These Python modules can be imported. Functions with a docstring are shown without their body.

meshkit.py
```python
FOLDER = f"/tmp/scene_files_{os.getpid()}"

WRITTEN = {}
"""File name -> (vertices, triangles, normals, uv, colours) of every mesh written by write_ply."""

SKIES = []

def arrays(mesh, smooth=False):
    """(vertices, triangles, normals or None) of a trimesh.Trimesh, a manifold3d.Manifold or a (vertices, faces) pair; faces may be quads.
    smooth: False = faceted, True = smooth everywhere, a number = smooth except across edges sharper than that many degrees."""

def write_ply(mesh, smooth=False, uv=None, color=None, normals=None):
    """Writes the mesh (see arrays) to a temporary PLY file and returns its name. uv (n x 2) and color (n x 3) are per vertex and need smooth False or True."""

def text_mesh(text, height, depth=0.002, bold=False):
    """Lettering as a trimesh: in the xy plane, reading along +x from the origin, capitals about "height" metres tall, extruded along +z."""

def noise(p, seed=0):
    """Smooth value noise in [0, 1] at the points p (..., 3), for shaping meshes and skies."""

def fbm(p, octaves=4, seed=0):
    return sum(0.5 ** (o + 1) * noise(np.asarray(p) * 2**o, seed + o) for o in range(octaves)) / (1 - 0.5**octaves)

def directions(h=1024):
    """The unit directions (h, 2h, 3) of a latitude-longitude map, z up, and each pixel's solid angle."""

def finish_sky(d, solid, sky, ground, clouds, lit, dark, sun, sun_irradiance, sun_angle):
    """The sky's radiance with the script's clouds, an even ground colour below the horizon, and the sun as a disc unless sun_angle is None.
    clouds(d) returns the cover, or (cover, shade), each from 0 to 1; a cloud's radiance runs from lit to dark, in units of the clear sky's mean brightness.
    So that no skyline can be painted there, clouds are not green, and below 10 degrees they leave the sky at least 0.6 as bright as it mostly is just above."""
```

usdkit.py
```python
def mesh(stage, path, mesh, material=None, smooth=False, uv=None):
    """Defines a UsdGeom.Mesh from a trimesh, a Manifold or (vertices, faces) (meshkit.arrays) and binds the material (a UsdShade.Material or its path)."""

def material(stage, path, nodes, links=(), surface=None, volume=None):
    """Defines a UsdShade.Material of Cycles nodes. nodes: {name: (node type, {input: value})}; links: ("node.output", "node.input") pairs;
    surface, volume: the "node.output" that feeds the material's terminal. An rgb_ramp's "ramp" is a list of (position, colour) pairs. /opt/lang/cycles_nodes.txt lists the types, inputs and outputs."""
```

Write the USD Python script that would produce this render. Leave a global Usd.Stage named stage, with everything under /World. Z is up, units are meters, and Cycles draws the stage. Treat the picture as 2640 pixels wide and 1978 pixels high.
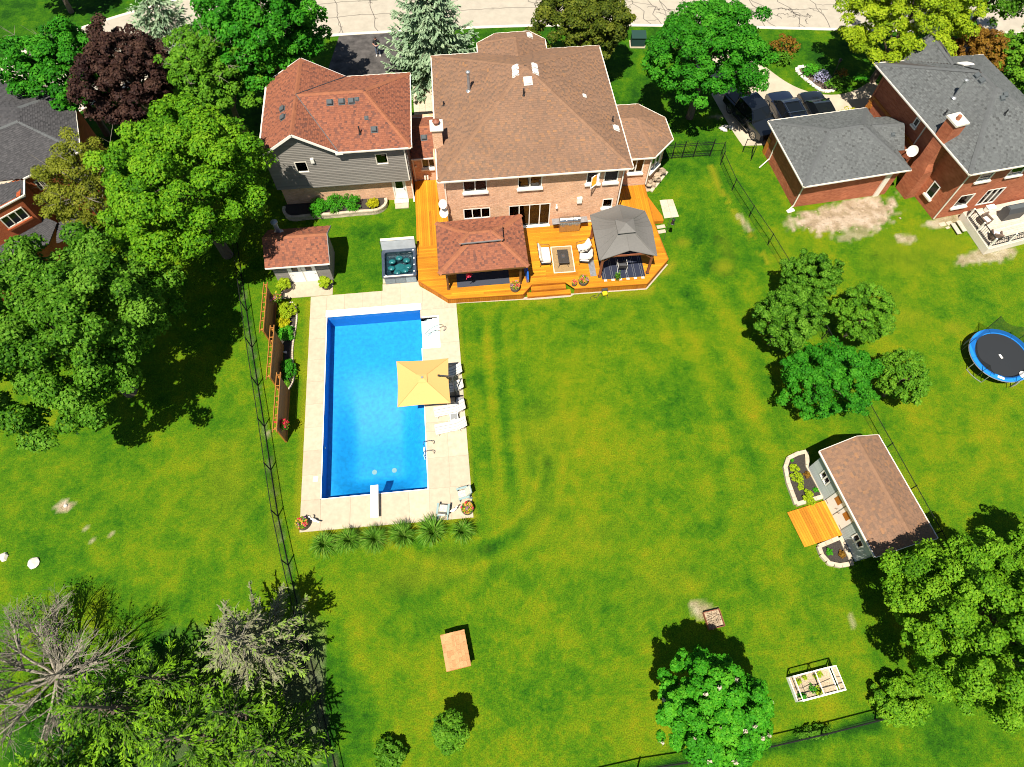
import math
import numpy as np
import trimesh
import usdkit
import meshkit
from pxr import Usd, UsdGeom, UsdLux, UsdShade, Sdf, Gf, Vt
from shapely.geometry import Polygon, LineString, box as sbox
from shapely.ops import unary_union
from shapely import affinity

stage = Usd.Stage.CreateInMemory()
UsdGeom.SetStageUpAxis(stage, 'Z')
UsdGeom.SetStageMetersPerUnit(stage, 1.0)
UsdGeom.Xform.Define(stage, '/World')
UsdGeom.Scope.Define(stage, '/World/Looks')
LOOKS = '/World/Looks/'
# ------------------------------------------------------------------ camera, sky, sun, exposure
CAM_H = 38.0
PITCH, ROLL, YAW, FPX = 1.0954, -0.00775, 0.10568, 1719.1
EXPOSURE = 0.88
SUN_AZ, SUN_EL = math.radians(-154.0), math.radians(64.5)
SUN_I, SKY_I = 1.25, 0.05


def cam_axes():
    cp, sp = math.cos(PITCH), math.sin(PITCH)
    fw, rt = np.array([0, cp, -sp]), np.array([1, 0, 0.0])
    dn = np.cross(fw, rt)
    c, s = math.cos(ROLL), math.sin(ROLL)
    m = np.array([c * rt + s * dn, -s * rt + c * dn, fw])
    cy, sy = math.cos(YAW), math.sin(YAW)
    return m @ np.array([[cy, -sy, 0], [sy, cy, 0], [0, 0, 1]])


AX = cam_axes()
cam = UsdGeom.Camera.Define(stage, '/World/camera')
cam.CreateHorizontalApertureAttr(36.0)
cam.CreateFocalLengthAttr(36.0 * FPX / 2640.0)
cam.CreateClippingRangeAttr(Gf.Vec2f(0.5, 3000))
cam.CreateExposureAttr(EXPOSURE)
r_, u_, b_ = AX[0], -AX[1], -AX[2]
cam.AddTransformOp().Set(Gf.Matrix4d(*r_, 0, *u_, 0, *b_, 0, 0, 0, CAM_H, 1))
sunv = np.array([math.sin(SUN_AZ) * math.cos(SUN_EL), math.cos(SUN_AZ) * math.cos(SUN_EL), math.sin(SUN_EL)])
sky = UsdLux.DomeLight.Define(stage, '/World/sky')
skymat = usdkit.material(stage, LOOKS + 'sky_air', {
    'sky': ('sky_texture', {'sky_type': 'single_scattering', 'sun_disc': False, 'sun_elevation': SUN_EL, 'sun_rotation': SUN_AZ, 'altitude': 100.0, 'air_density': 1.0, 'aerosol_density': 0.6, 'ozone_density': 1.0}),
    'bg': ('background_shader', {'strength': SKY_I})}, [('sky.color', 'bg.color')], surface='bg.background')
UsdShade.MaterialBindingAPI.Apply(sky.GetPrim()).Bind(skymat)
sky.GetPrim().SetCustomDataByKey('kind', 'structure')
sun = UsdLux.DistantLight.Define(stage, '/World/sun')
sun.CreateIntensityAttr(SUN_I)
sun.CreateAngleAttr(0.5)
sun.CreateNormalizeAttr(True)
sun.CreateColorAttr(Gf.Vec3f(1.0, 0.94, 0.84))
xx = np.cross([0, 1.0, 0], sunv); xx /= np.linalg.norm(xx)
yy = np.cross(sunv, xx)
sun.AddTransformOp().Set(Gf.Matrix4d(*xx, 0, *yy, 0, *sunv, 0, 0, 0, 60, 1))

# ------------------------------------------------------------------ helpers
used, LOC = {}, {}


def numbered(parent, name):
    key = parent + '/' + name
    n = used.get(key, 0)
    used[key] = n + 1
    return key if n == 0 else f'{key}_{n:03d}'


def tag(p, label=None, cat=None, group=None, kind=None):
    p = p.GetPrim() if hasattr(p, 'GetPrim') else p
    for k, v in (('label', label), ('category', cat), ('group', group), ('kind', kind)):
        if v:
            p.SetCustomDataByKey(k, v)
    return p


def thing(name, label, cat=None, loc=(0, 0, 0), rz=0, group=None, kind=None, world=False):
    """An Xform under /World. world=True: its parts are given in world coordinates (loc is taken off); else in its own frame."""
    path = numbered('/World', name)
    x = UsdGeom.Xform.Define(stage, path)
    x.AddTranslateOp().Set(Gf.Vec3d(*map(float, loc)))
    if rz:
        x.AddRotateZOp().Set(float(rz))
    LOC[path] = np.array(loc, float) if world else np.zeros(3)
    return tag(x, label, cat, group, kind)


def copy_of(src, loc, rz=0, label=None, group=None, name=None):
    was = src.GetCustomData()
    path = numbered('/World', name or str(src.GetPath()).split('/')[-1])
    p = UsdGeom.Xform.Define(stage, path).GetPrim()
    p.GetReferences().AddInternalReference(src.GetPath())
    p.CreateAttribute('xformOp:translate', Sdf.ValueTypeNames.Double3).Set(Gf.Vec3d(*map(float, loc)))
    p.CreateAttribute('xformOp:rotateZ', Sdf.ValueTypeNames.Float).Set(float(rz))
    UsdGeom.Xformable(p).GetXformOpOrderAttr().Set(Vt.TokenArray(['xformOp:translate', 'xformOp:rotateZ']))
    p.SetInstanceable(True)
    return tag(p, label or was.get('label'), was.get('category'), group or was.get('group'))


def off_of(path):
    parts = str(path).split('/')
    return LOC.get('/'.join(parts[:3]), np.zeros(3))


class MB:
    def __init__(self):
        self.v, self.f, self.t, self.n = [], [], [], 0

    def add(self, v, f, tone=0.5):
        v = np.asarray(v, float).reshape(-1, 3)
        f = np.asarray(f, int)
        if f.shape[1] == 4:
            f = np.vstack([f[:, [0, 1, 2]], f[:, [0, 2, 3]]])
        self.v.append(v)
        self.f.append(f + self.n)
        self.t.append(np.broadcast_to(np.asarray(tone, float), (len(v),)))
        self.n += len(v)
        return self

    def mesh(self, m, tone=0.5):
        v, f, _ = meshkit.arrays(m)
        return self.add(v, f, tone)

    def box(self, c, s, rz=0, tone=0.5):
        x, y, z = np.array(s, float) / 2
        v = np.array([[i * x, j * y, k * z] for i in (-1, 1) for j in (-1, 1) for k in (-1, 1)])
        if rz:
            a = math.radians(rz)
            v = v @ np.array([[math.cos(a), math.sin(a), 0], [-math.sin(a), math.cos(a), 0], [0, 0, 1]])
        return self.add(v + np.array(c, float), BOXF, tone)

    def bb(self, x0, x1, y0, y1, z0, z1, tone=0.5):
        return self.box(((x0 + x1) / 2, (y0 + y1) / 2, (z0 + z1) / 2), (x1 - x0, y1 - y0, z1 - z0), 0, tone)

    def cbox(self, c, s, ch=0.01, rz=0, tone=0.5):
        """a box with chamfered edges"""
        x, y, z = np.array(s, float) / 2
        ch = min(ch, x * .45, y * .45, z * .45)
        pts = []
        for i in (-1, 1):
            for j in (-1, 1):
                for k in (-1, 1):
                    pts += [[i * x, j * (y - ch), k * (z - ch)], [i * (x - ch), j * y, k * (z - ch)], [i * (x - ch), j * (y - ch), k * z]]
        h = trimesh.convex.convex_hull(np.array(pts))
        v = np.array(h.vertices)
        if rz:
            a = math.radians(rz)
            v = v @ np.array([[math.cos(a), math.sin(a), 0], [-math.sin(a), math.cos(a), 0], [0, 0, 1]])
        return self.add(v + np.array(c, float), h.faces, tone)

    def bar(self, p0, p1, w, h, up=(0, 0, 1), tone=0.5):
        p0, p1 = np.array(p0, float), np.array(p1, float)
        d = p1 - p0
        L = np.linalg.norm(d)
        d /= L
        up = np.array(up, float)
        if abs(d @ up) > .98:
            up = np.array([0, 1.0, 0])
        s = np.cross(d, up); s /= np.linalg.norm(s)
        u = np.cross(s, d)
        v = [p0 + (L if i > 0 else 0) * d + s * j * w / 2 + u * k * h / 2 for i in (-1, 1) for j in (-1, 1) for k in (-1, 1)]
        return self.add(v, BOXF, tone)

    def tube(self, pts, r, n=6, tone=0.5, caps=True):
        p = np.asarray(pts, float)
        r = np.broadcast_to(np.asarray(r, float), (len(p),))
        t = np.gradient(p, axis=0)
        t /= np.linalg.norm(t, axis=1, keepdims=True) + 1e-12
        ref = np.array([0, 0, 1.0]) if abs(t[0] @ [0, 0, 1]) < .9 else np.array([1.0, 0, 0])
        vs = []
        for i in range(len(p)):
            a = np.cross(t[i], ref)
            if np.linalg.norm(a) < 1e-3:
                a = np.cross(t[i], [0, 1.0, 0])
            a /= np.linalg.norm(a)
            b = np.cross(t[i], a)
            ang = np.arange(n) * 2 * np.pi / n
            vs.append(p[i] + r[i] * (np.cos(ang)[:, None] * a + np.sin(ang)[:, None] * b))
        v = np.vstack(vs)
        q = [[i * n + j, i * n + (j + 1) % n, (i + 1) * n + (j + 1) % n, (i + 1) * n + j] for i in range(len(p) - 1) for j in range(n)]
        f = [[a, b, c] for a, b, c, d in q] + [[a, c, d] for a, b, c, d in q]
        if caps:
            f += [[0, j + 1, j] for j in range(1, n - 1)] + [[len(v) - n, len(v) - n + j, len(v) - n + j + 1] for j in range(1, n - 1)]
        return self.add(v, f, tone)

    def cyl(self, c, r, h, n=16, tone=0.5, r2=None):
        """upright cylinder or cone standing on c"""
        r2 = r if r2 is None else r2
        ang = np.arange(n) * 2 * np.pi / n
        ring = np.stack([np.cos(ang), np.sin(ang), 0 * ang], 1)
        v = np.vstack([ring * r, ring * r2 + [0, 0, h], [[0, 0, 0], [0, 0, h]]]) + np.array(c, float)
        f = []
        for j in range(n):
            k = (j + 1) % n
            f += [[j, k, n + k], [j, n + k, n + j], [2 * n, k, j], [2 * n + 1, n + j, n + k]]
        return self.add(v, f, tone)

    def lathe(self, prof, c=(0, 0, 0), n=20, tone=0.5):
        prof = np.array(prof, float)
        ang = np.arange(n) * 2 * np.pi / n
        v = np.vstack([np.stack([r * np.cos(ang), r * np.sin(ang), np.full(n, z)], 1) for r, z in prof]) + np.array(c, float)
        f = []
        for i in range(len(prof) - 1):
            for j in range(n):
                k = (j + 1) % n
                f += [[i * n + j, i * n + k, (i + 1) * n + k], [i * n + j, (i + 1) * n + k, (i + 1) * n + j]]
        return self.add(v, f, tone)

    def prism(self, poly, z0, z1, tone=0.5):
        for g in getattr(poly, 'geoms', [poly]):
            if g.geom_type == 'Polygon' and g.area > 1e-5:
                m = trimesh.creation.extrude_polygon(g, z1 - z0, engine='earcut')
                m.apply_translation([0, 0, z0])
                self.add(m.vertices, m.faces, tone)
        return self

    def sheet(self, poly, z, tone=0.5):
        for g in getattr(poly, 'geoms', [poly]):
            if g.geom_type == 'Polygon' and g.area > 1e-5:
                v, f = trimesh.creation.triangulate_polygon(g, engine='earcut')
                v = np.c_[v, np.full(len(v), z)]
                a = np.cross(v[f[:, 1]] - v[f[:, 0]], v[f[:, 2]] - v[f[:, 0]])[:, 2]
                f = np.where((a < 0)[:, None], f[:, ::-1], f)
                self.add(v, f, tone)
        return self

    def planar(self, pts, thick, tone=0.5):
        """solid plate: top face through pts (ccw seen from its upper side), thick downward along the normal"""
        p = np.array(pts, float)
        o, e, s, n = plane_basis(p)
        q = np.stack([(p - o) @ e, (p - o) @ s], 1)
        m = trimesh.creation.extrude_polygon(Polygon(q), thick, engine='earcut')
        v = np.array(m.vertices)
        self.add(o + v[:, :1] * e + v[:, 1:2] * s + (v[:, 2:] - thick) * n, m.faces, tone)
        return self

    def hull(self, pts, tone=0.5):
        h = trimesh.convex.convex_hull(np.array(pts, float))
        return self.add(h.vertices, h.faces, tone)

    def ball(self, c, r, sub=1, tone=0.5):
        m = trimesh.creation.icosphere(sub)
        return self.add(np.array(m.vertices) * np.array(r) + np.array(c, float), m.faces, tone)

    def move(self, d=(0, 0, 0), rz=0):
        a = math.radians(rz)
        R = np.array([[math.cos(a), math.sin(a), 0], [-math.sin(a), math.cos(a), 0], [0, 0, 1]])
        self.v = [v @ R + np.array(d, float) for v in self.v]
        return self

    def build(self, name, mat, parent=None, smooth=False, label=None, kind=None, attrs=None):
        parent_path = str(parent.GetPath()) if parent is not None else '/World'
        path = numbered(parent_path, name)
        v, f, t = np.vstack(self.v), np.vstack(self.f), np.concatenate(self.t)
        v = v - off_of(path)
        m = usdkit.mesh(stage, path, (v, f), M[mat], smooth=smooth)
        if smooth in (False, True):
            pv = UsdGeom.PrimvarsAPI(m)
            if t.min() != t.max() or abs(t[0] - .5) > 1e-6:
                pv.CreatePrimvar('tone', Sdf.ValueTypeNames.FloatArray, 'vertex').Set(Vt.FloatArray.FromNumpy(t.astype(np.float32)))
            for k, a in (attrs or {}).items():
                pv.CreatePrimvar(k, Sdf.ValueTypeNames.FloatArray, 'vertex').Set(Vt.FloatArray.FromNumpy(np.asarray(a, np.float32)))
        return tag(m, label, kind=kind)


BOXF = np.array([[0, 1, 3, 2], [4, 6, 7, 5], [0, 4, 5, 1], [2, 3, 7, 6], [0, 2, 6, 4], [1, 5, 7, 3]])


def plane_basis(p):
    n = np.zeros(3)
    for i in range(len(p)):
        n += np.cross(p[i], p[(i + 1) % len(p)])
    n /= np.linalg.norm(n)
    e = np.cross([0, 0, 1.0], n)
    e = e / np.linalg.norm(e) if np.linalg.norm(e) > 1e-6 else np.array([1.0, 0, 0])
    s = np.cross(n, e)
    return p[0], e, s, n


def rnd(seed):
    return np.random.default_rng(seed)


# ------------------------------------------------------------------ materials
M = {}


def mat(name, nodes, links, surface='p.BSDF'):
    M[name] = usdkit.material(stage, LOOKS + name, nodes, links, surface=surface)


def plain(name, col, rough=0.6, noise=None, amount=0.15, metal=0.0, spec=0.5, bump=0.0, tone=0.0, extra=None):
    """colour with grain (object space noise of the given scale) and optional per-piece tone"""
    nodes = {'p': ('principled_bsdf', {'roughness': rough, 'metallic': metal, 'specular_ior_level': spec, 'base_color': col, **(extra or {})})}
    links = []
    if noise or tone:
        val = []
        if noise:
            nodes['tc'] = ('texture_coordinate', {})
            nodes['n'] = ('noise_texture', {'scale': float(noise), 'detail': 4.0, 'roughness': 0.6})
            links.append(('tc.object', 'n.vector'))
            nodes['mr'] = ('map_range', {'from_min': 0.3, 'from_max': 0.7, 'to_min': 1 - amount, 'to_max': 1 + amount})
            links.append(('n.fac', 'mr.value'))
            val.append('mr.result')
            if bump:
                nodes['b'] = ('bump', {'strength': bump, 'distance': 0.01})
                links += [('n.fac', 'b.height'), ('b.normal', 'p.normal')]
        if tone:
            nodes['at'] = ('attribute', {'attribute': 'tone'})
            nodes['mt'] = ('map_range', {'from_min': 0.0, 'from_max': 1.0, 'to_min': 1 - tone, 'to_max': 1 + tone})
            links.append(('at.fac', 'mt.value'))
            val.append('mt.result')
        if len(val) == 2:
            nodes['mm'] = ('math', {'math_type': 'multiply'})
            links += [(val[0], 'mm.value1'), (val[1], 'mm.value2')]
            src = 'mm.value'
        else:
            src = val[0]
        nodes['sc'] = ('vector_math', {'math_type': 'scale', 'vector1': col})
        links += [(src, 'sc.scale'), ('sc.vector', 'p.base_color')]
    mat(name, nodes, links)


def toned(name, stops, rough=0.85, noise=30.0, amount=0.2, spec=0.3, blotch=None):
    """colour ramp driven by each piece's tone, with fine grain, and a slow stain"""
    nodes = {'at': ('attribute', {'attribute': 'tone'}), 'rp': ('rgb_ramp', {'ramp': stops}), 'g': ('geometry', {}),
             'n': ('noise_texture', {'scale': noise, 'detail': 3.0}), 'mr': ('map_range', {'from_min': .3, 'from_max': .7, 'to_min': 1 - amount, 'to_max': 1 + amount}),
             'n2': ('noise_texture', {'scale': 0.5, 'detail': 3.0}), 'mr2': ('map_range', {'from_min': .3, 'from_max': .7, 'to_min': 1 - (blotch or .12), 'to_max': 1 + (blotch or .12)}),
             'mm': ('math', {'math_type': 'multiply'}), 'sc': ('vector_math', {'math_type': 'scale'}),
             'p': ('principled_bsdf', {'roughness': rough, 'specular_ior_level': spec})}
    links = [('at.fac', 'rp.fac'), ('g.position', 'n.vector'), ('g.position', 'n2.vector'), ('n.fac', 'mr.value'), ('n2.fac', 'mr2.value'), ('mr.result', 'mm.value1'), ('mr2.result', 'mm.value2'),
             ('rp.color', 'sc.vector1'), ('mm.value', 'sc.scale'), ('sc.vector', 'p.base_color')]
    mat(name, nodes, links)


def brick(name, c1, c2, mortar, scale=1.0):
    nodes = {'tc': ('texture_coordinate', {}), 'sx': ('separate_xyz', {}), 'ad': ('math', {'math_type': 'add'}), 'cx': ('combine_xyz', {}),
             'bt': ('brick_texture', {'color1': c1, 'color2': c2, 'mortar': mortar, 'scale': 1.0, 'brick_width': 0.215, 'row_height': 0.076, 'mortar_size': 0.008, 'mortar_smooth': .3, 'bias': 0.0}),
             'n': ('noise_texture', {'scale': 1.2, 'detail': 5.0, 'roughness': .65}), 'mr': ('map_range', {'from_min': .3, 'from_max': .7, 'to_min': .82, 'to_max': 1.16}),
             'n3': ('noise_texture', {'scale': 9.0, 'detail': 2.0}), 'mr3': ('map_range', {'from_min': .3, 'from_max': .7, 'to_min': .85, 'to_max': 1.15}), 'mm': ('math', {'math_type': 'multiply'}),
             'sc': ('vector_math', {'math_type': 'scale'}), 'b': ('bump', {'strength': 0.5, 'distance': 0.006, 'invert': True}),
             'p': ('principled_bsdf', {'roughness': .9, 'specular_ior_level': .25})}
    links = [('tc.object', 'sx.vector'), ('sx.x', 'ad.value1'), ('sx.y', 'ad.value2'), ('ad.value', 'cx.x'), ('sx.z', 'cx.y'), ('cx.vector', 'bt.vector'), ('tc.object', 'n.vector'), ('cx.vector', 'n3.vector'),
             ('n.fac', 'mr.value'), ('n3.fac', 'mr3.value'), ('mr.result', 'mm.value1'), ('mr3.result', 'mm.value2'), ('bt.color', 'sc.vector1'), ('mm.value', 'sc.scale'), ('sc.vector', 'p.base_color'), ('bt.fac', 'b.height'), ('b.normal', 'p.normal')]
    mat(name, nodes, links)


def leafmat(name, stops, trans=0.22, rough=0.6, spec=0.12):
    """leaf: colour by the leaf's own tone, light passing through it"""
    nodes = {'at': ('attribute', {'attribute': 'tone'}), 'rp': ('rgb_ramp', {'ramp': stops}), 'p': ('principled_bsdf', {'roughness': rough, 'specular_ior_level': spec}),
             'tl': ('translucent_bsdf', {}), 'tc': ('vector_math', {'math_type': 'multiply', 'vector2': (1.25, 1.15, .5)}), 'mx': ('mix_closure', {'fac': trans})}
    links = [('at.fac', 'rp.fac'), ('rp.color', 'p.base_color'), ('rp.color', 'tc.vector1'), ('tc.vector', 'tl.color'), ('p.BSDF', 'mx.closure1'), ('tl.BSDF', 'mx.closure2')]
    mat(name, nodes, links, surface='mx.closure')


def glass(name, tint=(.8, .85, .85), gloss=1.5):
    nodes = {'t': ('transparent_bsdf', {'color': tint}), 'g': ('glossy_bsdf', {'color': (1, 1, 1), 'roughness': 0.03}), 'f': ('fresnel', {'IOR': gloss}), 'm': ('mix_closure', {})}
    mat(name, nodes, [('f.fac', 'm.fac'), ('t.BSDF', 'm.closure1'), ('g.BSDF', 'm.closure2')], surface='m.closure')
# ------------------------------------------------------------------ material list
def lawnmat(name):
    nodes = {'g': ('geometry', {}),
             'n1': ('noise_texture', {'scale': 0.22, 'detail': 4.0, 'roughness': .6}), 'n2': ('noise_texture', {'scale': 1.1, 'detail': 5.0, 'roughness': .65}),
             'n3': ('noise_texture', {'scale': 4.5, 'detail': 4.0, 'roughness': .7}), 'n4': ('noise_texture', {'scale': 15.0, 'detail': 3.0, 'roughness': .7}),
             'm2': ('math', {'math_type': 'multiply', 'value2': 1.0}), 'm3': ('math', {'math_type': 'multiply_add', 'value2': 0.85}), 'm1': ('math', {'math_type': 'multiply_add', 'value2': 0.8}),
             'ad': ('math', {'math_type': 'add'}), 'ah': ('attribute', {'attribute': 'hue'}), 'ar': ('attribute', {'attribute': 'bare'}), 'asd': ('attribute', {'attribute': 'dry'}),
             'rg': ('rgb_ramp', {'ramp': [(0.0, (.009, .055, .001)), (.22, (.028, .108, .001)), (.42, (.062, .148, .0012)), (.6, (.108, .175, .0014)), (.8, (.160, .188, .002)), (1, (.23, .190, .004))]}),
             'mr': ('map_range', {'from_min': 0.72, 'from_max': 1.98, 'to_min': 0.0, 'to_max': 1.0}),
             'v4': ('map_range', {'from_min': .28, 'from_max': .72, 'to_min': .34, 'to_max': 1.38}), 'sc': ('vector_math', {'math_type': 'scale'}),
             'xd': ('mix', {'color2': (.215, .205, .006)}), 'xb': ('mix', {}), 'rb': ('rgb_ramp', {'ramp': [(.25, (.16, .115, .06)), (.45, (.33, .25, .16)), (.6, (.46, .37, .27)), (.75, (.36, .33, .29))]}),
             'bd': ('math', {'math_type': 'multiply_add', 'value2': 1.6, 'use_clamp': True}), 'bn': ('math', {'math_type': 'subtract'}),
             'b': ('bump', {'strength': .9, 'distance': .05}), 'p': ('principled_bsdf', {'roughness': .9, 'specular_ior_level': .12})}
    L = [('g.position', n + '.vector') for n in ('n1', 'n2', 'n3', 'n4')]
    L += [('n2.fac', 'm2.value1'), ('n3.fac', 'm3.value1'), ('m2.value', 'm3.value3'), ('n1.fac', 'm1.value1'), ('m3.value', 'm1.value3'), ('m1.value', 'ad.value1'), ('ah.fac', 'ad.value2'), ('ad.value', 'mr.value'), ('mr.result', 'rg.fac'),
          ('n4.fac', 'v4.value'), ('asd.fac', 'xd.fac'), ('rg.color', 'xd.color1'), ('xd.color', 'xb.color1'),
          ('ar.fac', 'bd.value1'), ('n3.fac', 'bn.value1'), ('ar.fac', 'bn.value2'), ('ar.fac', 'xb.fac'), ('n2.fac', 'rb.fac'), ('rb.color', 'xb.color2'),
          ('xb.color', 'sc.vector1'), ('v4.result', 'sc.scale'), ('sc.vector', 'p.base_color'), ('n4.fac', 'b.height'), ('b.normal', 'p.normal')]
    nodes.pop('bd'); nodes.pop('bn')
    L = [l for l in L if not any(x.startswith(('bd.', 'bn.')) for x in l)]
    mat(name, nodes, L)


lawnmat('lawn')
plain('concrete', (.42, .345, .245), .85, 3.0, .10, bump=.1, tone=.08)
plain('concrete_gap', (.30, .24, .17), .9, 8, .2)
plain('road', (.385, .34, .265), .9, 1.3, .10, tone=.1)
plain('kerb', (.58, .52, .42), .9, 4, .1)
plain('tar', (.10, .085, .07), .8)
plain('asphalt', (.062, .055, .05), .95, 1.4, .55, bump=.2)
plain('drive', (.40, .335, .245), .9, 1.0, .12)
plain('paver', (.46, .375, .27), .9, 6, .15, tone=.1)
plain('stone_block', (.47, .38, .28), .9, 9, .2, tone=.22)
plain('mulch', (.035, .028, .022), .95, 25, .7, bump=.8)
plain('white', (.78, .74, .66), .5, 4, .04)
plain('white_gloss', (.82, .80, .74), .3)
plain('offwhite', (.68, .62, .52), .6, 6, .06)
plain('white_step', (.80, .80, .74), .4)
plain('metal', (.55, .55, .55), .25, metal=1.0)
plain('steel', (.50, .49, .47), .32, 20, .1, metal=1.0)
plain('galv', (.36, .37, .38), .45, 6, .2, metal=.6)
plain('black_metal', (.018, .018, .02), .45)
plain('dark_metal', (.045, .045, .048), .5)
plain('black_wire', (.012, .014, .012), .8, spec=.1)
plain('tyre', (.02, .02, .02), .85)
plain('vent_grey', (.075, .085, .088), .8, spec=.2)
plain('vent_white', (.66, .64, .58), .5)
plain('grey_trim', (.20, .20, .20), .6)
plain('blue_gloss', (.012, .11, .48), .35)
plain('pool_liner', (.002, .225, .48), .6, 4.0, .17)
plain('pool_wall', (.003, .135, .42), .6, 3, .06)
plain('dark_blue', (.012, .016, .035), .9, 20, .25)
plain('dark_rug', (.035, .04, .055), .95, 30, .25)
plain('rug_white', (.62, .60, .55), .95)
plain('rug_tan', (.27, .175, .075), .95, 18, .25)
plain('cream', (.66, .58, .44), .9)
plain('cushion', (.80, .74, .62), .9, 12, .05)
plain('canvas', (.54, .325, .105), .85, 14, .04)
plain('canvas_seam', (.46, .265, .085), .9)
plain('gazebo_fabric', (.125, .117, .105), .75, 9, .08)
plain('post_brown', (.20, .062, .028), .6, 12, .2)
plain('brown_stain', (.17, .068, .014), .7, 7, .25, tone=.25)
plain('screen_rail', (.34, .135, .02), .6, 7, .2)
plain('cedar', (.40, .135, .016), .6, 7, .2)
plain('weathered', (.30, .27, .22), .85, 6, .25, tone=.2)
plain('deck_grey', (.48, .42, .33), .85, 5, .15, tone=.14)
plain('barrel', (.13, .085, .06), .8, 10, .25)
plain('barrel_hoop', (.06, .06, .06), .5)
plain('soil', (.10, .07, .05), .95, 18, .5, bump=.6)
plain('bark', (.115, .085, .06), .95, 12, .35, bump=.6)
plain('bare_bark', (.235, .205, .155), .9, 10, .3)
plain('dead_twig', (.19, .165, .125), .9, 10, .25)
plain('terracotta', (.28, .10, .045), .8)
plain('yellow', (.62, .48, .01), .45)
plain('red', (.45, .012, .015), .5)
plain('utility_green', (.016, .045, .036), .85, spec=.2)
plain('navy_paint', (.008, .012, .026), .22, extra={'coat_weight': .6})
plain('black_paint', (.007, .009, .012), .22, extra={'coat_weight': .6})
plain('car_glass', (.006, .008, .010), .06)
plain('headlight', (.6, .62, .62), .15)
plain('skin', (.45, .21, .14), .6)
plain('shirt', (.012, .012, .014), .85)
plain('jeans', (.10, .13, .19), .9, 25, .2)
plain('hair', (.03, .022, .018), .7)
plain('shell', (.045, .06, .085), .28, 5, .3)
plain('tub_inner', (.012, .028, .036), .25, 6, .5)
plain('tub_seat', (.018, .115, .115), .22, 4, .3)
plain('tub_cover', (.30, .32, .33), .55, 3, .12)
plain('tub_panel', (.20, .25, .28), .75, 7, .2, tone=.2)
plain('tramp_mat', (.014, .016, .018), .6)
plain('tramp_pad', (.014, .19, .60), .4)
plain('sage', (.24, .30, .27), .7, 5, .08, tone=.1)
plain('cushion_print', (.50, .46, .36), .95, 28, .55)
plain('teal_chair', (.22, .31, .30), .6)
plain('sling_white', (.66, .63, .55), .8)
plain('sling_grey', (.22, .225, .22), .8)
plain('floor_wood', (.33, .15, .045), .4, 5, .2)
plain('curtain', (.52, .47, .36), .9, 8, .1)
plain('shade', (.11, .14, .135), .8)
plain('interior', (.22, .19, .15), .9)
plain('log', (.30, .225, .15), .9, 12, .3, tone=.3)
plain('limestone', (.60, .56, .47), .9, 8, .2, tone=.15)
plain('flower_red', (.62, .02, .03), .6)
plain('stick', (.38, .29, .19), .9, tone=.35)
plain('straw', (.33, .26, .17), .95, 16, .4, bump=.5)
toned('deck_board', [(0, (.34, .122, .005)), (.5, (.44, .168, .006)), (1, (.55, .235, .010))], .6, 18, .16, .3, .20)
toned('skirt_wood', [(0, (.31, .095, .006)), (1, (.43, .15, .009))], .65, 22, .12, .3)
toned('shingle_red', [(0, (.10, .044, .031)), (.22, (.145, .056, .036)), (.4, (.20, .070, .038)), (.75, (.235, .082, .043)), (1, (.265, .100, .052))], blotch=.06)
toned('shingle_brown', [(0, (.140, .090, .060)), (.3, (.172, .100, .062)), (.6, (.198, .112, .068)), (.85, (.225, .120, .064)), (1, (.255, .128, .058))], blotch=.08)
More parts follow.
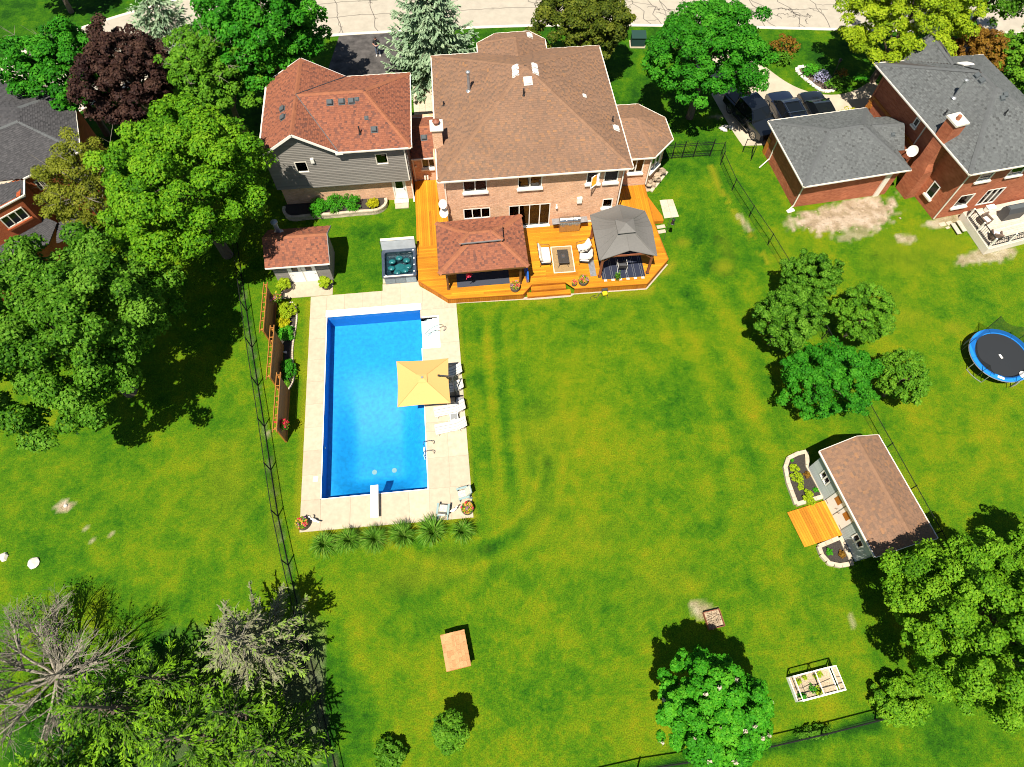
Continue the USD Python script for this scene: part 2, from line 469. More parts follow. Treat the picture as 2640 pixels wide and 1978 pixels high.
toned('shingle_grey', [(0, (.056, .058, .056)), (.3, (.084, .089, .087)), (.7, (.100, .106, .103)), (1, (.118, .124, .120))], blotch=.06)
toned('shingle_slate', [(0, (.036, .035, .036)), (.5, (.052, .050, .051)), (1, (.070, .067, .067))], blotch=.1)
toned('shingle_tan', [(0, (.34, .175, .070)), (.5, (.43, .225, .095)), (1, (.48, .26, .115))], blotch=.05)
toned('siding', [(0, (.17, .155, .135)), (1, (.215, .197, .172))], .75, 14, .06, .3, .04)
toned('siding_pale', [(0, (.30, .33, .30)), (1, (.37, .40, .365))], .75, 14, .05, .3, .04)
plain('ridge_red', (.245, .086, .038), .9, 25, .15, tone=.12)
plain('ridge_brown', (.20, .108, .060), .9, 25, .15, tone=.12)
plain('ridge_grey', (.082, .086, .085), .9, 25, .12, tone=.08)
plain('roof_base', (.06, .05, .045), .95)
brick('brick_salmon', (.58, .31, .17), (.68, .40, .245), (.62, .44, .31))
brick('brick_red', (.29, .066, .026), (.42, .125, .055), (.36, .18, .11))
brick('brick_orange', (.30, .055, .014), (.38, .085, .026), (.34, .14, .07))
glass('pane_glass')
glass('water_top', (.93, .985, 1.0), 1.33)
glass('clear_panel', (.86, .9, .88), 1.5)
mat('pool_water', {'t': ('transparent_bsdf', {'color': (.86, .97, 1.0)}), 'g': ('glossy_bsdf', {'color': (1, 1, 1), 'roughness': .05}), 'f': ('fresnel', {'IOR': 1.33}), 'm': ('mix_closure', {}),
                   'q': ('geometry', {}), 'n': ('noise_texture', {'scale': 4.5, 'detail': 3.0, 'roughness': .6}), 'b': ('bump', {'strength': .35, 'distance': .05})},
    [('q.position', 'n.vector'), ('n.fac', 'b.height'), ('b.normal', 'g.normal'), ('b.normal', 'f.normal'), ('f.fac', 'm.fac'), ('t.BSDF', 'm.closure1'), ('g.BSDF', 'm.closure2')], surface='m.closure')
mat('netting', {'t': ('transparent_bsdf', {}), 'd': ('diffuse_bsdf', {'color': (.012, .012, .013)}), 'm': ('mix_closure', {'fac': .42})}, [('t.BSDF', 'm.closure1'), ('d.BSDF', 'm.closure2')], surface='m.closure')
LEAF = {
    'leaf_maple': [(0, (.008, .068, .003)), (.5, (.022, .160, .004)), (1, (.065, .265, .012))],
    'leaf_deep': [(0, (.014, .062, .002)), (.5, (.050, .155, .004)), (1, (.125, .270, .020))],
    'leaf_ash': [(0, (.030, .105, .003)), (.5, (.085, .225, .005)), (1, (.165, .320, .012))],
    'leaf_lime': [(0, (.030, .115, .003)), (.5, (.080, .225, .004)), (1, (.165, .315, .010))],
    'leaf_mid': [(0, (.026, .095, .004)), (.5, (.070, .200, .007)), (1, (.140, .290, .016))],
    'leaf_locust': [(0, (.090, .165, .004)), (.5, (.200, .300, .006)), (1, (.32, .40, .014))],
    'leaf_purple': [(0, (.014, .006, .006)), (.5, (.038, .017, .013)), (1, (.078, .040, .026))],
    'leaf_olive': [(0, (.022, .038, .004)), (.5, (.062, .092, .006)), (1, (.135, .155, .014))],
    'leaf_birch': [(0, (.062, .078, .006)), (.5, (.130, .155, .008)), (1, (.20, .22, .020))],
    'leaf_rust': [(0, (.07, .032, .006)), (.5, (.17, .080, .010)), (1, (.24, .14, .014))],
    'needle_blue': [(0, (.080, .150, .080)), (.5, (.215, .325, .19)), (1, (.36, .46, .28))],
    'needle_green': [(0, (.003, .014, .001)), (.42, (.018, .055, .002)), (.65, (.085, .200, .005)), (1, (.19, .36, .008))],
    'needle_grey': [(0, (.028, .028, .018)), (.35, (.13, .125, .085)), (.6, (.24, .24, .13)), (.8, (.16, .27, .03)), (1, (.25, .38, .05))],
    'leaf_shrub': [(0, (.012, .105, .003)), (.5, (.036, .225, .006)), (1, (.095, .330, .012))],
    'leaf_gold': [(0, (.18, .20, .003)), (.5, (.34, .34, .004)), (1, (.46, .43, .010))],
    'leaf_hosta': [(0, (.12, .21, .004)), (.5, (.23, .34, .006)), (1, (.34, .42, .016))],
    'blade': [(0, (.030, .100, .006)), (.5, (.085, .220, .012)), (1, (.24, .38, .06))],
    'blossom': [(0, (.45, .36, .26)), (1, (.70, .64, .52))],
    'petals': [(0, (.50, .02, .03)), (.25, (.60, .05, .12)), (.5, (.62, .42, .02)), (.75, (.10, .16, .02)), (1, (.5, .12, .35))],
    'lavender': [(0, (.26, .25, .40)), (1, (.46, .45, .64))],
}
for k_, v_ in LEAF.items():
    leafmat(k_, v_)

# ------------------------------------------------------------------ ground, road, drives
POOL = (-9.84, -3.60, 12.95, 25.62)
STEP = (-3.60, -2.42, 22.62, 25.02)


def blob(X, Y, x, y, rx, ry, rot=0, soft=.35, seed=0, rough=.35):
    a = math.radians(rot)
    u, v = (X - x) * math.cos(a) + (Y - y) * math.sin(a), -(X - x) * math.sin(a) + (Y - y) * math.cos(a)
    d = np.hypot(u / rx, v / ry)
    d = d + (meshkit.fbm(np.stack([X * 1.6, Y * 1.6, 0 * X + seed], -1), 4, seed) - .5) * 2 * rough + (meshkit.fbm(np.stack([X * 5.1, Y * 5.1, 0 * X + seed], -1), 2, seed + 3) - .5) * rough
    return np.clip((1 + soft / 2 - d) / soft, 0, 1)


def seg_dist(X, Y, pts):
    best = np.full(X.shape, 1e9)
    for (x0, y0), (x1, y1) in zip(pts[:-1], pts[1:]):
        dx, dy = x1 - x0, y1 - y0
        t = np.clip(((X - x0) * dx + (Y - y0) * dy) / (dx * dx + dy * dy), 0, 1)
        best = np.minimum(best, np.hypot(X - x0 - t * dx, Y - y0 - t * dy))
    return best


LEFT_FENCE = [(-16.4, 32.5), (-15.93, 29.94), (-14.6, 23.2), (-13.36, 17.31), (-12.76, 14.27), (-12.12, 11.22), (-11.33, 8.4), (-10.2, 4.4), (-9.1, .5), (-8.4, -2.2)]
RIGHT_FENCE = [(19.94, 36.81), (20.0, 34.9), (20.62, 32.07), (21.35, 29.34), (22.0, 26.05), (22.6, 22.5), (23.1, 19.4), (23.7, 15.4), (24.3, 11.6), (25.0, 7.2), (25.4, 4.6)]
BOTTOM_FENCE = [(3.0, -2.75), (6.62, -2.41), (10.01, -2.34), (13.0, -2.1), (15.6, -1.85), (18.58, -1.5)]


def ground():
    st = 0.25
    xs, ys = np.arange(-46, 52.01, st), np.arange(-7, 68.01, st)
    X, Y = np.meshgrid(xs, ys)
    nx = len(xs)
    i, j = np.meshgrid(np.arange(len(ys) - 1), np.arange(nx - 1), indexing='ij')
    q = np.stack([i * nx + j, i * nx + j + 1, (i + 1) * nx + j + 1, (i + 1) * nx + j], -1).reshape(-1, 4)
    cx, cy = (X.ravel()[q].mean(1), Y.ravel()[q].mean(1))
    inside = (cx > POOL[0] - .3) & (cx < -2.2) & (cy > POOL[2] - .3) & (cy < POOL[3] + .2)
    q = q[~inside]
    hue, dry, bare = np.zeros(X.shape), np.zeros(X.shape), np.zeros(X.shape)
    nz = lambda s, k, seed: meshkit.fbm(np.stack([X * s, Y * s, 0 * X + k], -1), 4, seed)
    # left neighbour's lawn is a little deeper, the front and right lawns fresher
    left = np.interp(X, [-18, -13.5], [1, 0])
    hue -= .05 * left
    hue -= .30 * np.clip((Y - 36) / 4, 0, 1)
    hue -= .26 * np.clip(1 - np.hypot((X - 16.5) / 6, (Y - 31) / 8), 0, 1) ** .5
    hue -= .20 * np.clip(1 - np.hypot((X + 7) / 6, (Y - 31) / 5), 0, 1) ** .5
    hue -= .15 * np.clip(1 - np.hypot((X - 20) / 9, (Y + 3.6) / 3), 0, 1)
    hue += .16 * np.clip(1 - np.hypot((X - 7) / 7, (Y - 14) / 9), 0, 1)
    hue += .18 * np.clip(1 - np.hypot((X - 28) / 9, (Y - 17) / 8), 0, 1)
    # mower tracks: rounded bands beside the pool deck and around the yard
    rr = np.maximum(np.abs(X - 7.5) - 4.5, 0) ** 2 + np.maximum(np.abs(Y - 17) - 6.5, 0) ** 2
    band = np.sin((np.sqrt(rr) * 2.6 + nz(.4, 3, 5) * 2.5))
    yard = np.clip((X + 1.2) / .8, 0, 1) * np.clip((23 - X) / 2, 0, 1) * np.clip((27 - Y) / 2, 0, 1) * np.clip((Y - 4) / 5, 0, 1)
    hue += .13 * band * yard * np.clip(np.sqrt(rr) / 2.5, 0, 1)
    hue += .05 * np.sin(X * 1.9 + Y * .25 + nz(.3, 9, 2) * 4) * np.clip((X - 12) / 4, 0, 1)
    for (x, y, r0, w, a) in ((-1.4, 14.3, 4.6, .22, .22), (-1.6, 14.2, 5.3, .3, -.2), (-1.5, 14.2, 6.1, .25, .16)):
        d = np.abs(np.hypot(X - x, Y - y) - r0)
        hue += 1.5 * a * np.exp(-(d / w) ** 2) * (Y < 14.5) * (X > -7)
    for x0, a in ((-.55, .14), (.2, -.24), (.75, .18), (1.35, -.22), (2.0, .16), (2.7, -.14)):
        hue += a * np.exp(-((X - x0 - .012 * (Y - 18) ** 2 * .2) / .22) ** 2) * np.clip((Y - 11) / 2, 0, 1) * np.clip((25.5 - Y) / 2, 0, 1)
    hue += (nz(.55, 1, 8) - .5) * .55 + (nz(2.2, 4, 9) - .5) * .3
    # dry patches
    for k, (x, y, rx, ry, a) in enumerate(((3.6, 15.6, 1.5, 2.0, .35), (5.6, 9.3, 1.6, .8, .3), (-4.4, 7.9, 2.6, .6, .45), (-3, 8.7, 1.8, .5, .4), (2.9, 11.2, 1.2, 1.6, .25), (9.5, 6.2, 1.6, 1., .25), (27.5, 23.5, 1.6, .6, .6), (29.2, 21.9, 1.3, .6, .5),
                                            (32, 20.7, .6, .4, .7), (26.5, 17.4, 1.5, .5, .35), (-15.5, 14.5, 1.4, 2.4, .35), (-12.5, 12.2, .35, 3.5, .4), (15.4, 29.6, .5, .35, .9), (17.9, 27.2, .6, .5, .9), (18.4, 29, .5, 1.6, .3), (30.8, 27.2, 2.2, 1.6, .45), (33.8, 27.5, 1.6, 1.4, .55))):
        dry = np.maximum(dry, .6 * a * blob(X, Y, x, y, rx, ry, 0, 1.4, k, .6))
    d = np.minimum(seg_dist(X, Y, RIGHT_FENCE[:6]), 9)
    dry = np.maximum(dry, .8 * np.clip(1 - np.abs(d - .75) / .4, 0, 1) * (X < 22.2) * (nz(1.5, 2, 3) > .4) * (seg_dist(X, Y, [(19.2, 36), (19.4, 34), (20, 31), (21, 28)]) < .8))
    bare = np.maximum(bare, .8 * np.clip(1 - seg_dist(X, Y, [(20.05, 31.8), (20.5, 30.3)]) / .3, 0, 1) * (nz(2, 1, 4) > .45))
    ed = np.minimum(seg_dist(X, Y, [(-11.05, 27), (-11.05, 11)]), seg_dist(X, Y, [(-11, 11), (-1, 10.95)]))
    dry = np.maximum(dry, .75 * np.clip(1 - ed / .4, 0, 1))
    dry = np.maximum(dry, .6 * np.clip(1 - seg_dist(X, Y, [(-1.05, 11), (-1.1, 26)]) / .22, 0, 1))
    dry = np.maximum(dry, .75 * np.clip(1 - seg_dist(X, Y, [(3.4, 25.6), (12.2, 25.65), (14.3, 27.8)]) / .45, 0, 1) * (nz(1.2, 5, 6) > .42))
    # fence lines: uncut, darker
    hue -= .7 * np.clip(1 - seg_dist(X, Y + .12, BOTTOM_FENCE) / .6, 0, 1)
    hue -= .45 * np.clip(1 - seg_dist(X, Y, LEFT_FENCE[1:]) / .28, 0, 1)
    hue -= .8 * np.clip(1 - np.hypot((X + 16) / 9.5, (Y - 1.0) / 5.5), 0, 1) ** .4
    bare = np.maximum(bare, .25 * np.clip(1 - seg_dist(X, Y, LEFT_FENCE[1:]) / .16, 0, 1) * (nz(1.3, 7, 12) > .45))
    # churned earth behind the right neighbour's garage and other bare soil
    for k, (x, y, rx, ry, rot, a) in enumerate(((26.3, 30.6, 2.3, 1.15, 5, 1.0), (29.4, 30.9, 2.5, 1.35, 12, 1.0), (28.2, 29.3, 1.6, .5, 10, .6), (31.6, 28.4, .75, .35, -20, .75), (-24.75, 14.0, .45, .3, 0, 1.0), (-13.2, 17.4, .3, .2, 0, .6), (-22.8, 11.7, .12, .09, 0, .6), (-23.2, 12.5, .1, .07, 0, .6),
                                                (-21.8, 12.0, .14, .1, 0, .7), (11.05, 4.6, .55, .5, 0, .75), (36.8, 26.3, 2.2, .5, 5, .8), (35.3, 29.8, 1.5, .45, 8, .8), (20.9, 42.0, .7, .25, 0, .5), (-20.8, 10.1, .12, .1, 0, .7), (-19.7, 10.9, .2, .08, 0, .7), (33.1, 9.3, .15, .12, 0, .8), (33.3, 11.3, .2, .15, 0, .8), (32.9, 10.4, .1, .1, 0, .8), (32.5, 7.6, .15, .15, 0, .8), (19.0, 3.2, .2, .3, 0, .4))):
        bare = np.maximum(bare, a * blob(X, Y, x, y, rx, ry, rot, .35, k + 40, .7))
    bare = np.maximum(bare, .22 * blob(X, Y, -12.5, 2.5, 5.5, 3.0, 0, .8, 77, .5) * (X < -9.3))
    v = np.stack([X.ravel(), Y.ravel(), 0 * X.ravel()], 1)
    B = 500.0
    ring = [(-B, -B), (B, -B), (B, B), (-B, B)]
    inn = [(xs[0], ys[0]), (xs[-1], ys[0]), (xs[-1], ys[-1]), (xs[0], ys[-1])]
    n = len(v)
    v = np.vstack([v, [(a, b, 0) for a, b in ring + inn]])
    out = [[n + k, n + (k + 1) % 4, n + 4 + (k + 1) % 4, n + 4 + k] for k in range(4)]
    ext = lambda a, c=0: np.concatenate([a.ravel(), np.full(8, c)])
    m = MB().add(v, np.vstack([q, out]))
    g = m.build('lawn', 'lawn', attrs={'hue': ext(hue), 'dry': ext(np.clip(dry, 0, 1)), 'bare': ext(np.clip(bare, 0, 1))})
    tag(g, 'mown grass lawn with dry yellow patches and mower tracks', kind='structure')


ground()


def smooth_line(pts, n=8):
    from scipy.interpolate import splprep, splev
    p = np.array(pts, float)
    tck, _ = splprep(p.T, s=0, k=min(3, len(p) - 1))
    return np.array(splev(np.linspace(0, 1, n * len(p)), tck)).T


def road():
    near = smooth_line([(58, 48.6), (46, 50.2), (35.0, 51.6), (27, 52.65), (16, 54.0), (2, 54.98), (-4.3, 55.06), (-9.5, 55.1), (-17, 54.2), (-24.5, 51.5), (-31, 47.0), (-36, 41.5), (-40, 35), (-44, 26)])
    far = smooth_line([(60, 57.5), (48, 59.2), (36, 60.4), (27, 61.4), (16, 62.6), (2, 63.6), (-9, 63.8), (-20, 62.6), (-29, 59.6), (-34.9, 56.6), (-40, 52.4), (-45, 46.6), (-50, 40), (-54, 30)])
    rd = Polygon(list(near) + list(far[::-1])).buffer(0)
    tag(MB().sheet(rd, .006).build('road', 'road'), 'pale cracked residential street curving away at the left', kind='structure')
    kb = LineString(near).buffer(.16).union(LineString(far).buffer(.16))
    tag(MB().prism(kb, .0, .03).build('kerb', 'kerb'), 'low rolled concrete kerb along the street', kind='structure')
    g = rnd(5)
    m = MB()
    def crack(p0, p1, w=.07, wob=.25, n=9):
        t = np.linspace(0, 1, n)[:, None]
        p = np.array(p0) + (np.array(p1) - np.array(p0)) * t
        p[1:-1] += g.normal(0, wob, (n - 2, 2)) * .5
        m.sheet(LineString(p).buffer(w / 2).intersection(rd), .011)
        return p
    def rp(x, f):
        """a point on the road: x along, f from the near (0) to the far (1) kerb"""
        return np.array([x, np.interp(x, near[::-1, 0], near[::-1, 1]) * (1 - f) + np.interp(x, far[::-1, 0], far[::-1, 1]) * f])
    for f in (.3, .53):
        for x in np.arange(-14, 40, 6.0):
            if g.random() < .85:
                crack(rp(x, f + g.normal(0, .01)), rp(x + 6.2, f + g.normal(0, .01)), .055, .12)
    for x in (-9.5, -6.2, .4, 8.2, 17.5, 18.6, 20.3, 22.2, 24.0, 25.6, 27.5, 29.2, 31.5, 33.8, 36, 12.6, 14.2):
        p = crack(rp(x + g.normal(0, .3), .02), rp(x + g.normal(-1, .8), .9), .06, .4, 12)
        for _ in range(3):
            q = p[g.integers(1, 9)]
            crack(q, q + g.normal(0, 1.0, 2), .045, .15, 6)
    for x in (17.8, 26.4, 27.6, 29.5, 30.4):
        for k in range(4):
            a = rp(x + k * .6 + g.normal(0, .2), .16 + g.random() * .14)
            b = a + [g.normal(.5, .4), g.normal(0, .25)]
            crack(a, b, .055, .2, 6)
            crack(b, b + [g.normal(.1, .3), -.7 * g.random()], .055, .15, 5)
    tag(m.build('road_cracks', 'tar'), 'dark sealed cracks running over the pale street', kind='stuff')


road()
tag(MB().sheet(Polygon([(-10.9, 42.5), (-4.35, 42.5), (-4.25, 48.7), (-4.0, 54.95), (-9.6, 55.0), (-10.4, 51)]), .008).build('driveway', 'asphalt'), 'worn dark asphalt driveway behind the grey sided garage', kind='structure')
tag(MB().sheet(Polygon(list(smooth_line([(22.2, 38.6), (21.6, 41.4), (21.2, 44.0), (20.6, 47.5), (19.0, 53.9)], 5)) + list(smooth_line([(24.2, 53.4), (25.2, 50.0), (26.65, 47.2), (28.4, 44.75), (31.0, 43.6), (33.2, 44.0), (35.0, 45.2)], 5)) + [(36, 42), (34, 39), (31.5, 38.2)]), .008).build('concrete_driveway', 'drive'),
    'pale concrete driveway of the right hand neighbour', kind='structure')
tag(MB().sheet(Polygon([(-34.4, 37), (-29.5, 41.5), (-29.5, 45), (-34.2, 48.6), (-38, 44)]), .008).build('neighbour_driveway', 'drive'), 'pale driveway beside the left neighbour house', kind='structure')
tag(MB().sheet(Polygon([(-44, 40), (-38.5, 44.5), (-36, 50), (-38, 52.5), (-50, 47)]), .009).build('pavement', 'road'), 'pale roadway at the left edge behind the maple', kind='structure')
tag(MB().sheet(Polygon([(40.5, 45.5), (42.2, 43.4), (48.5, 48.5), (46.5, 50.8)]), .008).build('side_driveway', 'asphalt'), 'grey drive between the trees in the far right corner', kind='structure')


def slabs(parent, poly, xs, ys, z0, z1, mt, gap=.012, name='slab', seed=1):
    g = rnd(seed)
    for x0, x1 in zip(xs[:-1], xs[1:]):
        for y0, y1 in zip(ys[:-1], ys[1:]):
            p = sbox(x0 + gap / 2, y0 + gap / 2, x1 - gap / 2, y1 - gap / 2).intersection(poly)
            if p.area > .05:
                MB().prism(p, z0, z1 + g.normal(0, .0015), tone=float(np.clip(g.normal(.5, .25), 0, 1))).build(name, mt, parent)


# ------------------------------------------------------------------ foliage
def leaf_cards(P, N, size, g, tone, aspect=.62, fold=0.0):
    """one rhombus leaf per point: P centres, N normals"""
    n = len(P)
    r = g.normal(size=(n, 3))
    a = np.cross(N, r)
    a /= np.linalg.norm(a, axis=1, keepdims=True) + 1e-9
    b = np.cross(N, a)
    s = (size * g.uniform(.65, 1.3, n))[:, None]
    v = np.stack([P - a * s * .5, P + b * s * aspect * .5 + N * s * fold, P + a * s * .5, P - b * s * aspect * .5 + N * s * fold], 1).reshape(-1, 3)
    i = np.arange(n)[:, None] * 4
    f = np.vstack([i + [0, 3, 1], i + [1, 3, 2]])
    return v, f, np.repeat(np.clip(tone, 0, 1), 4)


def lobes_on(g, R, nl, lo=-.25, jit=.16):
    """centres of leaf clumps over an ellipsoid, mostly its upper side"""
    k = np.arange(nl) + .5
    z = 1 - (1 - lo) * k / nl
    ph = k * 2.399963 + g.uniform(0, 6.28)
    rad = np.sqrt(np.maximum(0, 1 - z * z))
    p = np.stack([rad * np.cos(ph), rad * np.sin(ph), z], 1)
    p += np.clip(g.normal(0, jit * .6, p.shape), -.2, .2)
    big = meshkit.noise(p * 1.6 + g.uniform(0, 50, 3), 3)[:, None]
    p *= (.62 + .52 * big) * g.uniform(.86, 1.06, (nl, 1))
    return p * np.array(R)


def crown_mesh(seed, c, R, nl, lr, nleaf, size, lo=-.25, tone_spread=.22, up=.55, tufts=0, flat=.72, bias=0.0):
    g = rnd(seed)
    L = lobes_on(g, R, nl, lo)
    inner = lobes_on(g, np.array(R) * .55, max(4, nl // 4), lo)
    allL = np.vstack([L, inner])
    lrs = lr * g.uniform(.6, 1.25, len(allL))
    share = lrs ** 2
    share[len(L):] *= .45
    cnt = np.maximum(4, (nleaf * share / share.sum()).astype(int))
    Ps, Ns, Ts = [], [], []
    for p, r, k in zip(allL, lrs, cnt):
        d = g.normal(size=(k, 3))
        d /= np.linalg.norm(d, axis=1, keepdims=True)
        d[:, 2] = np.where(d[:, 2] < -.35, -d[:, 2], d[:, 2])
        # ragged: the clump's radius varies with direction
        rr = r * (.62 + .5 * meshkit.noise(d * 2.3 + p * .7 + seed, seed)) * g.uniform(.55, 1.06, k) ** .6
        q = p + d * rr[:, None] * [1, 1, flat]
        nrm = d * .75 + np.array([0, 0, up]) + g.normal(0, .42, (k, 3))
        nrm /= np.linalg.norm(nrm, axis=1, keepdims=True)
        Ps.append(q)
        Ns.append(nrm)
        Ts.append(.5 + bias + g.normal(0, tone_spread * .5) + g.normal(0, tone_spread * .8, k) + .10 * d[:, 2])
    P, N, T = np.vstack(Ps) + np.array(c), np.vstack(Ns), np.concatenate(Ts)
    m = MB()
    m.add(*leaf_cards(P, N, size, g, T, .7, .12))
    return m, allL[:len(L)] + np.array(c)


def trunk_mesh(seed, base, top, r, limbs, droop=.15):
    g = rnd(seed + 5)
    m = MB()
    base, top = np.array(base, float), np.array(top, float)
    h = top - base
    pts = [base + h * t + [g.normal(0, .06), g.normal(0, .06), 0] * np.array([t > 0] * 3) for t in (0, .3, .6, 1)]
    m.tube(pts, [r * 1.25, r, r * .8, r * .45], 9)
    for p in limbs:
        s = base + h * g.uniform(.35, .95)
        mid = s + (p - s) * .55 + [0, 0, .12 * np.linalg.norm(p - s)]
        m.tube([s, mid, p], [r * .38, r * .24, r * .07], 5)
    return m


def tree(name, label, xy, R, zc, leaf, nleaf, size=.24, nl=60, lr=None, seed=1, lo=-.3, group=None, trunk_r=.17, tone_spread=.24, blossoms=0, flat=.8, bark='bark', dead=0, bias=0.0, cat='tree'):
    c = np.array([xy[0], xy[1], zc])
    rm = (R[0] * R[1] * R[2]) ** (1 / 3)
    lr = max(.26, .155 * rm) * (lr or 1.0)
    R = tuple(q - .5 * lr for q in R)
    nl = int(3.9 * (rm / lr) ** 2)
    size, nleaf = size * .76, int(nleaf * 1.6)
    t = thing(name, label, cat, (xy[0], xy[1], 0), group=group, world=True)
    m, L = crown_mesh(seed, c, R, nl, lr, nleaf, size, lo, tone_spread, flat=flat, bias=bias)
    g = rnd(seed + 9)
    pick = L[g.permutation(len(L))[:min(16, len(L))]]
    trunk_mesh(seed, (xy[0], xy[1], 0), (xy[0] + g.normal(0, .15), xy[1] + g.normal(0, .15), zc + R[2] * .25), trunk_r, pick - (pick - c) * .25).build('trunk', bark, t)
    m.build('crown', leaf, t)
    if blossoms:
        b = MB()
        for p in L[g.permutation(len(L))[:blossoms]]:
            d = g.normal(size=3); d[2] = abs(d[2]) + .7; d /= np.linalg.norm(d)
            q = p + d * lr * .85
            n = 26
            hh = g.uniform(0, 1, n)
            pts = q + np.outer(hh, [0, 0, .32]) + g.normal(0, .05, (n, 3)) * (1.1 - hh)[:, None]
            b.add(*leaf_cards(pts, g.normal(size=(n, 3)) / 1.6, .11, g, g.uniform(.2, 1, n), .8))
        b.build('blossom', 'blossom', t, label='creamy upright flower spikes')
    if dead:
        b = MB()
        for p in L[g.permutation(len(L))[:dead]]:
            q = p + (p - c) * .28
            mid = (p + q) / 2 + g.normal(0, .2, 3)
            b.tube([c + (p - c) * .35, p, mid, q], [.05, .035, .02, .008], 4)
            for _ in range(4):
                b.tube([mid, mid + (q - c) / np.linalg.norm(q - c) * .5 + g.normal(0, .4, 3)], [.016, .005], 3)
        b.build('dead_twig', 'dead_twig', t)
    return t


def shrub(name, label, xy, R, leaf, nleaf, size=.1, seed=1, z0=0.0, nl=16, lr=None, group=None, cat='shrub', lo=-.1, tone_spread=.2, stem=True):
    t = thing(name, label, cat, (xy[0], xy[1], z0), group=group, world=True)
    m, L = crown_mesh(seed, (xy[0], xy[1], z0 + R[2] * .45), R, nl, lr or .5 * R[0], nleaf, size, lo, tone_spread)
    s = MB()
    g = rnd(seed)
    for p in L[:7]:
        s.tube([(xy[0] + g.normal(0, .03), xy[1] + g.normal(0, .03), z0), p], [.018, .006], 4)
    s.build('stem', 'bark', t)
    m.build('foliage', leaf, t)
    return t


def needle_cards(P, A, N, size, g, tone, aspect=.34):
    """elongated cards lying along A"""
    A = A / (np.linalg.norm(A, axis=1, keepdims=True) + 1e-9)
    B = np.cross(N, A)
    B /= np.linalg.norm(B, axis=1, keepdims=True) + 1e-9
    sz = (size * g.uniform(.7, 1.25, len(P)))[:, None]
    v = np.stack([P - A * sz * .5, P + B * sz * aspect * .5, P + A * sz * .5, P - B * sz * aspect * .5], 1).reshape(-1, 3)
    i = np.arange(len(P))[:, None] * 4
    return v, np.vstack([i + [0, 3, 1], i + [1, 3, 2]]), np.repeat(np.clip(tone, 0, 1), 4)


def spruce(name, label, xy, H, R, leaf, seed=1, size=.2, whorls=15, per=9, dens=5.0, group=None, droop=.30, bark='bark', z0=.5, bare=0.0, spread=.42, lift=.12, gap=.1):
    """tiers of boughs; each bough is a sagging spine with side sprays of needles"""
    g = rnd(seed)
    t = thing(name, label, 'tree', (xy[0], xy[1], 0), group=group, world=True)
    base = np.array([xy[0], xy[1], 0.0])
    MB().tube([base, base + [0, 0, H * .5], base + [0, 0, H]], [.15, .08, .02], 8).build('trunk', bark, t)
    P, A, N, T = [], [], [], []
    S = MB()
    upv = np.array([0, 0, 1.0])
    for w in range(whorls):
        f = (w + .3) / whorls
        z = z0 + (H - z0) * f
        L0 = R * (1 - f) ** .85 + .15
        k = max(5, int(per * (1 - f * .5)))
        for b in range(k):
            if g.random() < gap:
                continue
            a = (b + g.uniform(-.3, .3)) / k * 2 * math.pi + w * 1.7
            L = L0 * g.uniform(.72, 1.2)
            d = np.array([math.cos(a), math.sin(a), 0])
            side = np.array([-math.sin(a), math.cos(a), 0])
            bt = g.normal(0, .09)
            zb = z + g.normal(0, .12)
            spine = lambda u: base + [0, 0, zb] + d * (u * L)[:, None] + upv * (-droop * L * np.sin(u * 2.2) * .55 + lift * L * u ** 3)[:, None]
            nb = max(5, int(L * 8))
            us = np.sort(g.uniform(.22, 1.0, nb))
            for u in us:
                p0 = spine(np.array([u]))[0]
                sg = 1 if g.random() < .5 else -1
                bl = (.16 + spread * L0 ** .55 * (1.05 - u) * g.uniform(.6, 1.2))
                th = g.uniform(.45, .95)
                dr = d * math.cos(th) + side * sg * math.sin(th) - upv * (.22 + droop * .5)
                m = max(2, int(bl * dens * 4))
                q = np.linspace(0, 1, m)
                pts = p0 + dr * (q * bl)[:, None] + g.normal(0, .025, (m, 3)) - upv * (.12 * bl * q ** 2)[:, None]
                P.append(pts)
                A.append(dr + g.normal(0, .28, (m, 3)))
                nn = upv + side * sg * .3 + g.normal(0, .35, (m, 3))
                N.append(nn / np.linalg.norm(nn, axis=1, keepdims=True))
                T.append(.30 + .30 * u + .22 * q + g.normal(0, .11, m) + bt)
            m = max(4, int(L * dens * 4))
            u = np.linspace(.15, 1.04, m)
            P.append(spine(u) + g.normal(0, .02, (m, 3)) + upv * .02)
            A.append(np.tile(d, (m, 1)) + g.normal(0, .3, (m, 3)))
            nn = upv + g.normal(0, .3, (m, 3))
            N.append(nn / np.linalg.norm(nn, axis=1, keepdims=True))
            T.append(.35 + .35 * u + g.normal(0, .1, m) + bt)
            if f < .85:
                S.tube(list(spine(np.array([0, .35, .7, .95]))), [.04, .028, .016, .006], 4, caps=False)
            if bare and g.random() < bare:
                tip = spine(np.array([.8]))[0]
                for _ in range(7):
                    o = spine(np.array([g.uniform(.4, .95)]))[0]
                    S.tube([o, o + d * g.uniform(.1, .35) + side * g.normal(0, .3) + upv * g.normal(.05, .12)], [.018, .006], 3, caps=False)
    S.build('bough', 'dead_twig' if bare else bark, t, kind='stuff')
    P, A, N, T = np.vstack(P), np.vstack(A), np.vstack(N), np.concatenate(T)
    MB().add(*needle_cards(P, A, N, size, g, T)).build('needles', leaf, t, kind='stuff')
    return t


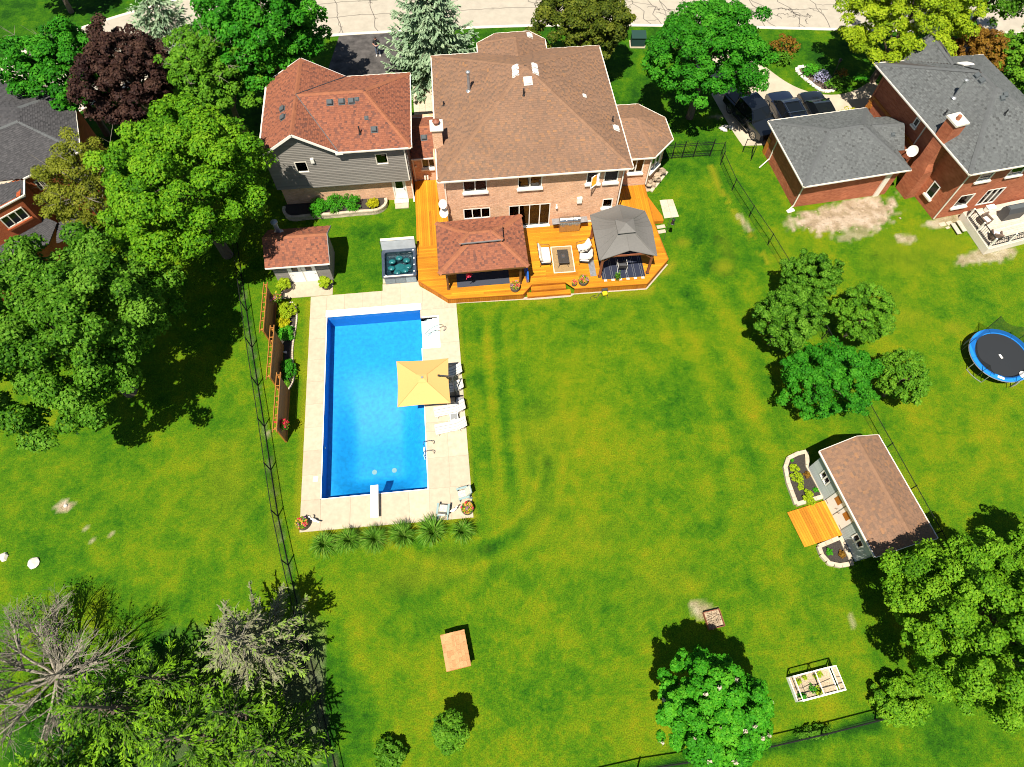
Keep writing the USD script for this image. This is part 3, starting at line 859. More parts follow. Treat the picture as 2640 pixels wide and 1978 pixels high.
def grass_clump(label, xy, r, h, seed, n=260):
    g = rnd(seed)
    q_ = g.uniform(.80, 1.08)
    r, h, n = r * q_, h * g.uniform(.85, 1.1), int(n * q_)
    lean = np.array([*g.normal(0, .10, 2), 0])
    t = thing('grass_clump', label, 'ornamental grass', (xy[0], xy[1], 0), group='ornamental grass clumps along the near pool edge', world=True)
    m = MB()
    for _ in range(n):
        a = g.uniform(0, 6.283)
        L = r * g.uniform(.55, 1.2)
        hh = h * g.uniform(.6, 1.1)
        d = np.array([math.cos(a), math.sin(a), 0])
        s = np.array([-math.sin(a), math.cos(a), 0]) * .013
        b0 = np.array([xy[0], xy[1], 0]) + d * r * .22 * g.random()
        pts = [b0 + d * L * u ** 1.2 + lean * u + [0, 0, hh * (1.9 * u - 1.35 * u * u) / .62] for u in (0, .4, .72, 1)]
        pts[-1][2] = max(pts[-1][2], .04)
        v = [pts[0] - s, pts[0] + s, pts[1] - s, pts[1] + s, pts[2] - s * .8, pts[2] + s * .8, pts[3]]
        m.add(v, [[0, 1, 3], [0, 3, 2], [2, 3, 5], [2, 5, 4], [4, 5, 6]], np.clip(.45 + g.normal(0, .26), 0, 1))
    m.build('blade', 'blade', t, kind='stuff')
    return t


def flower_barrel(label, loc, r=.33, h=.42, seed=1, kind='mixed', group='half barrel planters'):
    t = thing('barrel_planter', label, 'planter', loc, group=group, world=True)
    g = rnd(seed)
    x, y, z = loc
    MB().lathe([(r * .8, 0), (r * .95, h * .4), (r, h * .7), (r * .96, h), (r * .86, h), (r * .84, h * .82)], (x, y, z), 22).build('barrel', 'barrel', t)
    for f in (.2, .75):
        rr = r * (.9 if f < .5 else 1.0) + .006
        MB().lathe([(rr, h * f), (rr + .006, h * f + .01), (rr + .006, h * f + .05), (rr, h * f + .06)], (x, y, z), 22).build('hoop', 'barrel_hoop', t)
    MB().cyl((x, y, z + h * .78), r * .85, .03, 20).build('soil', 'soil', t)
    if kind == 'leafy':
        m, _ = crown_mesh(seed, (x, y, z + h + .16), (r * 1.15, r * 1.15, .34), 14, r * .55, 1500, .085, -.2)
        m.build('foliage', 'leaf_hosta', t)
    else:
        n = 420
        a, q = g.uniform(0, 6.28, n), np.sqrt(g.random(n)) * r * .95
        P = np.stack([x + q * np.cos(a), y + q * np.sin(a), z + h * .88 + g.uniform(0, .2, n)], 1)
        N = np.array([0, 0, 1.0]) + g.normal(0, .5, (n, 3))
        MB().add(*leaf_cards(P, N / np.linalg.norm(N, axis=1, keepdims=True), .09, g, g.uniform(0, 1, n), .7)).build('foliage', 'leaf_mid', t)
        n = 170
        a, q = g.uniform(0, 6.28, n), np.sqrt(g.random(n)) * r
        P = np.stack([x + q * np.cos(a), y + q * np.sin(a), z + h + .06 + g.uniform(0, .13, n)], 1)
        N = np.array([0, 0, 1.0]) + g.normal(0, .35, (n, 3))
        tone = np.clip(.5 + .5 * np.sin(P[:, 0] * 9 + seed) * np.cos(P[:, 1] * 8) + g.normal(0, .2, n), 0, 1)
        MB().add(*leaf_cards(P, N / np.linalg.norm(N, axis=1, keepdims=True), .085, g, tone, .9)).build('flowers', 'petals', t)
    return t
# ------------------------------------------------------------------ building helpers
def shingles(parent, planes, mt, expo=.15, tab=.32, seed=1, lift=.0):
    expo, tab = expo * .92, tab * .72
    """every tab of the roof as its own thin wedge; the field is one part because there are thousands"""
    g = rnd(seed)
    m = MB()
    V, T = [], []
    for pts in planes:
        p = np.array(pts, float)
        o, e, s, n = plane_basis(p)
        q = np.stack([(p - o) @ e, (p - o) @ s], 1)
        poly = Polygon(q).buffer(0)
        y = q[:, 1].min()
        ymax = q[:, 1].max()
        row = 0
        while y < ymax - .02:
            yt = min(y + expo * 1.12, ymax)
            ym = min(y + expo * .5, ymax - .005)
            cut = poly.intersection(LineString([(q[:, 0].min() - 1, ym), (q[:, 0].max() + 1, ym)]))
            for ln in getattr(cut, 'geoms', [cut]):
                if ln.length < .05:
                    continue
                a, b = sorted((ln.coords[0][0], ln.coords[-1][0]))
                x = a - g.uniform(0, tab)
                tooth = bool(g.random() < .5)
                while x < b:
                    tooth = (not tooth) if g.random() < .9 else tooth
                    w = tab * (g.choice([.8, 1.1, 1.5]) if tooth else g.choice([.55, .8, 1.0]))
                    xa, xb = max(x, a) + .003, min(x + w, b) - .003
                    x += w
                    if xb - xa < .03:
                        continue
                    th = (.024 if tooth else .012) + lift
                    tn = g.normal(.66, .13) if tooth else g.normal(.30, .14)
                    low = [o + e * u + s * y + n * th for u in (xa, xb)]
                    lo0 = [o + e * u + s * y + n * .001 for u in (xa, xb)]
                    top = [o + e * u + s * yt + n * (.004 + lift) for u in (xa, xb)]
                    V.append(np.array([low[0], low[1], top[1], top[0], lo0[0], lo0[1]]))
                    T.append(np.clip(tn, 0, 1))
            y += expo
            row += 1
    V = np.array(V)
    k = len(V)
    i = np.arange(k)[:, None] * 6
    F = np.vstack([i + [0, 1, 2], i + [0, 2, 3], i + [4, 5, 1], i + [4, 1, 0]])
    m.add(V.reshape(-1, 3), F, np.repeat(T, 6))
    return m.build('shingle_field', mt, parent, kind='stuff')


def ridge_caps(parent, lines, mt, step=.21, w=.15, each=True, seed=1, name='ridge_shingle'):
    """folded cap shingles along hips and ridges: lines of (p0, p1, normal a, normal b)"""
    g = rnd(seed)
    one = MB()
    for p0, p1, na, nb in lines:
        p0, p1 = np.array(p0, float), np.array(p1, float)
        d = p1 - p0
        L = np.linalg.norm(d)
        d /= L
        na, nb = np.array(na, float), np.array(nb, float)
        sa, sb = np.cross(na, d), np.cross(nb, d)
        mid = (na + nb) / np.linalg.norm(na + nb)
        if sa @ nb > 0:
            sa = -sa
        if sb @ na > 0:
            sb = -sb
        for k in range(max(1, int(L / step))):
            a, b = p0 + d * k * step, p0 + d * min(k * step + step * 1.1, L)
            m = MB() if each else one
            t = float(np.clip(g.normal(.5, .22), 0, 1))
            v = []
            for q, h in ((a, .034), (b, .024)):
                v += [q + sa * w + na * (h - .008), q + mid * h, q + sb * w + nb * (h - .008)]
            for q, h in ((a, .006),):
                v += [q + sa * w + na * h, q + mid * h, q + sb * w + nb * h]
            f = [[0, 1, 4, 3], [1, 2, 5, 4], [6, 7, 1, 0], [7, 8, 2, 1]]
            f3 = np.array([[x[0], x[1], x[2]] for x in f] + [[x[0], x[2], x[3]] for x in f])
            m.add(v, f3, t)
            if each:
                m.build(name, mt, parent)
    if not each:
        one.build(name, mt, parent, kind='stuff')


def face_up(p):
    return p if plane_basis(np.array(p, float))[3][2] > 0 else p[::-1]


def plane_n(p):
    n = plane_basis(np.array(p, float))[3]
    return n if n[2] > 0 else -n


class Wall:
    """a wall from p0 to p1 (outside on its right-hand side going from p0 to p1)"""

    def __init__(self, p0, p1, z0, z1):
        self.p0, self.p1 = np.array(p0, float), np.array(p1, float)
        self.L = np.linalg.norm(self.p1 - self.p0)
        self.u = (self.p1 - self.p0) / self.L
        self.n = np.array([self.u[1], -self.u[0]])
        self.z0, self.z1 = z0, z1

    def pt(self, u, z, out=0.0):
        q = self.p0 + self.u * u + self.n * out
        return np.array([q[0], q[1], z])

    def solid(self, poly, out0, out1, m=None, tone=.5):
        """poly in (u, z), from out0 to out1 along the outward normal"""
        m = m or MB()
        for gq in getattr(poly, 'geoms', [poly]):
            if gq.geom_type != 'Polygon' or gq.area < 1e-6:
                continue
            e = trimesh.creation.extrude_polygon(gq, out1 - out0, engine='earcut')
            v = np.array(e.vertices)
            q = self.p0 + v[:, :1] * self.u + (v[:, 2:] + out0) * self.n
            m.add(np.c_[q, v[:, 1]], e.faces, tone)
        return m


def window(parent, w, u0, u1, z0, z1, mull=1, frame='white', sill=True, depth=.07, fr=.065, curtain=False, sill_mat='white', blind=False, glassm='pane_glass', frame_out=.02):
    """frame with mullions (a part), its panes and its sill (sub-parts)"""
    outer = sbox(u0, z0, u1, z1)
    hole = outer.buffer(-fr, join_style=2)
    f = outer.difference(hole)
    for k in range(1, mull + 1):
        x = u0 + (u1 - u0) * k / (mull + 1)
        f = f.union(sbox(x - fr * .55, z0 + fr * .5, x + fr * .55, z1 - fr * .5))
    win = w.solid(f, -depth, frame_out).build('window', frame, parent)
    for k in range(mull + 1):
        a, b = u0 + (u1 - u0) * k / (mull + 1), u0 + (u1 - u0) * (k + 1) / (mull + 1)
        w.solid(sbox(a + fr * .6, z0 + fr * .8, b - fr * .6, z1 - fr * .8), -depth * .6, -depth * .6 + .008).build('pane', glassm, win)
    if sill:
        w.solid(sbox(u0 - .07, z0 - .13, u1 + .07, z0 - .004), .0, .15).build('sill', sill_mat, win)
    if curtain:
        w.solid(sbox(u0 + .05, z0 + .05, u0 + (u1 - u0) * .28, z1 - .05), -.32, -.30).build('curtain', 'curtain', win)
    if blind:
        w.solid(sbox(u0 + .05, z0 + .05 + (z1 - z0) * .0, u1 - .05, z1 - .05), -.22, -.20).build('blind', blind if isinstance(blind, str) else 'curtain', win)
    return win


def walls(parent, pts, z0, z1, mt, holes=None, thick=.24, tops=None, close=True, name='wall'):
    """walls round a footprint (counter-clockwise); holes: {wall index: [(u0, u1, z0, z1)]}; tops: {index: (u, z) gable apex points}"""
    W = []
    n = len(pts)
    for i in range(n if close else n - 1):
        w = Wall(pts[i], pts[(i + 1) % n], z0, z1)
        poly = [(.003, z0), (w.L - .003, z0), (w.L - .003, z1)] + list((tops or {}).get(i, [])) + [(.003, z1)]
        p = Polygon(poly)
        for h in (holes or {}).get(i, []):
            p = p.difference(sbox(h[0], h[2], h[1], h[3]))
        w.solid(p, -thick, 0).build(name, mt, parent)
        W.append(w)
    return W


def gutter(parent, pts, close=True, mt='offwhite', s=.08, drop=.05, fascia=.16):
    n = len(pts)
    for i in range(n if close else n - 1):
        a, b = np.array(pts[i], float), np.array(pts[(i + 1) % n], float)
        d = (b - a) / np.linalg.norm(b - a)
        o = np.array([d[1], -d[0], 0])
        m = MB()
        m.bar(a + o * (s / 2 + .004) - [0, 0, drop + .0] - d * .0, b + o * (s / 2 + .004) - [0, 0, drop], s, .09)
        g_ = m.build('gutter', mt, parent)
        MB().bar(a - o * .014 - [0, 0, fascia / 2 + .02] + d * .02, b - o * .014 - [0, 0, fascia / 2 + .02] - d * .02, .028, fascia).build('fascia', mt, g_)


def downspout(parent, pts, mt='white', w=.075):
    m = MB()
    for a, b in zip(pts[:-1], pts[1:]):
        m.bar(a, b, w, w * .8)
    return m.build('downspout', mt, parent)


def roof_vent(parent, p, n, mt='vent_grey', s=.32, h=.2):
    """low box vent with a hood on a base flange, sitting square on the slope"""
    n = np.array(n, float)
    e = np.cross([0, 0, 1.0], n); e /= np.linalg.norm(e)
    u = np.cross(n, e)
    p = np.array(p, float)
    m = MB()
    def ring(k, hh):
        return [p + e * k * a + u * k * b + n * hh for a, b in ((-1, -1), (1, -1), (1, 1), (-1, 1))]
    m.hull(ring(s * .72, .012) + ring(s * .72, .026))
    m.hull(ring(s * .42, .02) + ring(s * .42, h * .5))
    m.hull(ring(s * .55, h * .45) + ring(s * .55, h * .7) + ring(s * .42, h))
    return m.build('roof_vent', mt, parent)


def vent_pipe(parent, p, h=.5, r=.05, mt='black_metal', cap=False, name='vent_pipe'):
    m = MB().cyl((p[0], p[1], p[2] - .1), r, h + .1, 12)
    m.cyl((p[0], p[1], p[2] - .02), r * 2.2, .1, 12, r2=r * 1.1)
    if cap:
        m.cyl((p[0], p[1], p[2] + h), r * 1.5, .1, 14, r2=r * 1.5)
        m.cyl((p[0], p[1], p[2] + h + .1), r * 1.5, .06, 14, r2=.02)
    return m.build(name, mt, parent)


def on_plane(pl, x, y):
    p = np.array(face_up(pl), float)
    o, e, s, n = plane_basis(p)
    return np.array([x, y, o[2] - ((x - o[0]) * n[0] + (y - o[1]) * n[1]) / n[2]]), n


def dish(parent, c, d, r=.33, mt='offwhite', mast=None):
    """satellite dish facing d on a short arm"""
    c, d = np.array(c, float), np.array(d, float)
    d /= np.linalg.norm(d)
    a = np.cross(d, [0, 0, 1.0]); a /= np.linalg.norm(a)
    b = np.cross(a, d)
    V, F = [], []
    n = 18
    for k, (q, z) in enumerate(((0, -.09), (.5, -.068), (1, 0), (1.0, -.03), (.5, -.098), (0, -.12))):
        V += [c + a * r * .9 * q * math.cos(t) + b * r * q * math.sin(t) + d * z for t in np.arange(n) * 2 * math.pi / n]
    for i in range(5):
        for j in range(n):
            F.append([i * n + j, i * n + (j + 1) % n, (i + 1) * n + (j + 1) % n, (i + 1) * n + j])
    p = MB().add(V, F).build('satellite_dish', mt, parent)
    MB().tube([c - b * r * .9, c + d * .42 - b * .12], .014, 5).build('feed_arm', 'galv', p)
    if mast is not None:
        MB().tube([c - d * .1, c - d * .1 - [0, 0, .25], mast], .022, 6).build('mount', 'galv', p)
    return p


def slope_roof(parent, planes, mt, thick=.10, expo=.15, tab=.32, seed=1, name='roof'):
    planes = [face_up(p) for p in planes]
    m = MB()
    for p in planes:
        m.planar(p, thick)
    r = m.build(name, 'roof_base', parent)
    shingles(r, planes, mt, expo, tab, seed)
    return r


def cap_lines(planes, pairs):
    """hip and ridge lines: (point a, point b, plane i, plane j)"""
    return [(a, b, plane_n(planes[i]), plane_n(planes[j])) for a, b, i, j in pairs]
# ------------------------------------------------------------------ pool and its deck
def pool():
    d = thing('pool_deck', 'cream concrete pool surround of large jointed slabs', loc=(-6, 19, 0), kind='structure', world=True)
    outer = Polygon([(-11.02, 11.06), (-1.03, 10.96), (-1.12, 26.06), (-1.66, 26.06), (-3.56, 27.6), (-3.56, 28.0), (-6.1, 28.0), (-6.1, 27.45), (-11.0, 27.42)])
    hole = sbox(POOL[0], POOL[2], POOL[1], POOL[3]).union(sbox(POOL[1] - .01, STEP[2], STEP[1], STEP[3]))
    cov = sbox(-9.95, 25.60, -3.48, 26.17)
    MB().prism(outer.buffer(-.02).difference(hole.buffer(.03)), -.10, .012).build('bed', 'concrete_gap', d)
    ring = outer.difference(hole).difference(cov.buffer(.01))
    left = [11.0, 12.93, 14.5, 16.05, 17.6, 19.2, 20.8, 22.4, 24.0, 25.62, 27.5]
    slabs(d, ring.intersection(sbox(-11.1, 12.93, POOL[0], 25.62)), [-11.1, POOL[0]], left[1:-1], -.09, .03, 'concrete', seed=2)
    slabs(d, ring.intersection(sbox(-11.1, 10.9, -.9, 12.93)), [-11.1, -9.86, -8.15, -6.35, -4.72, -3.52, -2.3, -.9], [10.9, 12.93], -.09, .03, 'concrete', seed=3)
    slabs(d, ring.intersection(sbox(-11.1, 25.62, -3.4, 28.1)), [-11.1, -9.9, -8.7, -7.45, -6.2, -4.9, -3.4], [25.62, 28.1], -.09, .03, 'concrete', seed=4)
    slabs(d, ring.intersection(sbox(POOL[1], 12.93, -.9, 17.2)), [POOL[1], -2.25, -.9], [12.93, 14.85, 16.6, 17.2], -.09, .03, 'concrete', seed=5)
    slabs(d, ring.intersection(sbox(POOL[1], 17.2, -.9, 25.62)), [POOL[1], -.9], [17.2, 19.0, 21.0, 22.9, 25.62], -.09, .03, 'concrete', seed=6)
    slabs(d, ring.intersection(sbox(-3.4, 25.62, -.9, 28.1)), [-3.4, -1.9, -.9], [25.62, 28.1], -.09, .03, 'concrete', seed=7)
    p = thing('swimming_pool', 'long rectangular swimming pool with bright blue water', 'swimming pool', (-6.7, 19.3, 0), world=True)
    x0, x1, y0, y1 = POOL
    W = MB()
    zs = -1.15
    def quad(m, a, b, c, e):
        m.add([a, b, c, e], [[0, 1, 2, 3]])
    for a, b in (((x0, y0), (x0, y1)), ((x0, y1), (x1, y1)), ((x1, y1), (x1, STEP[3])), ((x1, STEP[2]), (x1, y0)), ((x1, y0), (x0, y0))):
        quad(W, (*b, .02), (*a, .02), (*a, zs), (*b, zs))
    W.build('pool_wall', 'pool_wall', p)
    zd = -2.15
    xs, ys = np.linspace(x0, x1, 26), np.linspace(y0, y1, 50)
    sm = lambda q: q * q * (3 - 2 * q)
    X, Y = np.meshgrid(xs, ys)
    ax = sm(np.clip(np.minimum(X - x0, x1 - X) / 1.9, 0, 1))
    ay = sm(np.clip((Y - y0) / 1.7, 0, 1)) * sm(np.clip((22.5 - Y) / 6.0, 0, 1))
    Z = zs + (zd - zs) * ax * ay
    q = [[i * 26 + k, i * 26 + k + 1, (i + 1) * 26 + k + 1, (i + 1) * 26 + k] for i in range(49) for k in range(25)]
    MB().add(np.stack([X.ravel(), Y.ravel(), Z.ravel()], 1), q).build('pool_floor', 'pool_liner', p, smooth=True)
    wp = sbox(x0 + .002, y0 + .002, x1 - .002, y1 - .002).union(sbox(x1 - .01, STEP[2] + .002, STEP[1] - .002, STEP[3] - .002))
    MB().sheet(wp, -.10).build('water', 'pool_water', p)
    cp = MB()
    for a in (sbox(x0 - .05, y0 - .05, x0, y1), sbox(x0 - .05, y0 - .05, x1 + .05, y0), sbox(x1, y0, x1 + .05, STEP[2])):
        cp.prism(a, -.02, .037)
    cp.build('coping', 'white', p)
    s2 = MB()
    for k in range(3):
        xa, xb = STEP[1] - .38 * (k + 1) - .02, STEP[1] - .38 * k - .003 * (k == 0) - .02 * (k > 0)
        s2.bb(max(xa, x1), xb, STEP[2] + .004, STEP[3] - .004, -1.15, -.17 - .13 * k)
    s2.build('entry_step', 'white_step', p)
    r = MB()
    r.bb(STEP[1] - .02, STEP[1] + .06, STEP[2] - .06, STEP[3] + .06, -.05, .036)
    r.bb(x1 + .1, STEP[1] - .02, STEP[3], STEP[3] + .06, -.05, .036).bb(x1 + .1, STEP[1] - .02, STEP[2] - .06, STEP[2], -.05, .036)
    r.build('step_rim', 'white_step', p)
    for x in (-7.1, -5.85):
        MB().cyl((x, 15.1, zd + .004), .16, .03, 16).build('drain', 'teal_chair', p, label='round pale drain on the deep floor')
    lid = MB()
    lid.cbox((-6.715, 25.90, .045), (6.45, .54, .085), .02)
    lid.build('cover_lid', 'white', p)
    MB().cbox((-10.22, 14.2, .034), (.3, .3, .012), .004).build('skimmer_lid', 'white_gloss', p)
    MB().cyl((-9.835, 16.3, -.35), .08, .03, 12).build('return_jet', 'white_gloss', p)
    # diving board
    t = thing('diving_board', 'white diving board jutting over the near end of the pool', 'diving board', (-6.66, 12.3, 0), world=True)
    MB().cbox((-6.66, 12.35, .47), (.46, 1.95, .06), .02).build('board', 'white_gloss', t)
    b = MB()
    b.cbox((-6.66, 11.75, .235), (.38, .5, .41), .04)
    b.cbox((-6.66, 12.55, .30), (.36, .12, .28), .03)
    b.build('stand', 'white', t)
    # ladder
    t = thing('pool_ladder', 'chrome grab rail ladder at the deep end of the pool', 'ladder', (-3.4, 15.3, 0), world=True)
    for y in (15.75, 15.12):
        a = np.linspace(0, np.pi, 10)
        pts = [(-3.72, y, -.9), (-3.72, y, .35)] + [(-3.72 + .3 * (1 - math.cos(q)), y, .35 + .3 * math.sin(q)) for q in a[1:]] + [(-3.12, y, .03)]
        MB().tube(pts, .024, 6).build('grab_rail', 'metal', t)
    for z in (-.3, -.6, -.85):
        MB().cbox((-3.74, 15.43, z), (.1, .6, .03), .008).build('tread', 'white_gloss', t)
    t = thing('handrail', 'bent chrome handrail beside the white pool entry steps', 'handrail', (-2.7, 23.6, 0), world=True)
    pts = [(-2.05, 23.85, .03), (-2.05, 23.85, .62), (-2.2, 23.83, .8), (-2.5, 23.75, .82), (-3.2, 23.55, .42), (-3.3, 23.5, .28), (-3.2, 23.55, .2), (-2.7, 23.7, .28), (-2.35, 23.80, .12), (-2.3, 23.8, -.25)]
    MB().tube(smooth_line(pts, 4), .024, 6).build('rail', 'metal', t)
    MB().cyl((-2.05, 23.85, .03), .06, .02, 12).build('flange', 'metal', t)


pool()


def umbrella():
    t = thing('cantilever_umbrella', 'square tan canvas umbrella on a side mast over the pool edge', 'umbrella', (-1.62, 18.85, 0), world=True)
    cx, cy, z0, z1 = -3.36, 18.80, 2.5, 3.02
    co = [(-4.93, 20.38), (-4.93, 17.27), (-1.80, 17.23), (-1.78, 20.28)]
    n = 9
    m = MB()
    V, F = [], []
    for k in range(4):
        a, b = np.array(co[k]), np.array(co[(k + 1) % 4])
        base = len(V)
        for i in range(n + 1):
            for j in range(n + 1):
                u, w = i / n, j / n
                e = a + (b - a) * w
                p = np.array([cx, cy]) + (e - [cx, cy]) * u * (1 - .035 * math.sin(math.pi * w) * u)
                z = z1 + (z0 - z1) * (u ** .93) - .03 * math.sin(math.pi * w) * u * u + .035 * math.sin(math.pi * w) * u * (1 - u) * -1
                V.append([*p, z])
        for i in range(n):
            for j in range(n):
                F.append([base + i * (n + 1) + j, base + (i + 1) * (n + 1) + j, base + (i + 1) * (n + 1) + j + 1, base + i * (n + 1) + j + 1])
    m.add(V, F)
    V2 = np.array(V) - [0, 0, .012]
    m.add(V2, np.array(F)[:, ::-1])
    m.build('canopy', 'canvas', t, smooth=40)
    for k in range(4):
        a, b = np.array([cx, cy, z1 + .004]), np.array([*co[k], z0 + .004])
        MB().tube([a + (b - a) * q for q in (.05, .5, 1)], .012, 4).build('seam', 'canvas_seam', t)
        MB().bar(np.array([cx, cy, z1 - .05]), b - [0, 0, .05], .03, .03).build('rib', 'dark_metal', t)
    v = MB()
    v.add([(cx - .28, cy - .28, z1 - .035), (cx + .28, cy - .28, z1 - .035), (cx + .28, cy + .28, z1 - .035), (cx - .28, cy + .28, z1 - .035), (cx, cy, z1 + .055)], [[0, 1, 4], [1, 2, 4], [2, 3, 4], [3, 0, 4]])
    v.build('vent', 'canvas', t)
    MB().cyl((cx, cy, z1 + .04), .07, .05, 14).build('finial', 'grey_trim', t)
    MB().tube([(-1.58, 18.85, .1), (-1.58, 18.85, 2.72)], .045, 10).build('mast', 'dark_metal', t)
    MB().bar((-1.5, 18.86, 2.72), (-2.35, 18.86, 3.0), .07, .09).build('arm', 'dark_metal', t)
    MB().cbox((-2.38, 18.86, 3.02), (.13, .11, .12), .02).build('arm_cap', 'black_metal', t)
    MB().bar((-1.58, 18.85, 1.7), (-2.0, 18.86, 2.86), .035, .05).build('brace', 'dark_metal', t)
    MB().cbox((-1.58, 18.77, 1.35), (.09, .14, .2), .02).build('crank_box', 'black_metal', t)
    b = MB()
    b.bar((-2.05, 18.85, .08), (-1.11, 18.85, .08), .09, .08).bar((-1.58, 18.4, .08), (-1.58, 19.3, .08), .085, .075)
    b.build('cross_base', 'black_metal', t)


umbrella()


def lounger_proto(label, loc, rz):
    """feet towards -x, head towards +x, in its own frame"""
    t = thing('sun_lounger', label, 'sun lounger', loc, rz, 'striped loungers in a row beside the pool')
    fl = [(-.95, .33), (.35, .33)]
    hd = [(.35, .33), (.92, .74)]
    for s in (-1, 1):
        MB().tube([(-.98, s * .32, .33), (.35, s * .32, .33), (.95, s * .32, .75)], .018, 6).build('side_rail', 'offwhite', t)
        MB().tube([(-.8, s * .32, .33), (-.86, s * .34, .0)], .017, 6).build('leg', 'offwhite', t)
        MB().tube([(.45, s * .32, .36), (.55, s * .34, .0)], .017, 6).build('leg', 'offwhite', t)
        MB().tube([(.8, s * .32, .63), (.66, s * .3, .3), (.3, s * .32, .33)], .013, 5).build('back_brace', 'offwhite', t)
        MB().tube([(-.1, s * .35, .33), (-.08, s * .36, .52), (.3, s * .36, .54), (.42, s * .34, .4)], .017, 6).build('arm', 'offwhite', t)
    MB().tube([(-.98, -.32, .33), (-.98, .32, .33)], .018, 6).build('foot_rail', 'offwhite', t)
    MB().tube([(.95, -.32, .75), (.95, .32, .75)], .018, 6).build('head_rail', 'offwhite', t)
    n = 13
    for nm, (a, b) in (('seat_sling', fl), ('back_sling', hd)):
        L = MB()
        D = MB()
        for k in range(n):
            y0, y1 = -.305 + .61 * k / n, -.305 + .61 * (k + 1) / n
            m = D if k % 4 == 1 else L
            sag = -.03 * math.sin(math.pi * (k + .5) / n)
            m.add([(a[0], y0, a[1] + sag), (b[0], y0, b[1] + sag), (b[0], y1, b[1] + sag), (a[0], y1, a[1] + sag)], [[0, 1, 2, 3]])
        p = L.build(nm, 'sling_white', t)
        D.build('dark_stripe', 'sling_grey', p)
    return t.GetPrim() if hasattr(t, 'GetPrim') else t


GL = 'striped loungers in a row beside the pool'
lp = lounger_proto('striped white lounger nearest the pool ladder, fully in the sun', (-1.97, 16.68, .03), 7)
copy_of(lp, (-1.98, 17.85, .03), 7, 'striped lounger half under the umbrella, beside the small side table')
copy_of(lp, (-2.0, 19.35, .03), 5, 'striped lounger behind the umbrella mast, mostly under the canopy')
copy_of(lp, (-2.02, 20.45, .03), 6, 'striped lounger farthest from the diving board, at the far umbrella edge')
t = thing('side_table', 'small square slatted white side table between two loungers', 'side table', (-1.75, 17.28, .03), 4)
MB().cbox((0, 0, .40), (.5, .46, .03), .01).build('table_top', 'sling_grey', t)
for a, b, c, d in ((-.25, .25, -.25, -.21), (-.25, .25, .21, .25), (-.25, -.21, -.21, .21), (.21, .25, -.21, .21)):
    MB().bb(a, b, c, d, .385, .43).build('rim', 'white_gloss', t)
for sx in (-1, 1):
    for sy in (-1, 1):
        MB().tube([(sx * .21, sy * .19, .39), (sx * .23, sy * .21, 0)], .015, 6).build('leg', 'white_gloss', t)
t = thing('round_table', 'round grey side table beside the umbrella mast', 'side table', (-1.30, 18.30, .03))
MB().cyl((0, 0, .42), .27, .03, 22).build('table_top', 'galv', t)
for a in (0, 2.1, 4.2):
    MB().tube([(.1 * math.cos(a), .1 * math.sin(a), .42), (.24 * math.cos(a), .24 * math.sin(a), 0)], .014, 6).build('leg', 'dark_metal', t)


def adirondack(label, loc, rz):
    t = thing('garden_chair', label, 'garden chair', loc, rz, 'pale green garden chairs at the pool corner')
    MB().cbox((0, .0, .34), (.5, .52, .04), .012).build('seat', 'teal_chair', t)
    MB().hull([(x, y, z) for x in (-.25, .25) for y, z in ((.22, .33), (.26, .33), (.52, .95), (.55, .94))]).build('backrest', 'teal_chair', t)
    for s in (-1, 1):
        MB().cbox((s * .31, .03, .55), (.12, .66, .03), .012).build('armrest', 'teal_chair', t)
        MB().bar((s * .31, -.24, 0), (s * .31, -.24, .54), .07, .05).build('leg', 'teal_chair', t)
        MB().bar((s * .28, .5, 0), (s * .28, .22, .36), .07, .05).build('leg', 'teal_chair', t)
    MB().cbox((0, -.02, .40), (.46, .48, .09), .035).build('seat_cushion', 'cushion_print', t)
    MB().hull([(x, y, z) for x in (-.22, .22) for y, z in ((.16, .42), (.23, .42), (.44, .92), (.50, .90))]).build('back_cushion', 'cushion_print', t)
    return t


adirondack('pale green cushioned chair facing the pool, left of the white bird statue', (-2.72, 11.5, .03), 170)
adirondack('pale green cushioned chair on the deck edge, above the flower barrel', (-1.55, 12.3, .03), -80)


def bird(label, loc, rz):
    t = thing('bird_statue', label, 'statue', loc, rz, 'white bird statues at the pool corners')
    m = trimesh.convex.convex_hull(np.array([(.16 * math.cos(a) * math.cos(b), .1 * math.sin(a) * math.cos(b), .28 + .11 * math.sin(b)) for a in np.linspace(0, 6.28, 13) for b in np.linspace(-1.5, 1.5, 7)]))
    MB().mesh(m).build('body', 'white', t)
    MB().hull([(-.12, -.04, .3), (-.12, .04, .3), (-.34, -.05, .42), (-.34, .05, .42), (-.3, 0, .38)]).build('tail', 'white', t)
    MB().tube(smooth_line([(.1, 0, .3), (.2, 0, .44), (.2, 0, .56), (.24, 0, .62)], 4), [.06] * 6 + [.035] * 8 + [.04] * 2, 7).build('neck', 'white', t)
    MB().ball((.25, 0, .63), (.06, .045, .045), 1).build('head', 'white', t)
    MB().tube([(.29, 0, .63), (.37, 0, .61)], [.02, .004], 5).build('beak', 'terracotta', t)
    for s in (-1, 1):
        MB().tube([(0, s * .04, .2), (0, s * .04, 0)], .012, 5).build('leg', 'white', t)
    return t


bird('white bird statue beside the flower barrel at the left pool corner', (-10.12, 11.6, .03), 150)
bird('white bird statue between the cushioned chair and the flower barrel', (-2.15, 11.42, .03), 20)
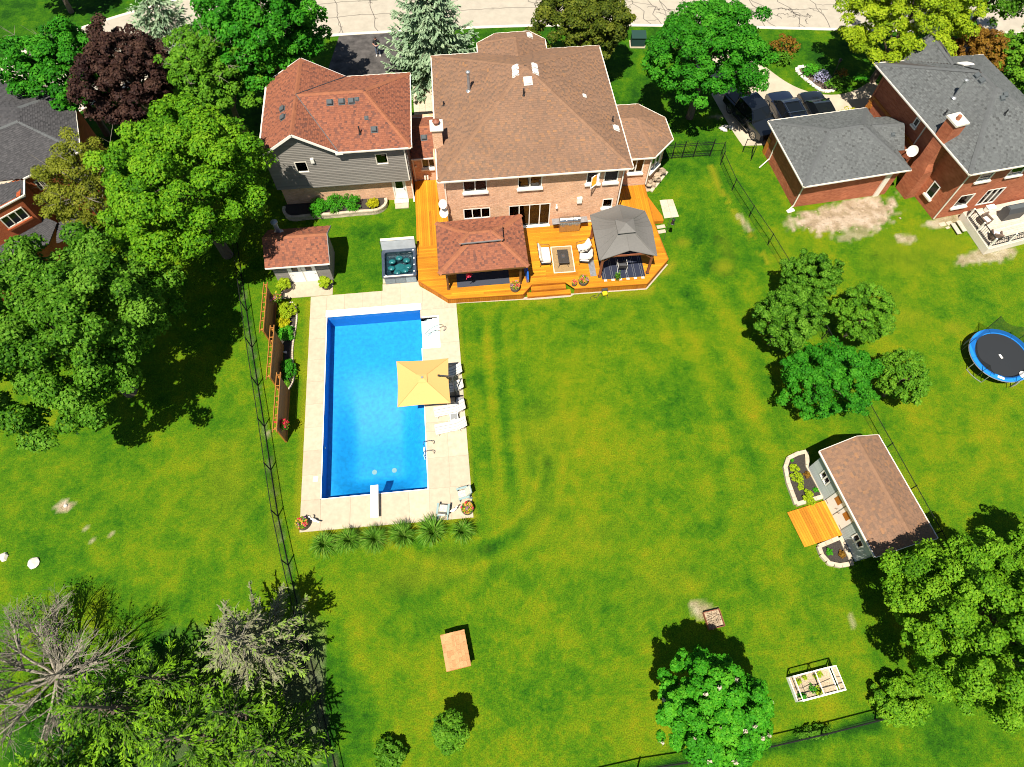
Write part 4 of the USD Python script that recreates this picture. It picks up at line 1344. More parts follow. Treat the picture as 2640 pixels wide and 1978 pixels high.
# ------------------------------------------------------------------ main house
def main_house():
    t = thing('main_house', 'large two storey salmon brick house with big brown shingled hip roof', 'house', (4.8, 37.4, 0), world=True)
    fp = [(-1.1, 31.7), (10.6, 31.7), (10.6, 43.0), (-1.1, 43.0)]
    ow = [(1.13, 2.70, 4.42, 5.52, 1), (4.75, 6.36, 4.42, 5.52, 1), (9.32, 10.24, 4.42, 5.50, 0), (10.50, 11.47, 4.42, 5.50, 0), (1.0, 2.85, 1.80, 2.82, 2), (4.15, 7.04, .60, 2.80, 3), (10.70, 11.42, 1.95, 2.80, 0)]
    W = walls(t, fp, 0.0, 5.86, 'brick_salmon', {0: [h[:4] for h in ow]})
    w = W[0]
    for k, h in enumerate(ow):
        if k == 5:
            continue
        if k == 2:      # frame with its sash swung open
            win = window(t, w, *h[:4], mull=0, frame='white', glassm='pane_glass')
            a = w.pt(h[1] - .06, h[2] + .06, .04)
            b = a + np.array([-.62, -.50, 0])
            m = MB()
            for q, r in ((a, b), (a + [0, 0, h[3] - h[2] - .1], b + [0, 0, h[3] - h[2] - .1])):
                m.bar(q, r, .05, .06)
            for q in (a, b):
                m.bar(q, q + [0, 0, h[3] - h[2] - .1], .06, .05)
            s = m.build('open_sash', 'white', t, label='casement sash swung outward')
            MB().add([a, b, b + [0, 0, h[3] - h[2] - .1], a + [0, 0, h[3] - h[2] - .1]], [[0, 1, 2, 3]]).build('pane', 'pane_glass', s)
            continue
        window(t, w, *h[:4], mull=h[4], curtain=(k in (1,)), sill=k != 4, blind=(k == 4))
        if k == 4:
            continue
    # sliding door
    u0, u1, z0, z1, _ = ow[5]
    window(t, w, u0, u1, z0, z1, mull=3, sill=False, curtain=True, fr=.055)
    w.solid(sbox(u0 - .05, .555, u1 + .05, .60), -.05, .14).build('door_sill', 'white', t)
    # soldier courses above the ground floor openings
    for u0, u1, zt in ((.85, 3.0, 2.83), (4.0, 7.2, 2.81)):
        n = int((u1 - u0) / .078)
        for k in range(n):
            w.solid(sbox(u0 + k * .078, zt, u0 + k * .078 + .068, zt + .215), -.01, .012).build('lintel_brick', 'brick_salmon', t)
    w.solid(sbox(.004, .56, .5, .62).union(sbox(8.35, .56, 11.6, .70)), .0, .035).build('base_course', 'offwhite', t)
    lm = w.solid(sbox(7.42, 2.42, 7.52, 2.62), 0, .08).build('wall_lamp', 'offwhite', t)
    q = w.pt(7.47, 2.36, .14)
    MB().lathe([(.02, 0), (.085, .05), (.075, .16), (.02, .22)], q, 12).build('lamp_globe', 'white_gloss', lm)
    w.solid(Polygon([(8.86, 2.72), (9.2, 2.72), (9.2, 3.2), (8.86, 3.2)]), 0, .16).build('vent_hood', 'white', t)
    for z in (3.05, 5.88):
        MB().bb(-.86, 10.36, 31.94, 42.76, z - .12, z).build('interior_floor', 'floor_wood', t) if z < 5 else MB().bb(-.86, 10.36, 31.94, 42.76, 5.72, 5.84).build('ceiling', 'interior', t)
    MB().bb(-.86, 10.36, 31.94, 42.76, .45, .54).build('interior_floor', 'floor_wood', t)
    for z in (.56, 3.07):
        MB().bb(-.8, 10.3, 36.0, 36.15, z, z + 2.3).build('interior_wall', 'interior', t)
    # roof
    E, Z = 6.0, 9.35
    A, B, C, D = (-1.55, 31.27, E), (11.1, 31.27, E), (10.78, 43.4, E), (-1.42, 43.42, E)
    ap = (4.65, 37.35, Z)
    wl, wr = (1.96, 43.41, E), (6.91, 43.40, E)
    vz = 7.35
    va = (4.60, 41.0, vz)
    tip = (4.62, 43.05, vz)
    e1, e2, e3, e4 = (6.93, 44.5, E), (5.86, 45.5, E), (3.35, 45.45, E), (1.96, 44.5, E)
    P = [[A, B, ap], [B, C, ap], [C, wr, va, ap], [D, A, ap], [wl, D, ap, va]]
    Q = [[wr, e1, tip, va], [e1, e2, tip], [e2, e3, tip], [e3, e4, tip], [e4, wl, va, tip]]
    r = slope_roof(t, P, 'shingle_brown', .1, .15, .33, 11)
    r2 = slope_roof(t, Q, 'shingle_brown', .1, .15, .33, 12)
    ridge_caps(r, cap_lines(P, [(A, ap, 0, 3), (B, ap, 0, 1), (C, ap, 1, 2), (D, ap, 3, 4)]), 'ridge_brown', .24, .15, True, 2)
    ridge_caps(r2, cap_lines(Q, [(va, tip, 0, 4), (e1, tip, 0, 1), (e2, tip, 1, 2), (e3, tip, 2, 3), (e4, tip, 3, 4)]), 'ridge_brown', .24, .15, True, 3)
    MB().add([A, B, C, D], [[0, 3, 2, 1]]).move((0, 0, -.13)).build('soffit', 'offwhite', t)
    gutter(t, [A, B, C, wr, e1, e2, e3, e4, wl, D])
    walls(t, [(2.4, 43.0), (6.5, 43.0), (6.5, 44.3), (5.6, 45.05), (3.6, 45.0), (2.4, 44.3)], 0, 5.86, 'brick_salmon')
    # things standing on the roof
    def on(i, x, y):
        return on_plane(P[i], x, y)
    for (x, y, i) in ((4.05, 37.62, 3), (4.02, 37.05, 3), (5.30, 37.68, 1), (5.29, 37.12, 1), (10.52, 34.62, 1)):
        p, n = on(i, x, y)
        roof_vent(t, p, n, 'vent_white', .33, .15)
    p, n = on(0, 4.75, 36.5)
    roof_vent(t, p, n, 'vent_white', .38, .16)
    p, n = on_plane(Q[0], 5.75, 44.0)
    roof_vent(t, p, n, 'vent_white', .34, .15)
    for (x, y, i, h) in ((4.4, 35.73, 0, .5), (10.37, 35.25, 1, .4), (-.79, 37.78, 3, .3)):
        p, n = on(i, x, y)
        vent_pipe(t, p, h)
    p, n = on(3, .98, 37.87)
    vent_pipe(t, p, 1.35, .095, 'galv', True, 'flue_pipe')
    p, n = on(1, 8.6, 36.73)
    roof_vent(t, p, n, 'vent_white', .2, .1)
    # chimney on the left wall
    c = MB()
    c.bb(-1.78, -1.095, 34.05, 35.05, 0, 5.2).bb(-1.66, -1.03, 34.15, 34.95, 5.2, 7.5)
    ch = c.build('chimney', 'brick_salmon', t)
    MB().cbox((-1.34, 34.55, 7.56), (.85, 1.0, .12), .02).build('chimney_cap', 'offwhite', ch)
    m = MB().cyl((-1.34, 34.6, 7.62), .16, .22, 12)
    m.cyl((-1.34, 34.6, 7.84), .24, .05, 12).cyl((-1.34, 34.6, 7.89), .24, .12, 12, r2=.05)
    m.build('chimney_pot', 'post_brown', ch)
    dish(t, (-1.42, 31.35, 3.85), (-.25, -.75, .75), .32, mast=(-1.12, 31.72, 3.35))
    dish(t, (-1.42, 31.3, 3.05), (-.25, -.75, .8), .34, mast=(-1.12, 31.72, 2.6))
    downspout(t, [(-1.16, 31.62, 5.8), (-1.16, 31.62, .6)], 'offwhite')
    downspout(t, [(10.66, 31.62, 5.8), (10.66, 31.62, .6)], 'white')
    # bay on the right
    Eb, Zb = 3.4, 4.55
    wp = [(10.6, 34.95), (13.55, 34.95), (14.95, 36.35), (14.95, 38.45), (13.3, 39.85), (10.6, 39.85)]
    WB = walls(t, wp, 0, 3.28, 'brick_salmon', {0: [(1.45, 2.55, 1.72, 3.02)], 1: [(.35, 1.65, 1.3, 3.0)], 2: [(.4, 1.7, 1.3, 3.0)]}, close=False)
    window(t, WB[0], 1.45, 2.55, 1.72, 3.02, 1)
    window(t, WB[1], .35, 1.65, 1.3, 3.0, 1)
    window(t, WB[2], .4, 1.7, 1.3, 3.0, 1)
    MB().prism(Polygon(wp).buffer(-.3), .4, .5).build('interior_floor', 'floor_wood', t)
    b = [(10.62, 34.68, Eb), (13.72, 34.68, Eb), (15.35, 36.28, Eb), (15.22, 38.5, Eb), (13.52, 40.08, Eb), (10.62, 40.1, Eb)]
    ba, bb_ = (10.62, 37.4, Zb), (12.75, 37.4, Zb)
    R = [[b[0], b[1], bb_, ba], [b[1], b[2], bb_], [b[2], b[3], bb_], [b[3], b[4], bb_], [b[4], b[5], ba, bb_]]
    rb = slope_roof(t, R, 'shingle_brown', .09, .15, .33, 14)
    ridge_caps(rb, cap_lines(R, [(b[1], bb_, 0, 1), (b[2], bb_, 1, 2), (b[3], bb_, 2, 3), (b[4], bb_, 3, 4), (ba, bb_, 0, 4)]), 'ridge_brown', .24, .14, True, 4)
    gutter(t, b[:5] + [b[5]], close=False)
    downspout(t, [(13.6, 34.86, 3.25), (13.6, 34.86, .58)])
    p, n = on_plane(R[0], 11.3, 37.0)
    roof_vent(t, p, n, 'vent_white', .42, .16)


main_house()


def garage_house():
    t = thing('grey_sided_house', 'two storey annex with grey lap siding over brick and red shingled gable roof', 'house', (-8.3, 38.8, 0), world=True)
    E, Z = 5.55, 7.25
    # brick ground floor, siding storey reaching out over it
    fp = [(-12.95, 35.65), (-3.65, 35.65), (-3.65, 41.9), (-12.95, 41.9)]
    W = walls(t, fp, 0, 2.25, 'brick_salmon', {0: [(7.87, 8.86, .12, 2.14)]})
    fp2 = [(-13.08, 35.3), (-3.58, 35.3), (-3.58, 42.0), (-13.08, 42.0)]
    gx = -10.72
    S = [Wall(fp2[k], fp2[(k + 1) % 4], 2.25, E) for k in range(4)]
    holes = [(1.84, 2.66, 3.68, 4.66), (7.32, 8.14, 3.92, 4.90)]
    g = rnd(3)
    def lap(w, poly, holes, nm='siding_board'):
        b = w.solid(poly, -.16, -.02)
        z0, z1 = poly.bounds[1], poly.bounds[3]
        z = z0
        while z < z1 - .02:
            p = poly.intersection(sbox(-1, z, w.L + 1, min(z + .15, z1)))
            for h in holes:
                p = p.difference(sbox(h[0], h[2], h[1], h[3]))
            for gq in getattr(p, 'geoms', [p]):
                if gq.geom_type != 'Polygon' or gq.area < .004:
                    continue
                x0, y0, x1, y1 = gq.bounds
                # each board leans out at its foot
                m = MB()
                q = np.array(gq.exterior.coords)[:-1]
                v, f = trimesh.creation.triangulate_polygon(gq, engine='earcut')
                out = .042 - .040 * (v[:, 1] - z) / .15
                pts = np.array([w.pt(a, bb, o) for (a, bb), o in zip(v, out)])
                tn = float(np.clip(g.normal(.5, .3), 0, 1))
                m.add(pts, f, tn)
                m.add([w.pt(x0, y0, .042), w.pt(x1, y0, .042), w.pt(x1, y0, -.01), w.pt(x0, y0, -.01)], [[0, 3, 2, 1]], tn)
                m.build(nm, 'siding', t)
            z += .15
        return b
    back = Polygon([(.003, 2.25), (S[0].L - .003, 2.25), (S[0].L - .003, E + .02), (5.0, E + .02), (2.36, 7.02), (.003, E - .12)])
    bk = back
    for h in holes:
        bk = bk.difference(sbox(h[0], h[2], h[1], h[3]))
    S[0].solid(bk, -.16, -.012).build('wall', 'siding', t)
    lapm = lap(S[0], back, holes)
    for k in (1, 3):
        sd = Polygon([(.003, 2.25), (S[k].L - .003, 2.25), (S[k].L - .003, E), (.003, E)])
        S[k].solid(sd, -.16, -.012).build('wall', 'siding', t)
        lap(S[k], sd, [])
    S[2].solid(Polygon([(.003, 2.25), (S[2].L - .003, 2.25), (S[2].L - .003, E), (S[2].L - 2.3, 7.0), (S[2].L - 5, E), (.003, E)]), -.16, 0).build('wall', 'siding', t)
    MB().prism(sbox(-13.05, 35.33, -3.6, 35.9), 2.16, 2.245).build('overhang_soffit', 'grey_trim', t)
    S[0].solid(sbox(.0, 2.2, S[0].L, 2.27), -.02, .036).build('base_trim', 'grey_trim', t)
    for h in holes:
        window(t, S[0], *h, mull=0, frame='offwhite', sill=False, fr=.06, frame_out=.05, blind='shade')
    S[0].solid(sbox(3.0, 4.55, 3.22, 4.93), 0, .16).build('vent_hood', 'white', t)
    # back door
    w = W[0]
    f = sbox(7.87, .12, 8.86, 2.14)
    d = w.solid(f.difference(sbox(7.95, .16, 8.78, 2.06)), -.1, .03).build('door_frame', 'white', t)
    dr = w.solid(sbox(7.95, .16, 8.78, 2.06).difference(sbox(8.1, 1.08, 8.63, 1.94)), -.08, -.04).build('door', 'white_gloss', t)
    w.solid(sbox(8.1, 1.08, 8.63, 1.94), -.07, -.06).build('pane', 'pane_glass', dr)
    MB().tube([w.pt(8.70, 1.0, -.03), w.pt(8.70, 1.0, .06), w.pt(8.70, 1.16, .06), w.pt(8.70, 1.16, -.03)], .014, 5).build('handle', 'black_metal', dr)
    MB().bb(-12.7, -3.9, 35.9, 41.7, .02, .1).build('interior_floor', 'interior', t)
    MB().bb(-12.9, -3.75, 35.55, 41.8, 2.3, 2.4).build('interior_floor', 'interior', t)
    # roof
    gl, gr = (-13.28, 34.98, E), (-8.05, 34.98, E)
    pk, pkb = (-10.68, 34.98, Z), (-10.40, 42.35, Z)
    bl, br = (-13.25, 42.35, E), (-7.6, 42.35, E)
    hr0, hr1 = (-3.22, 34.98, E), (-3.10, 42.35, E)
    jn, re = (-10.53, 38.68, Z), (-6.05, 38.68, Z)
    vl, vb = (-8.05, 34.98, E), (-7.6, 42.35, E)
    P = [[pk, gl, bl, pkb], [gr, pk, jn], [vb, jn, pkb], [vl, hr0, re, jn], [hr0, hr1, re], [hr1, vb, jn, re]]
    r = slope_roof(t, P, 'shingle_red', .1, .15, .31, 21)
    ridge_caps(r, cap_lines(P, [(pk, jn, 0, 1), (jn, pkb, 0, 2), (jn, re, 3, 5), (hr0, re, 3, 4), (hr1, re, 4, 5)]), 'ridge_red', .22, .16, True, 5)
    up = np.array([0, 0, .012])
    MB().tube([np.array(vl) + [0, 0, .05], np.array(jn) + [0, 0, .03]], .035, 5).build('valley_flashing', 'dark_metal', r)
    MB().tube([np.array(vb) + [0, 0, .05], np.array(jn) + [0, 0, .03]], .035, 5).build('valley_flashing', 'dark_metal', r)
    gutter(t, [gr, hr0, hr1, br], close=False)
    gutter(t, [bl, gl], close=False)
    for a, b in ((gl, pk), (pk, gr), (bl, pkb), (pkb, br)):
        s = -.02 if a[1] < 40 else .02
        MB().bar(np.array(a) + [0, s, -.08], np.array(b) + [0, s, -.08], .035, .17).build('barge_board', 'white', t)
    MB().cbox((-8.0, 34.95, E - .1), (.5, .12, .2), .01).build('gutter_end', 'white', t)
    def ven(i, x, y, **k):
        p, n = on_plane(P[i], x, y)
        return roof_vent(t, p, n, **k)
    for x in (-8.33, -7.55, -6.9):
        ven(3, x, 38.05)
    ven(3, -6.52, 38.15, s=.2, h=.1)
    ven(3, -5.55, 36.2)
    ven(3, -6.0, 36.95, s=.2, h=.1)
    ven(0, -11.55, 38.15)
    ven(0, -11.45, 37.25)
    p, n = on_plane(P[3], -6.5, 36.0)
    vent_pipe(t, p, .62)
    downspout(t, [(-3.72, 35.18, E - .1), (-3.72, 35.18, 2.4), (-3.66, 35.52, 2.1), (-3.66, 35.52, .35), (-3.68, 35.2, .12)])
    return P


GP = garage_house()


def link():
    t = thing('link_building', 'low brick link with a small shingled roof between the two houses', 'building', (-2.4, 38.5, 0), world=True)
    W = walls(t, [(-3.57, 36.9), (-1.76, 36.9), (-1.12, 36.9), (-1.12, 41), (-3.57, 41)], 0, 3.0, 'brick_salmon', {0: [(.75, 1.78, 1.68, 2.72)]}, close=False)
    window(t, W[0], .75, 1.78, 1.68, 2.72, 1, blind=True)
    a, b, c, d = (-3.5, 36.5, 3.05), (-1.14, 36.5, 3.05), (-1.14, 40.6, 3.05), (-3.5, 40.6, 3.05)
    r1, r2 = (-3.5, 38.7, 3.9), (-1.14, 38.7, 3.9)
    P = [[a, b, r2, r1], [c, d, r1, r2]]
    r = slope_roof(t, P, 'shingle_red', .09, .15, .31, 31)
    ridge_caps(r, cap_lines(P, [(r1, r2, 0, 1)]), 'ridge_red', .22, .15, True, 6)
    gutter(t, [a, b], close=False)
    gutter(t, [c, d], close=False)
    p, n = on_plane(P[0], -2.45, 37.9)
    roof_vent(t, p, n)
    m = MB().tube([W[0].pt(.3, 2.0, .05), W[0].pt(.3, 2.0, .12)], .08, 10)
    m.build('wall_lamp', 'offwhite', t)
    for x in (-2.72, -2.52):
        MB().cbox((x, 36.82, .85), (.13, .12, .42), .03).build('meter_box', 'white', t)
    MB().cbox((-1.35, 36.75, 1.0), (.2, .2, .4), .06).build('hose_holder', 'offwhite', t)
    downspout(t, [(-3.42, 36.6, 2.9), (-3.42, 36.78, 2.7), (-3.42, 36.78, .6)], 'offwhite')


link()
w_ = thing('front_walk', 'pale paved walk between the annex and the brick house', loc=(-2.4, 44, 0), kind='structure', world=True)
slabs(w_, sbox(-3.4, 41.2, -1.5, 48.2), np.arange(-3.4, -1.4, .475), np.arange(41.2, 48.3, .5), 0, .035, 'paver', .01, 'paver', 9)


def garden_shed():
    t = thing('garden_shed', 'small grey sided pool shed with white double doors and red shingled roof', 'shed', (-11.4, 29.9, 0), world=True)
    fp = [(-13.2, 28.75), (-9.48, 28.75), (-9.48, 31.1), (-13.2, 31.1)]
    E, Z = 2.38, 3.35
    holes = {0: [(1.0, 1.84, .03, 1.86), (1.92, 2.76, .03, 1.86)]}
    W = walls(t, fp, 0, E, 'siding', holes, .12, tops={1: [(1.27, 3.2)], 3: [(1.08, 3.2)]})
    g = rnd(8)
    w = W[0]
    for k in range(19):
        z = .06 + k * .12
        for a, b in ((.004, .93), (2.83, w.L - .004)) if z < 1.85 else ((.004, w.L - .004),):
            m = MB()
            m.add([w.pt(a, z, .03), w.pt(b, z, .03), w.pt(b, z + .12, .004), w.pt(a, z + .12, .004), w.pt(a, z, .0), w.pt(b, z, .0)], [[0, 1, 2, 3], [4, 5, 1, 0]], float(g.random()))
            m.build('siding_board', 'siding', t)
    for k in range(26):
        z = .06 + k * .12
        wd = 1.17 * np.clip((3.2 - z) / (3.2 - E), 0, 1) if z > E else 1.175
        w1 = W[1]
        m = MB()
        a, b = 1.175 - wd + .004, 1.175 + wd - .004
        if b - a > .1:
            m.add([w1.pt(a, z, .03), w1.pt(b, z, .03), w1.pt(b, z + .12, .004), w1.pt(a, z + .12, .004), w1.pt(a, z, .0), w1.pt(b, z, .0)], [[0, 1, 2, 3], [4, 5, 1, 0]], float(g.random()))
            m.build('siding_board', 'siding', t)
    for a, b in ((1.0, 1.84), (1.92, 2.76)):
        hole = sbox(a + .2, 1.2, b - .2, 1.68)
        d = w.solid(sbox(a + .005, .04, b - .005, 1.85).difference(hole), -.06, .015).build('door', 'white_gloss', t)
        w.solid(hole, -.03, -.02).build('pane', 'pane_glass', d)
        w.solid(sbox(a - .06, .03, a, 1.93).union(sbox(b, .03, b + .04, 1.93)).union(sbox(a - .06, 1.86, b + .04, 1.93)), .0, .035).build('door_trim', 'white', d)
        x = a + .1 if a < 1.5 else b - .12
        MB().tube([w.pt(x, .95, .0), w.pt(x, .95, .06), w.pt(x + .08, .95, .06)], .014, 5).build('handle', 'steel', d)
    a, b, c, d = (-13.42, 28.3, E), (-9.2, 28.3, E), (-9.2, 31.42, E + .1), (-13.42, 31.42, E + .1)
    r1, r2 = (-13.42, 30.02, Z), (-9.2, 30.02, Z)
    P = [[a, b, r2, r1], [c, d, r1, r2]]
    r = slope_roof(t, P, 'shingle_red', .07, .15, .31, 41)
    ridge_caps(r, cap_lines(P, [(r1, r2, 0, 1)]), 'ridge_red', .22, .15, True, 7)
    MB().bar(np.array(a) + [0, -.02, -.06], np.array(b) + [0, -.02, -.06], .03, .12).build('fascia', 'white', t)
    for p, q in ((b, r2), (r2, c)):
        MB().bar(np.array(p) + [.018, 0, -.05], np.array(q) + [.018, 0, -.05], .03, .13).build('barge_board', 'grey_trim', t)
    p, n = on_plane(P[1], -12.55, 30.9)
    vent_pipe(t, p, .95, .15, 'galv', True, 'flue_pipe')
    MB().bb(-13.05, -9.6, 28.9, 31.0, .02, .06).build('interior_floor', 'interior', t)
    w2 = thing('shed_pad', 'pale concrete pad in front of the pool shed doors', loc=(-11.3, 28, 0), kind='structure', world=True)
    slabs(w2, Polygon([(-13.1, 27.46), (-9.53, 27.46), (-9.5, 28.74), (-12.9, 28.74)]), [-13.2, -9.4], [27.4, 28.75], -.08, .032, 'concrete', .01, 'slab', 3)


garden_shed()


def pale_shed():
    """the barn-like shed on the right, its long side turned a little"""
    t = thing('garden_barn', 'large pale sided shed with brown shingled roof and white double doors', 'shed', (21.33, 9.43, 0), 10)
    # local: x to the right (away from the doors), y along the ridge; the door wall is x = -1.45
    x0, x1, y0, y1 = -1.66, 1.55, -2.88, 2.88
    E, Z = 2.45, 3.4
    fp = [(x0, y1), (x0, y0), (x1, y0), (x1, y1)]
    holes = {0: [(2.09, 2.97, .16, 2.0), (3.03, 3.9, .16, 2.0), (.7, 1.45, 1.0, 1.75), (4.5, 5.25, 1.0, 1.75)]}
    W = walls(t, fp, 0.05, E, 'siding_pale', holes, .12, tops={1: [(1.68, 3.3)], 3: [(1.53, 3.3)]})
    w = W[0]
    g = rnd(4)
    hs = [sbox(h[0] - .06, h[2] - .02, h[1] + .06, h[3] + .06) for h in holes[0]]
    for k in range(18):
        z = .1 + k * .125
        p = sbox(.004, z, w.L - .004, z + .125)
        for h in hs:
            p = p.difference(h)
        for gq in getattr(p, 'geoms', [p]):
            if gq.geom_type == 'Polygon' and gq.area > .005:
                u0, _, u1, z1 = gq.bounds
                zz = gq.bounds[1]
                m = MB()
                m.add([w.pt(u0, zz, .034), w.pt(u1, zz, .034), w.pt(u1, z1, .004), w.pt(u0, z1, .004), w.pt(u0, zz, 0), w.pt(u1, zz, 0)], [[0, 1, 2, 3], [4, 5, 1, 0]], float(g.random()))
                m.build('siding_board', 'siding_pale', t)
    for h in holes[0][2:]:
        window(t, w, *h, mull=1, frame='white', sill=False, fr=.06, frame_out=.05)
    for k, h in enumerate(holes[0][:2]):
        hole = sbox(h[0] + .22, 1.25, h[1] - .22, 1.82)
        d = w.solid(sbox(h[0] + .006, .17, h[1] - .006, 1.99), -.05, .03).build('door', 'white_gloss', t)
        w.solid(hole, .03, .04).build('door_panel', 'cedar', d)
        x = h[1] - .1 if k == 0 else h[0] + .1
        MB().tube([w.pt(x, 1.0, .03), w.pt(x, 1.0, .09), w.pt(x, 1.14, .09)], .015, 5).build('handle', 'black_metal', d)
        for z in (.35, 1.8):
            w.solid(sbox(h[0 if k == 0 else 1] - (.0 if k == 0 else .26), z, h[0 if k == 0 else 1] + (.26 if k == 0 else .0), z + .04), .031, .037).build('hinge', 'black_metal', d)
    ex0, ex1, ey0, ey1 = -1.80, 1.9, -3.12, 3.12
    A, B, C, D = (ex0, ey1, E - .02), (ex0, ey0, E - .02), (ex1, ey0, E - .02), (ex1, ey1, E - .02)
    r1, r2 = (.02, ey1, Z), (.02, ey0, Z)
    P = [[A, B, r2, r1], [C, D, r1, r2]]
    r = slope_roof(t, P, 'shingle_brown', .07, .15, .31, 51)
    ridge_caps(r, cap_lines(P, [(r1, r2, 0, 1)]), 'ridge_brown', .22, .15, True, 8)
    gutter(t, [A, B], close=False, s=.08)
    gutter(t, [C, D], close=False, s=.08)
    for p, q, s in ((A, r1, .02), (r1, D, .02), (B, r2, -.02), (r2, C, -.02)):
        MB().bar(np.array(p) + [0, s, -.05], np.array(q) + [0, s, -.05], .03, .12).build('barge_board', 'offwhite', t)
    MB().bb(x0 + .15, x1 - .15, y0 + .15, y1 - .15, .06, .12).build('interior_floor', 'interior', t)
    # wooden ramp
    rt = thing('wooden_ramp', 'bright stained board ramp leading up to the pale shed doors', 'ramp', (18.58, 8.65, 0), 11)
    xs = np.linspace(-1.22, 1.22, 18)
    gg = rnd(12)
    for k in range(17):
        zz = .07 + .10 * (k / 16)
        MB().cbox(((xs[k] + xs[k + 1]) / 2, 0, zz), (xs[1] - xs[0] - .008, 2.12, .035), .005, 0, float(np.clip(gg.normal(.55, .25), 0, 1))).build('board', 'deck_board', rt)
    for y in (-.95, .95):
        MB().hull([(-1.2, y - .03, 0), (1.2, y - .03, 0), (-1.2, y + .03, 0), (1.2, y + .03, 0), (1.2, y + .03, .145), (1.2, y - .03, .145), (-1.2, y + .03, .045), (-1.2, y - .03, .045)]).build('bearer', 'brown_stain', rt)
    # planting beds with block edging
    def bed(nm, lab, outer, seed, n):
        t2 = thing(nm, lab, 'flower bed', (*np.mean(outer, 0), 0), world=True)
        o = Polygon(outer).buffer(.001)
        inn = o.buffer(-.24, join_style=1)
        MB().prism(inn, 0, .13).build('mulch', 'mulch', t2)
        ring = o.difference(inn.buffer(.005))
        line = o.buffer(-.12).exterior
        k = int(line.length / .42)
        for q in range(k):
            p, s = line.interpolate(q / k, True), line.interpolate((q + 1) / k, True)
            d = np.array([s.x - p.x, s.y - p.y]); nn = np.array([-d[1], d[0]]) / (np.linalg.norm(d) + 1e-9)
            e = d / (np.linalg.norm(d) + 1e-9) * .006
            quad = Polygon([np.array([p.x, p.y]) + e - nn * .35, np.array([s.x, s.y]) - e - nn * .35, np.array([s.x, s.y]) - e + nn * .35, np.array([p.x, p.y]) + e + nn * .35]).buffer(0)
            pc = quad.intersection(ring)
            if pc.area > .01:
                MB().prism(pc, 0, .2 + .004 * (q % 3), float(.3 + .4 * ((q * 7) % 5) / 4)).build('edging_block', 'paver', t2)
        return t2
    bed('flower_bed', 'long mulch bed with rounded pale block edging beside the shed ramp', [(17.72, 9.72), (17.62, 11.2), (17.72, 12.2), (18.1, 12.8), (18.8, 13.05), (19.55, 13.15), (19.3, 12.1), (19.55, 10.9), (19.68, 10.08)], 1, 4)
    bed('flower_bed', 'small rounded mulch bed with pale block edging below the shed ramp', [(18.25, 7.42), (19.85, 7.86), (20.05, 6.55), (20.0, 6.1), (19.2, 6.05), (18.6, 6.25), (18.28, 6.8)], 2, 3)


pale_shed()
for k, (x, y, r, lf, lab) in enumerate(((18.3, 12.0, .24, 'leaf_hosta', 'lime hosta at the top of the long bed by the shed ramp'), (18.25, 11.4, .34, 'leaf_hosta', 'large lime hosta second from the top of the long bed'), (18.35, 10.85, .17, 'leaf_hosta', 'smallest lime hosta between the larger ones in the long bed'), (18.55, 10.25, .33, 'leaf_hosta', 'round lime hosta lowest but one in the long bed'), (18.35, 12.55, .10, 'leaf_shrub', 'tiny green plant near the shaded end of the long bed'),
                                       (18.95, 11.55, .19, 'leaf_rust', 'small orange leaved plant in the long mulch bed'), (19.2, 10.6, .15, 'leaf_shrub', 'small green plant near the shed wall in the long bed'), (18.85, 6.95, .17, 'leaf_shrub', 'small green plant in the small rounded bed'), (19.5, 6.75, .20, 'leaf_rust', 'orange leaved plant in the small rounded bed'))):
    shrub('bed_plant', lab, (x, y), (r, r, r * .8), lf, int(1900 * r), .075, 140 + k, .13, 10, r * .45, cat='plant')
shrub('bed_plant', 'lime hosta nearest the ramp in the long bed', (18.62, 9.98), (.26, .26, .22), 'leaf_hosta', 520, .075, 155, .13, 10, .15, cat='plant')
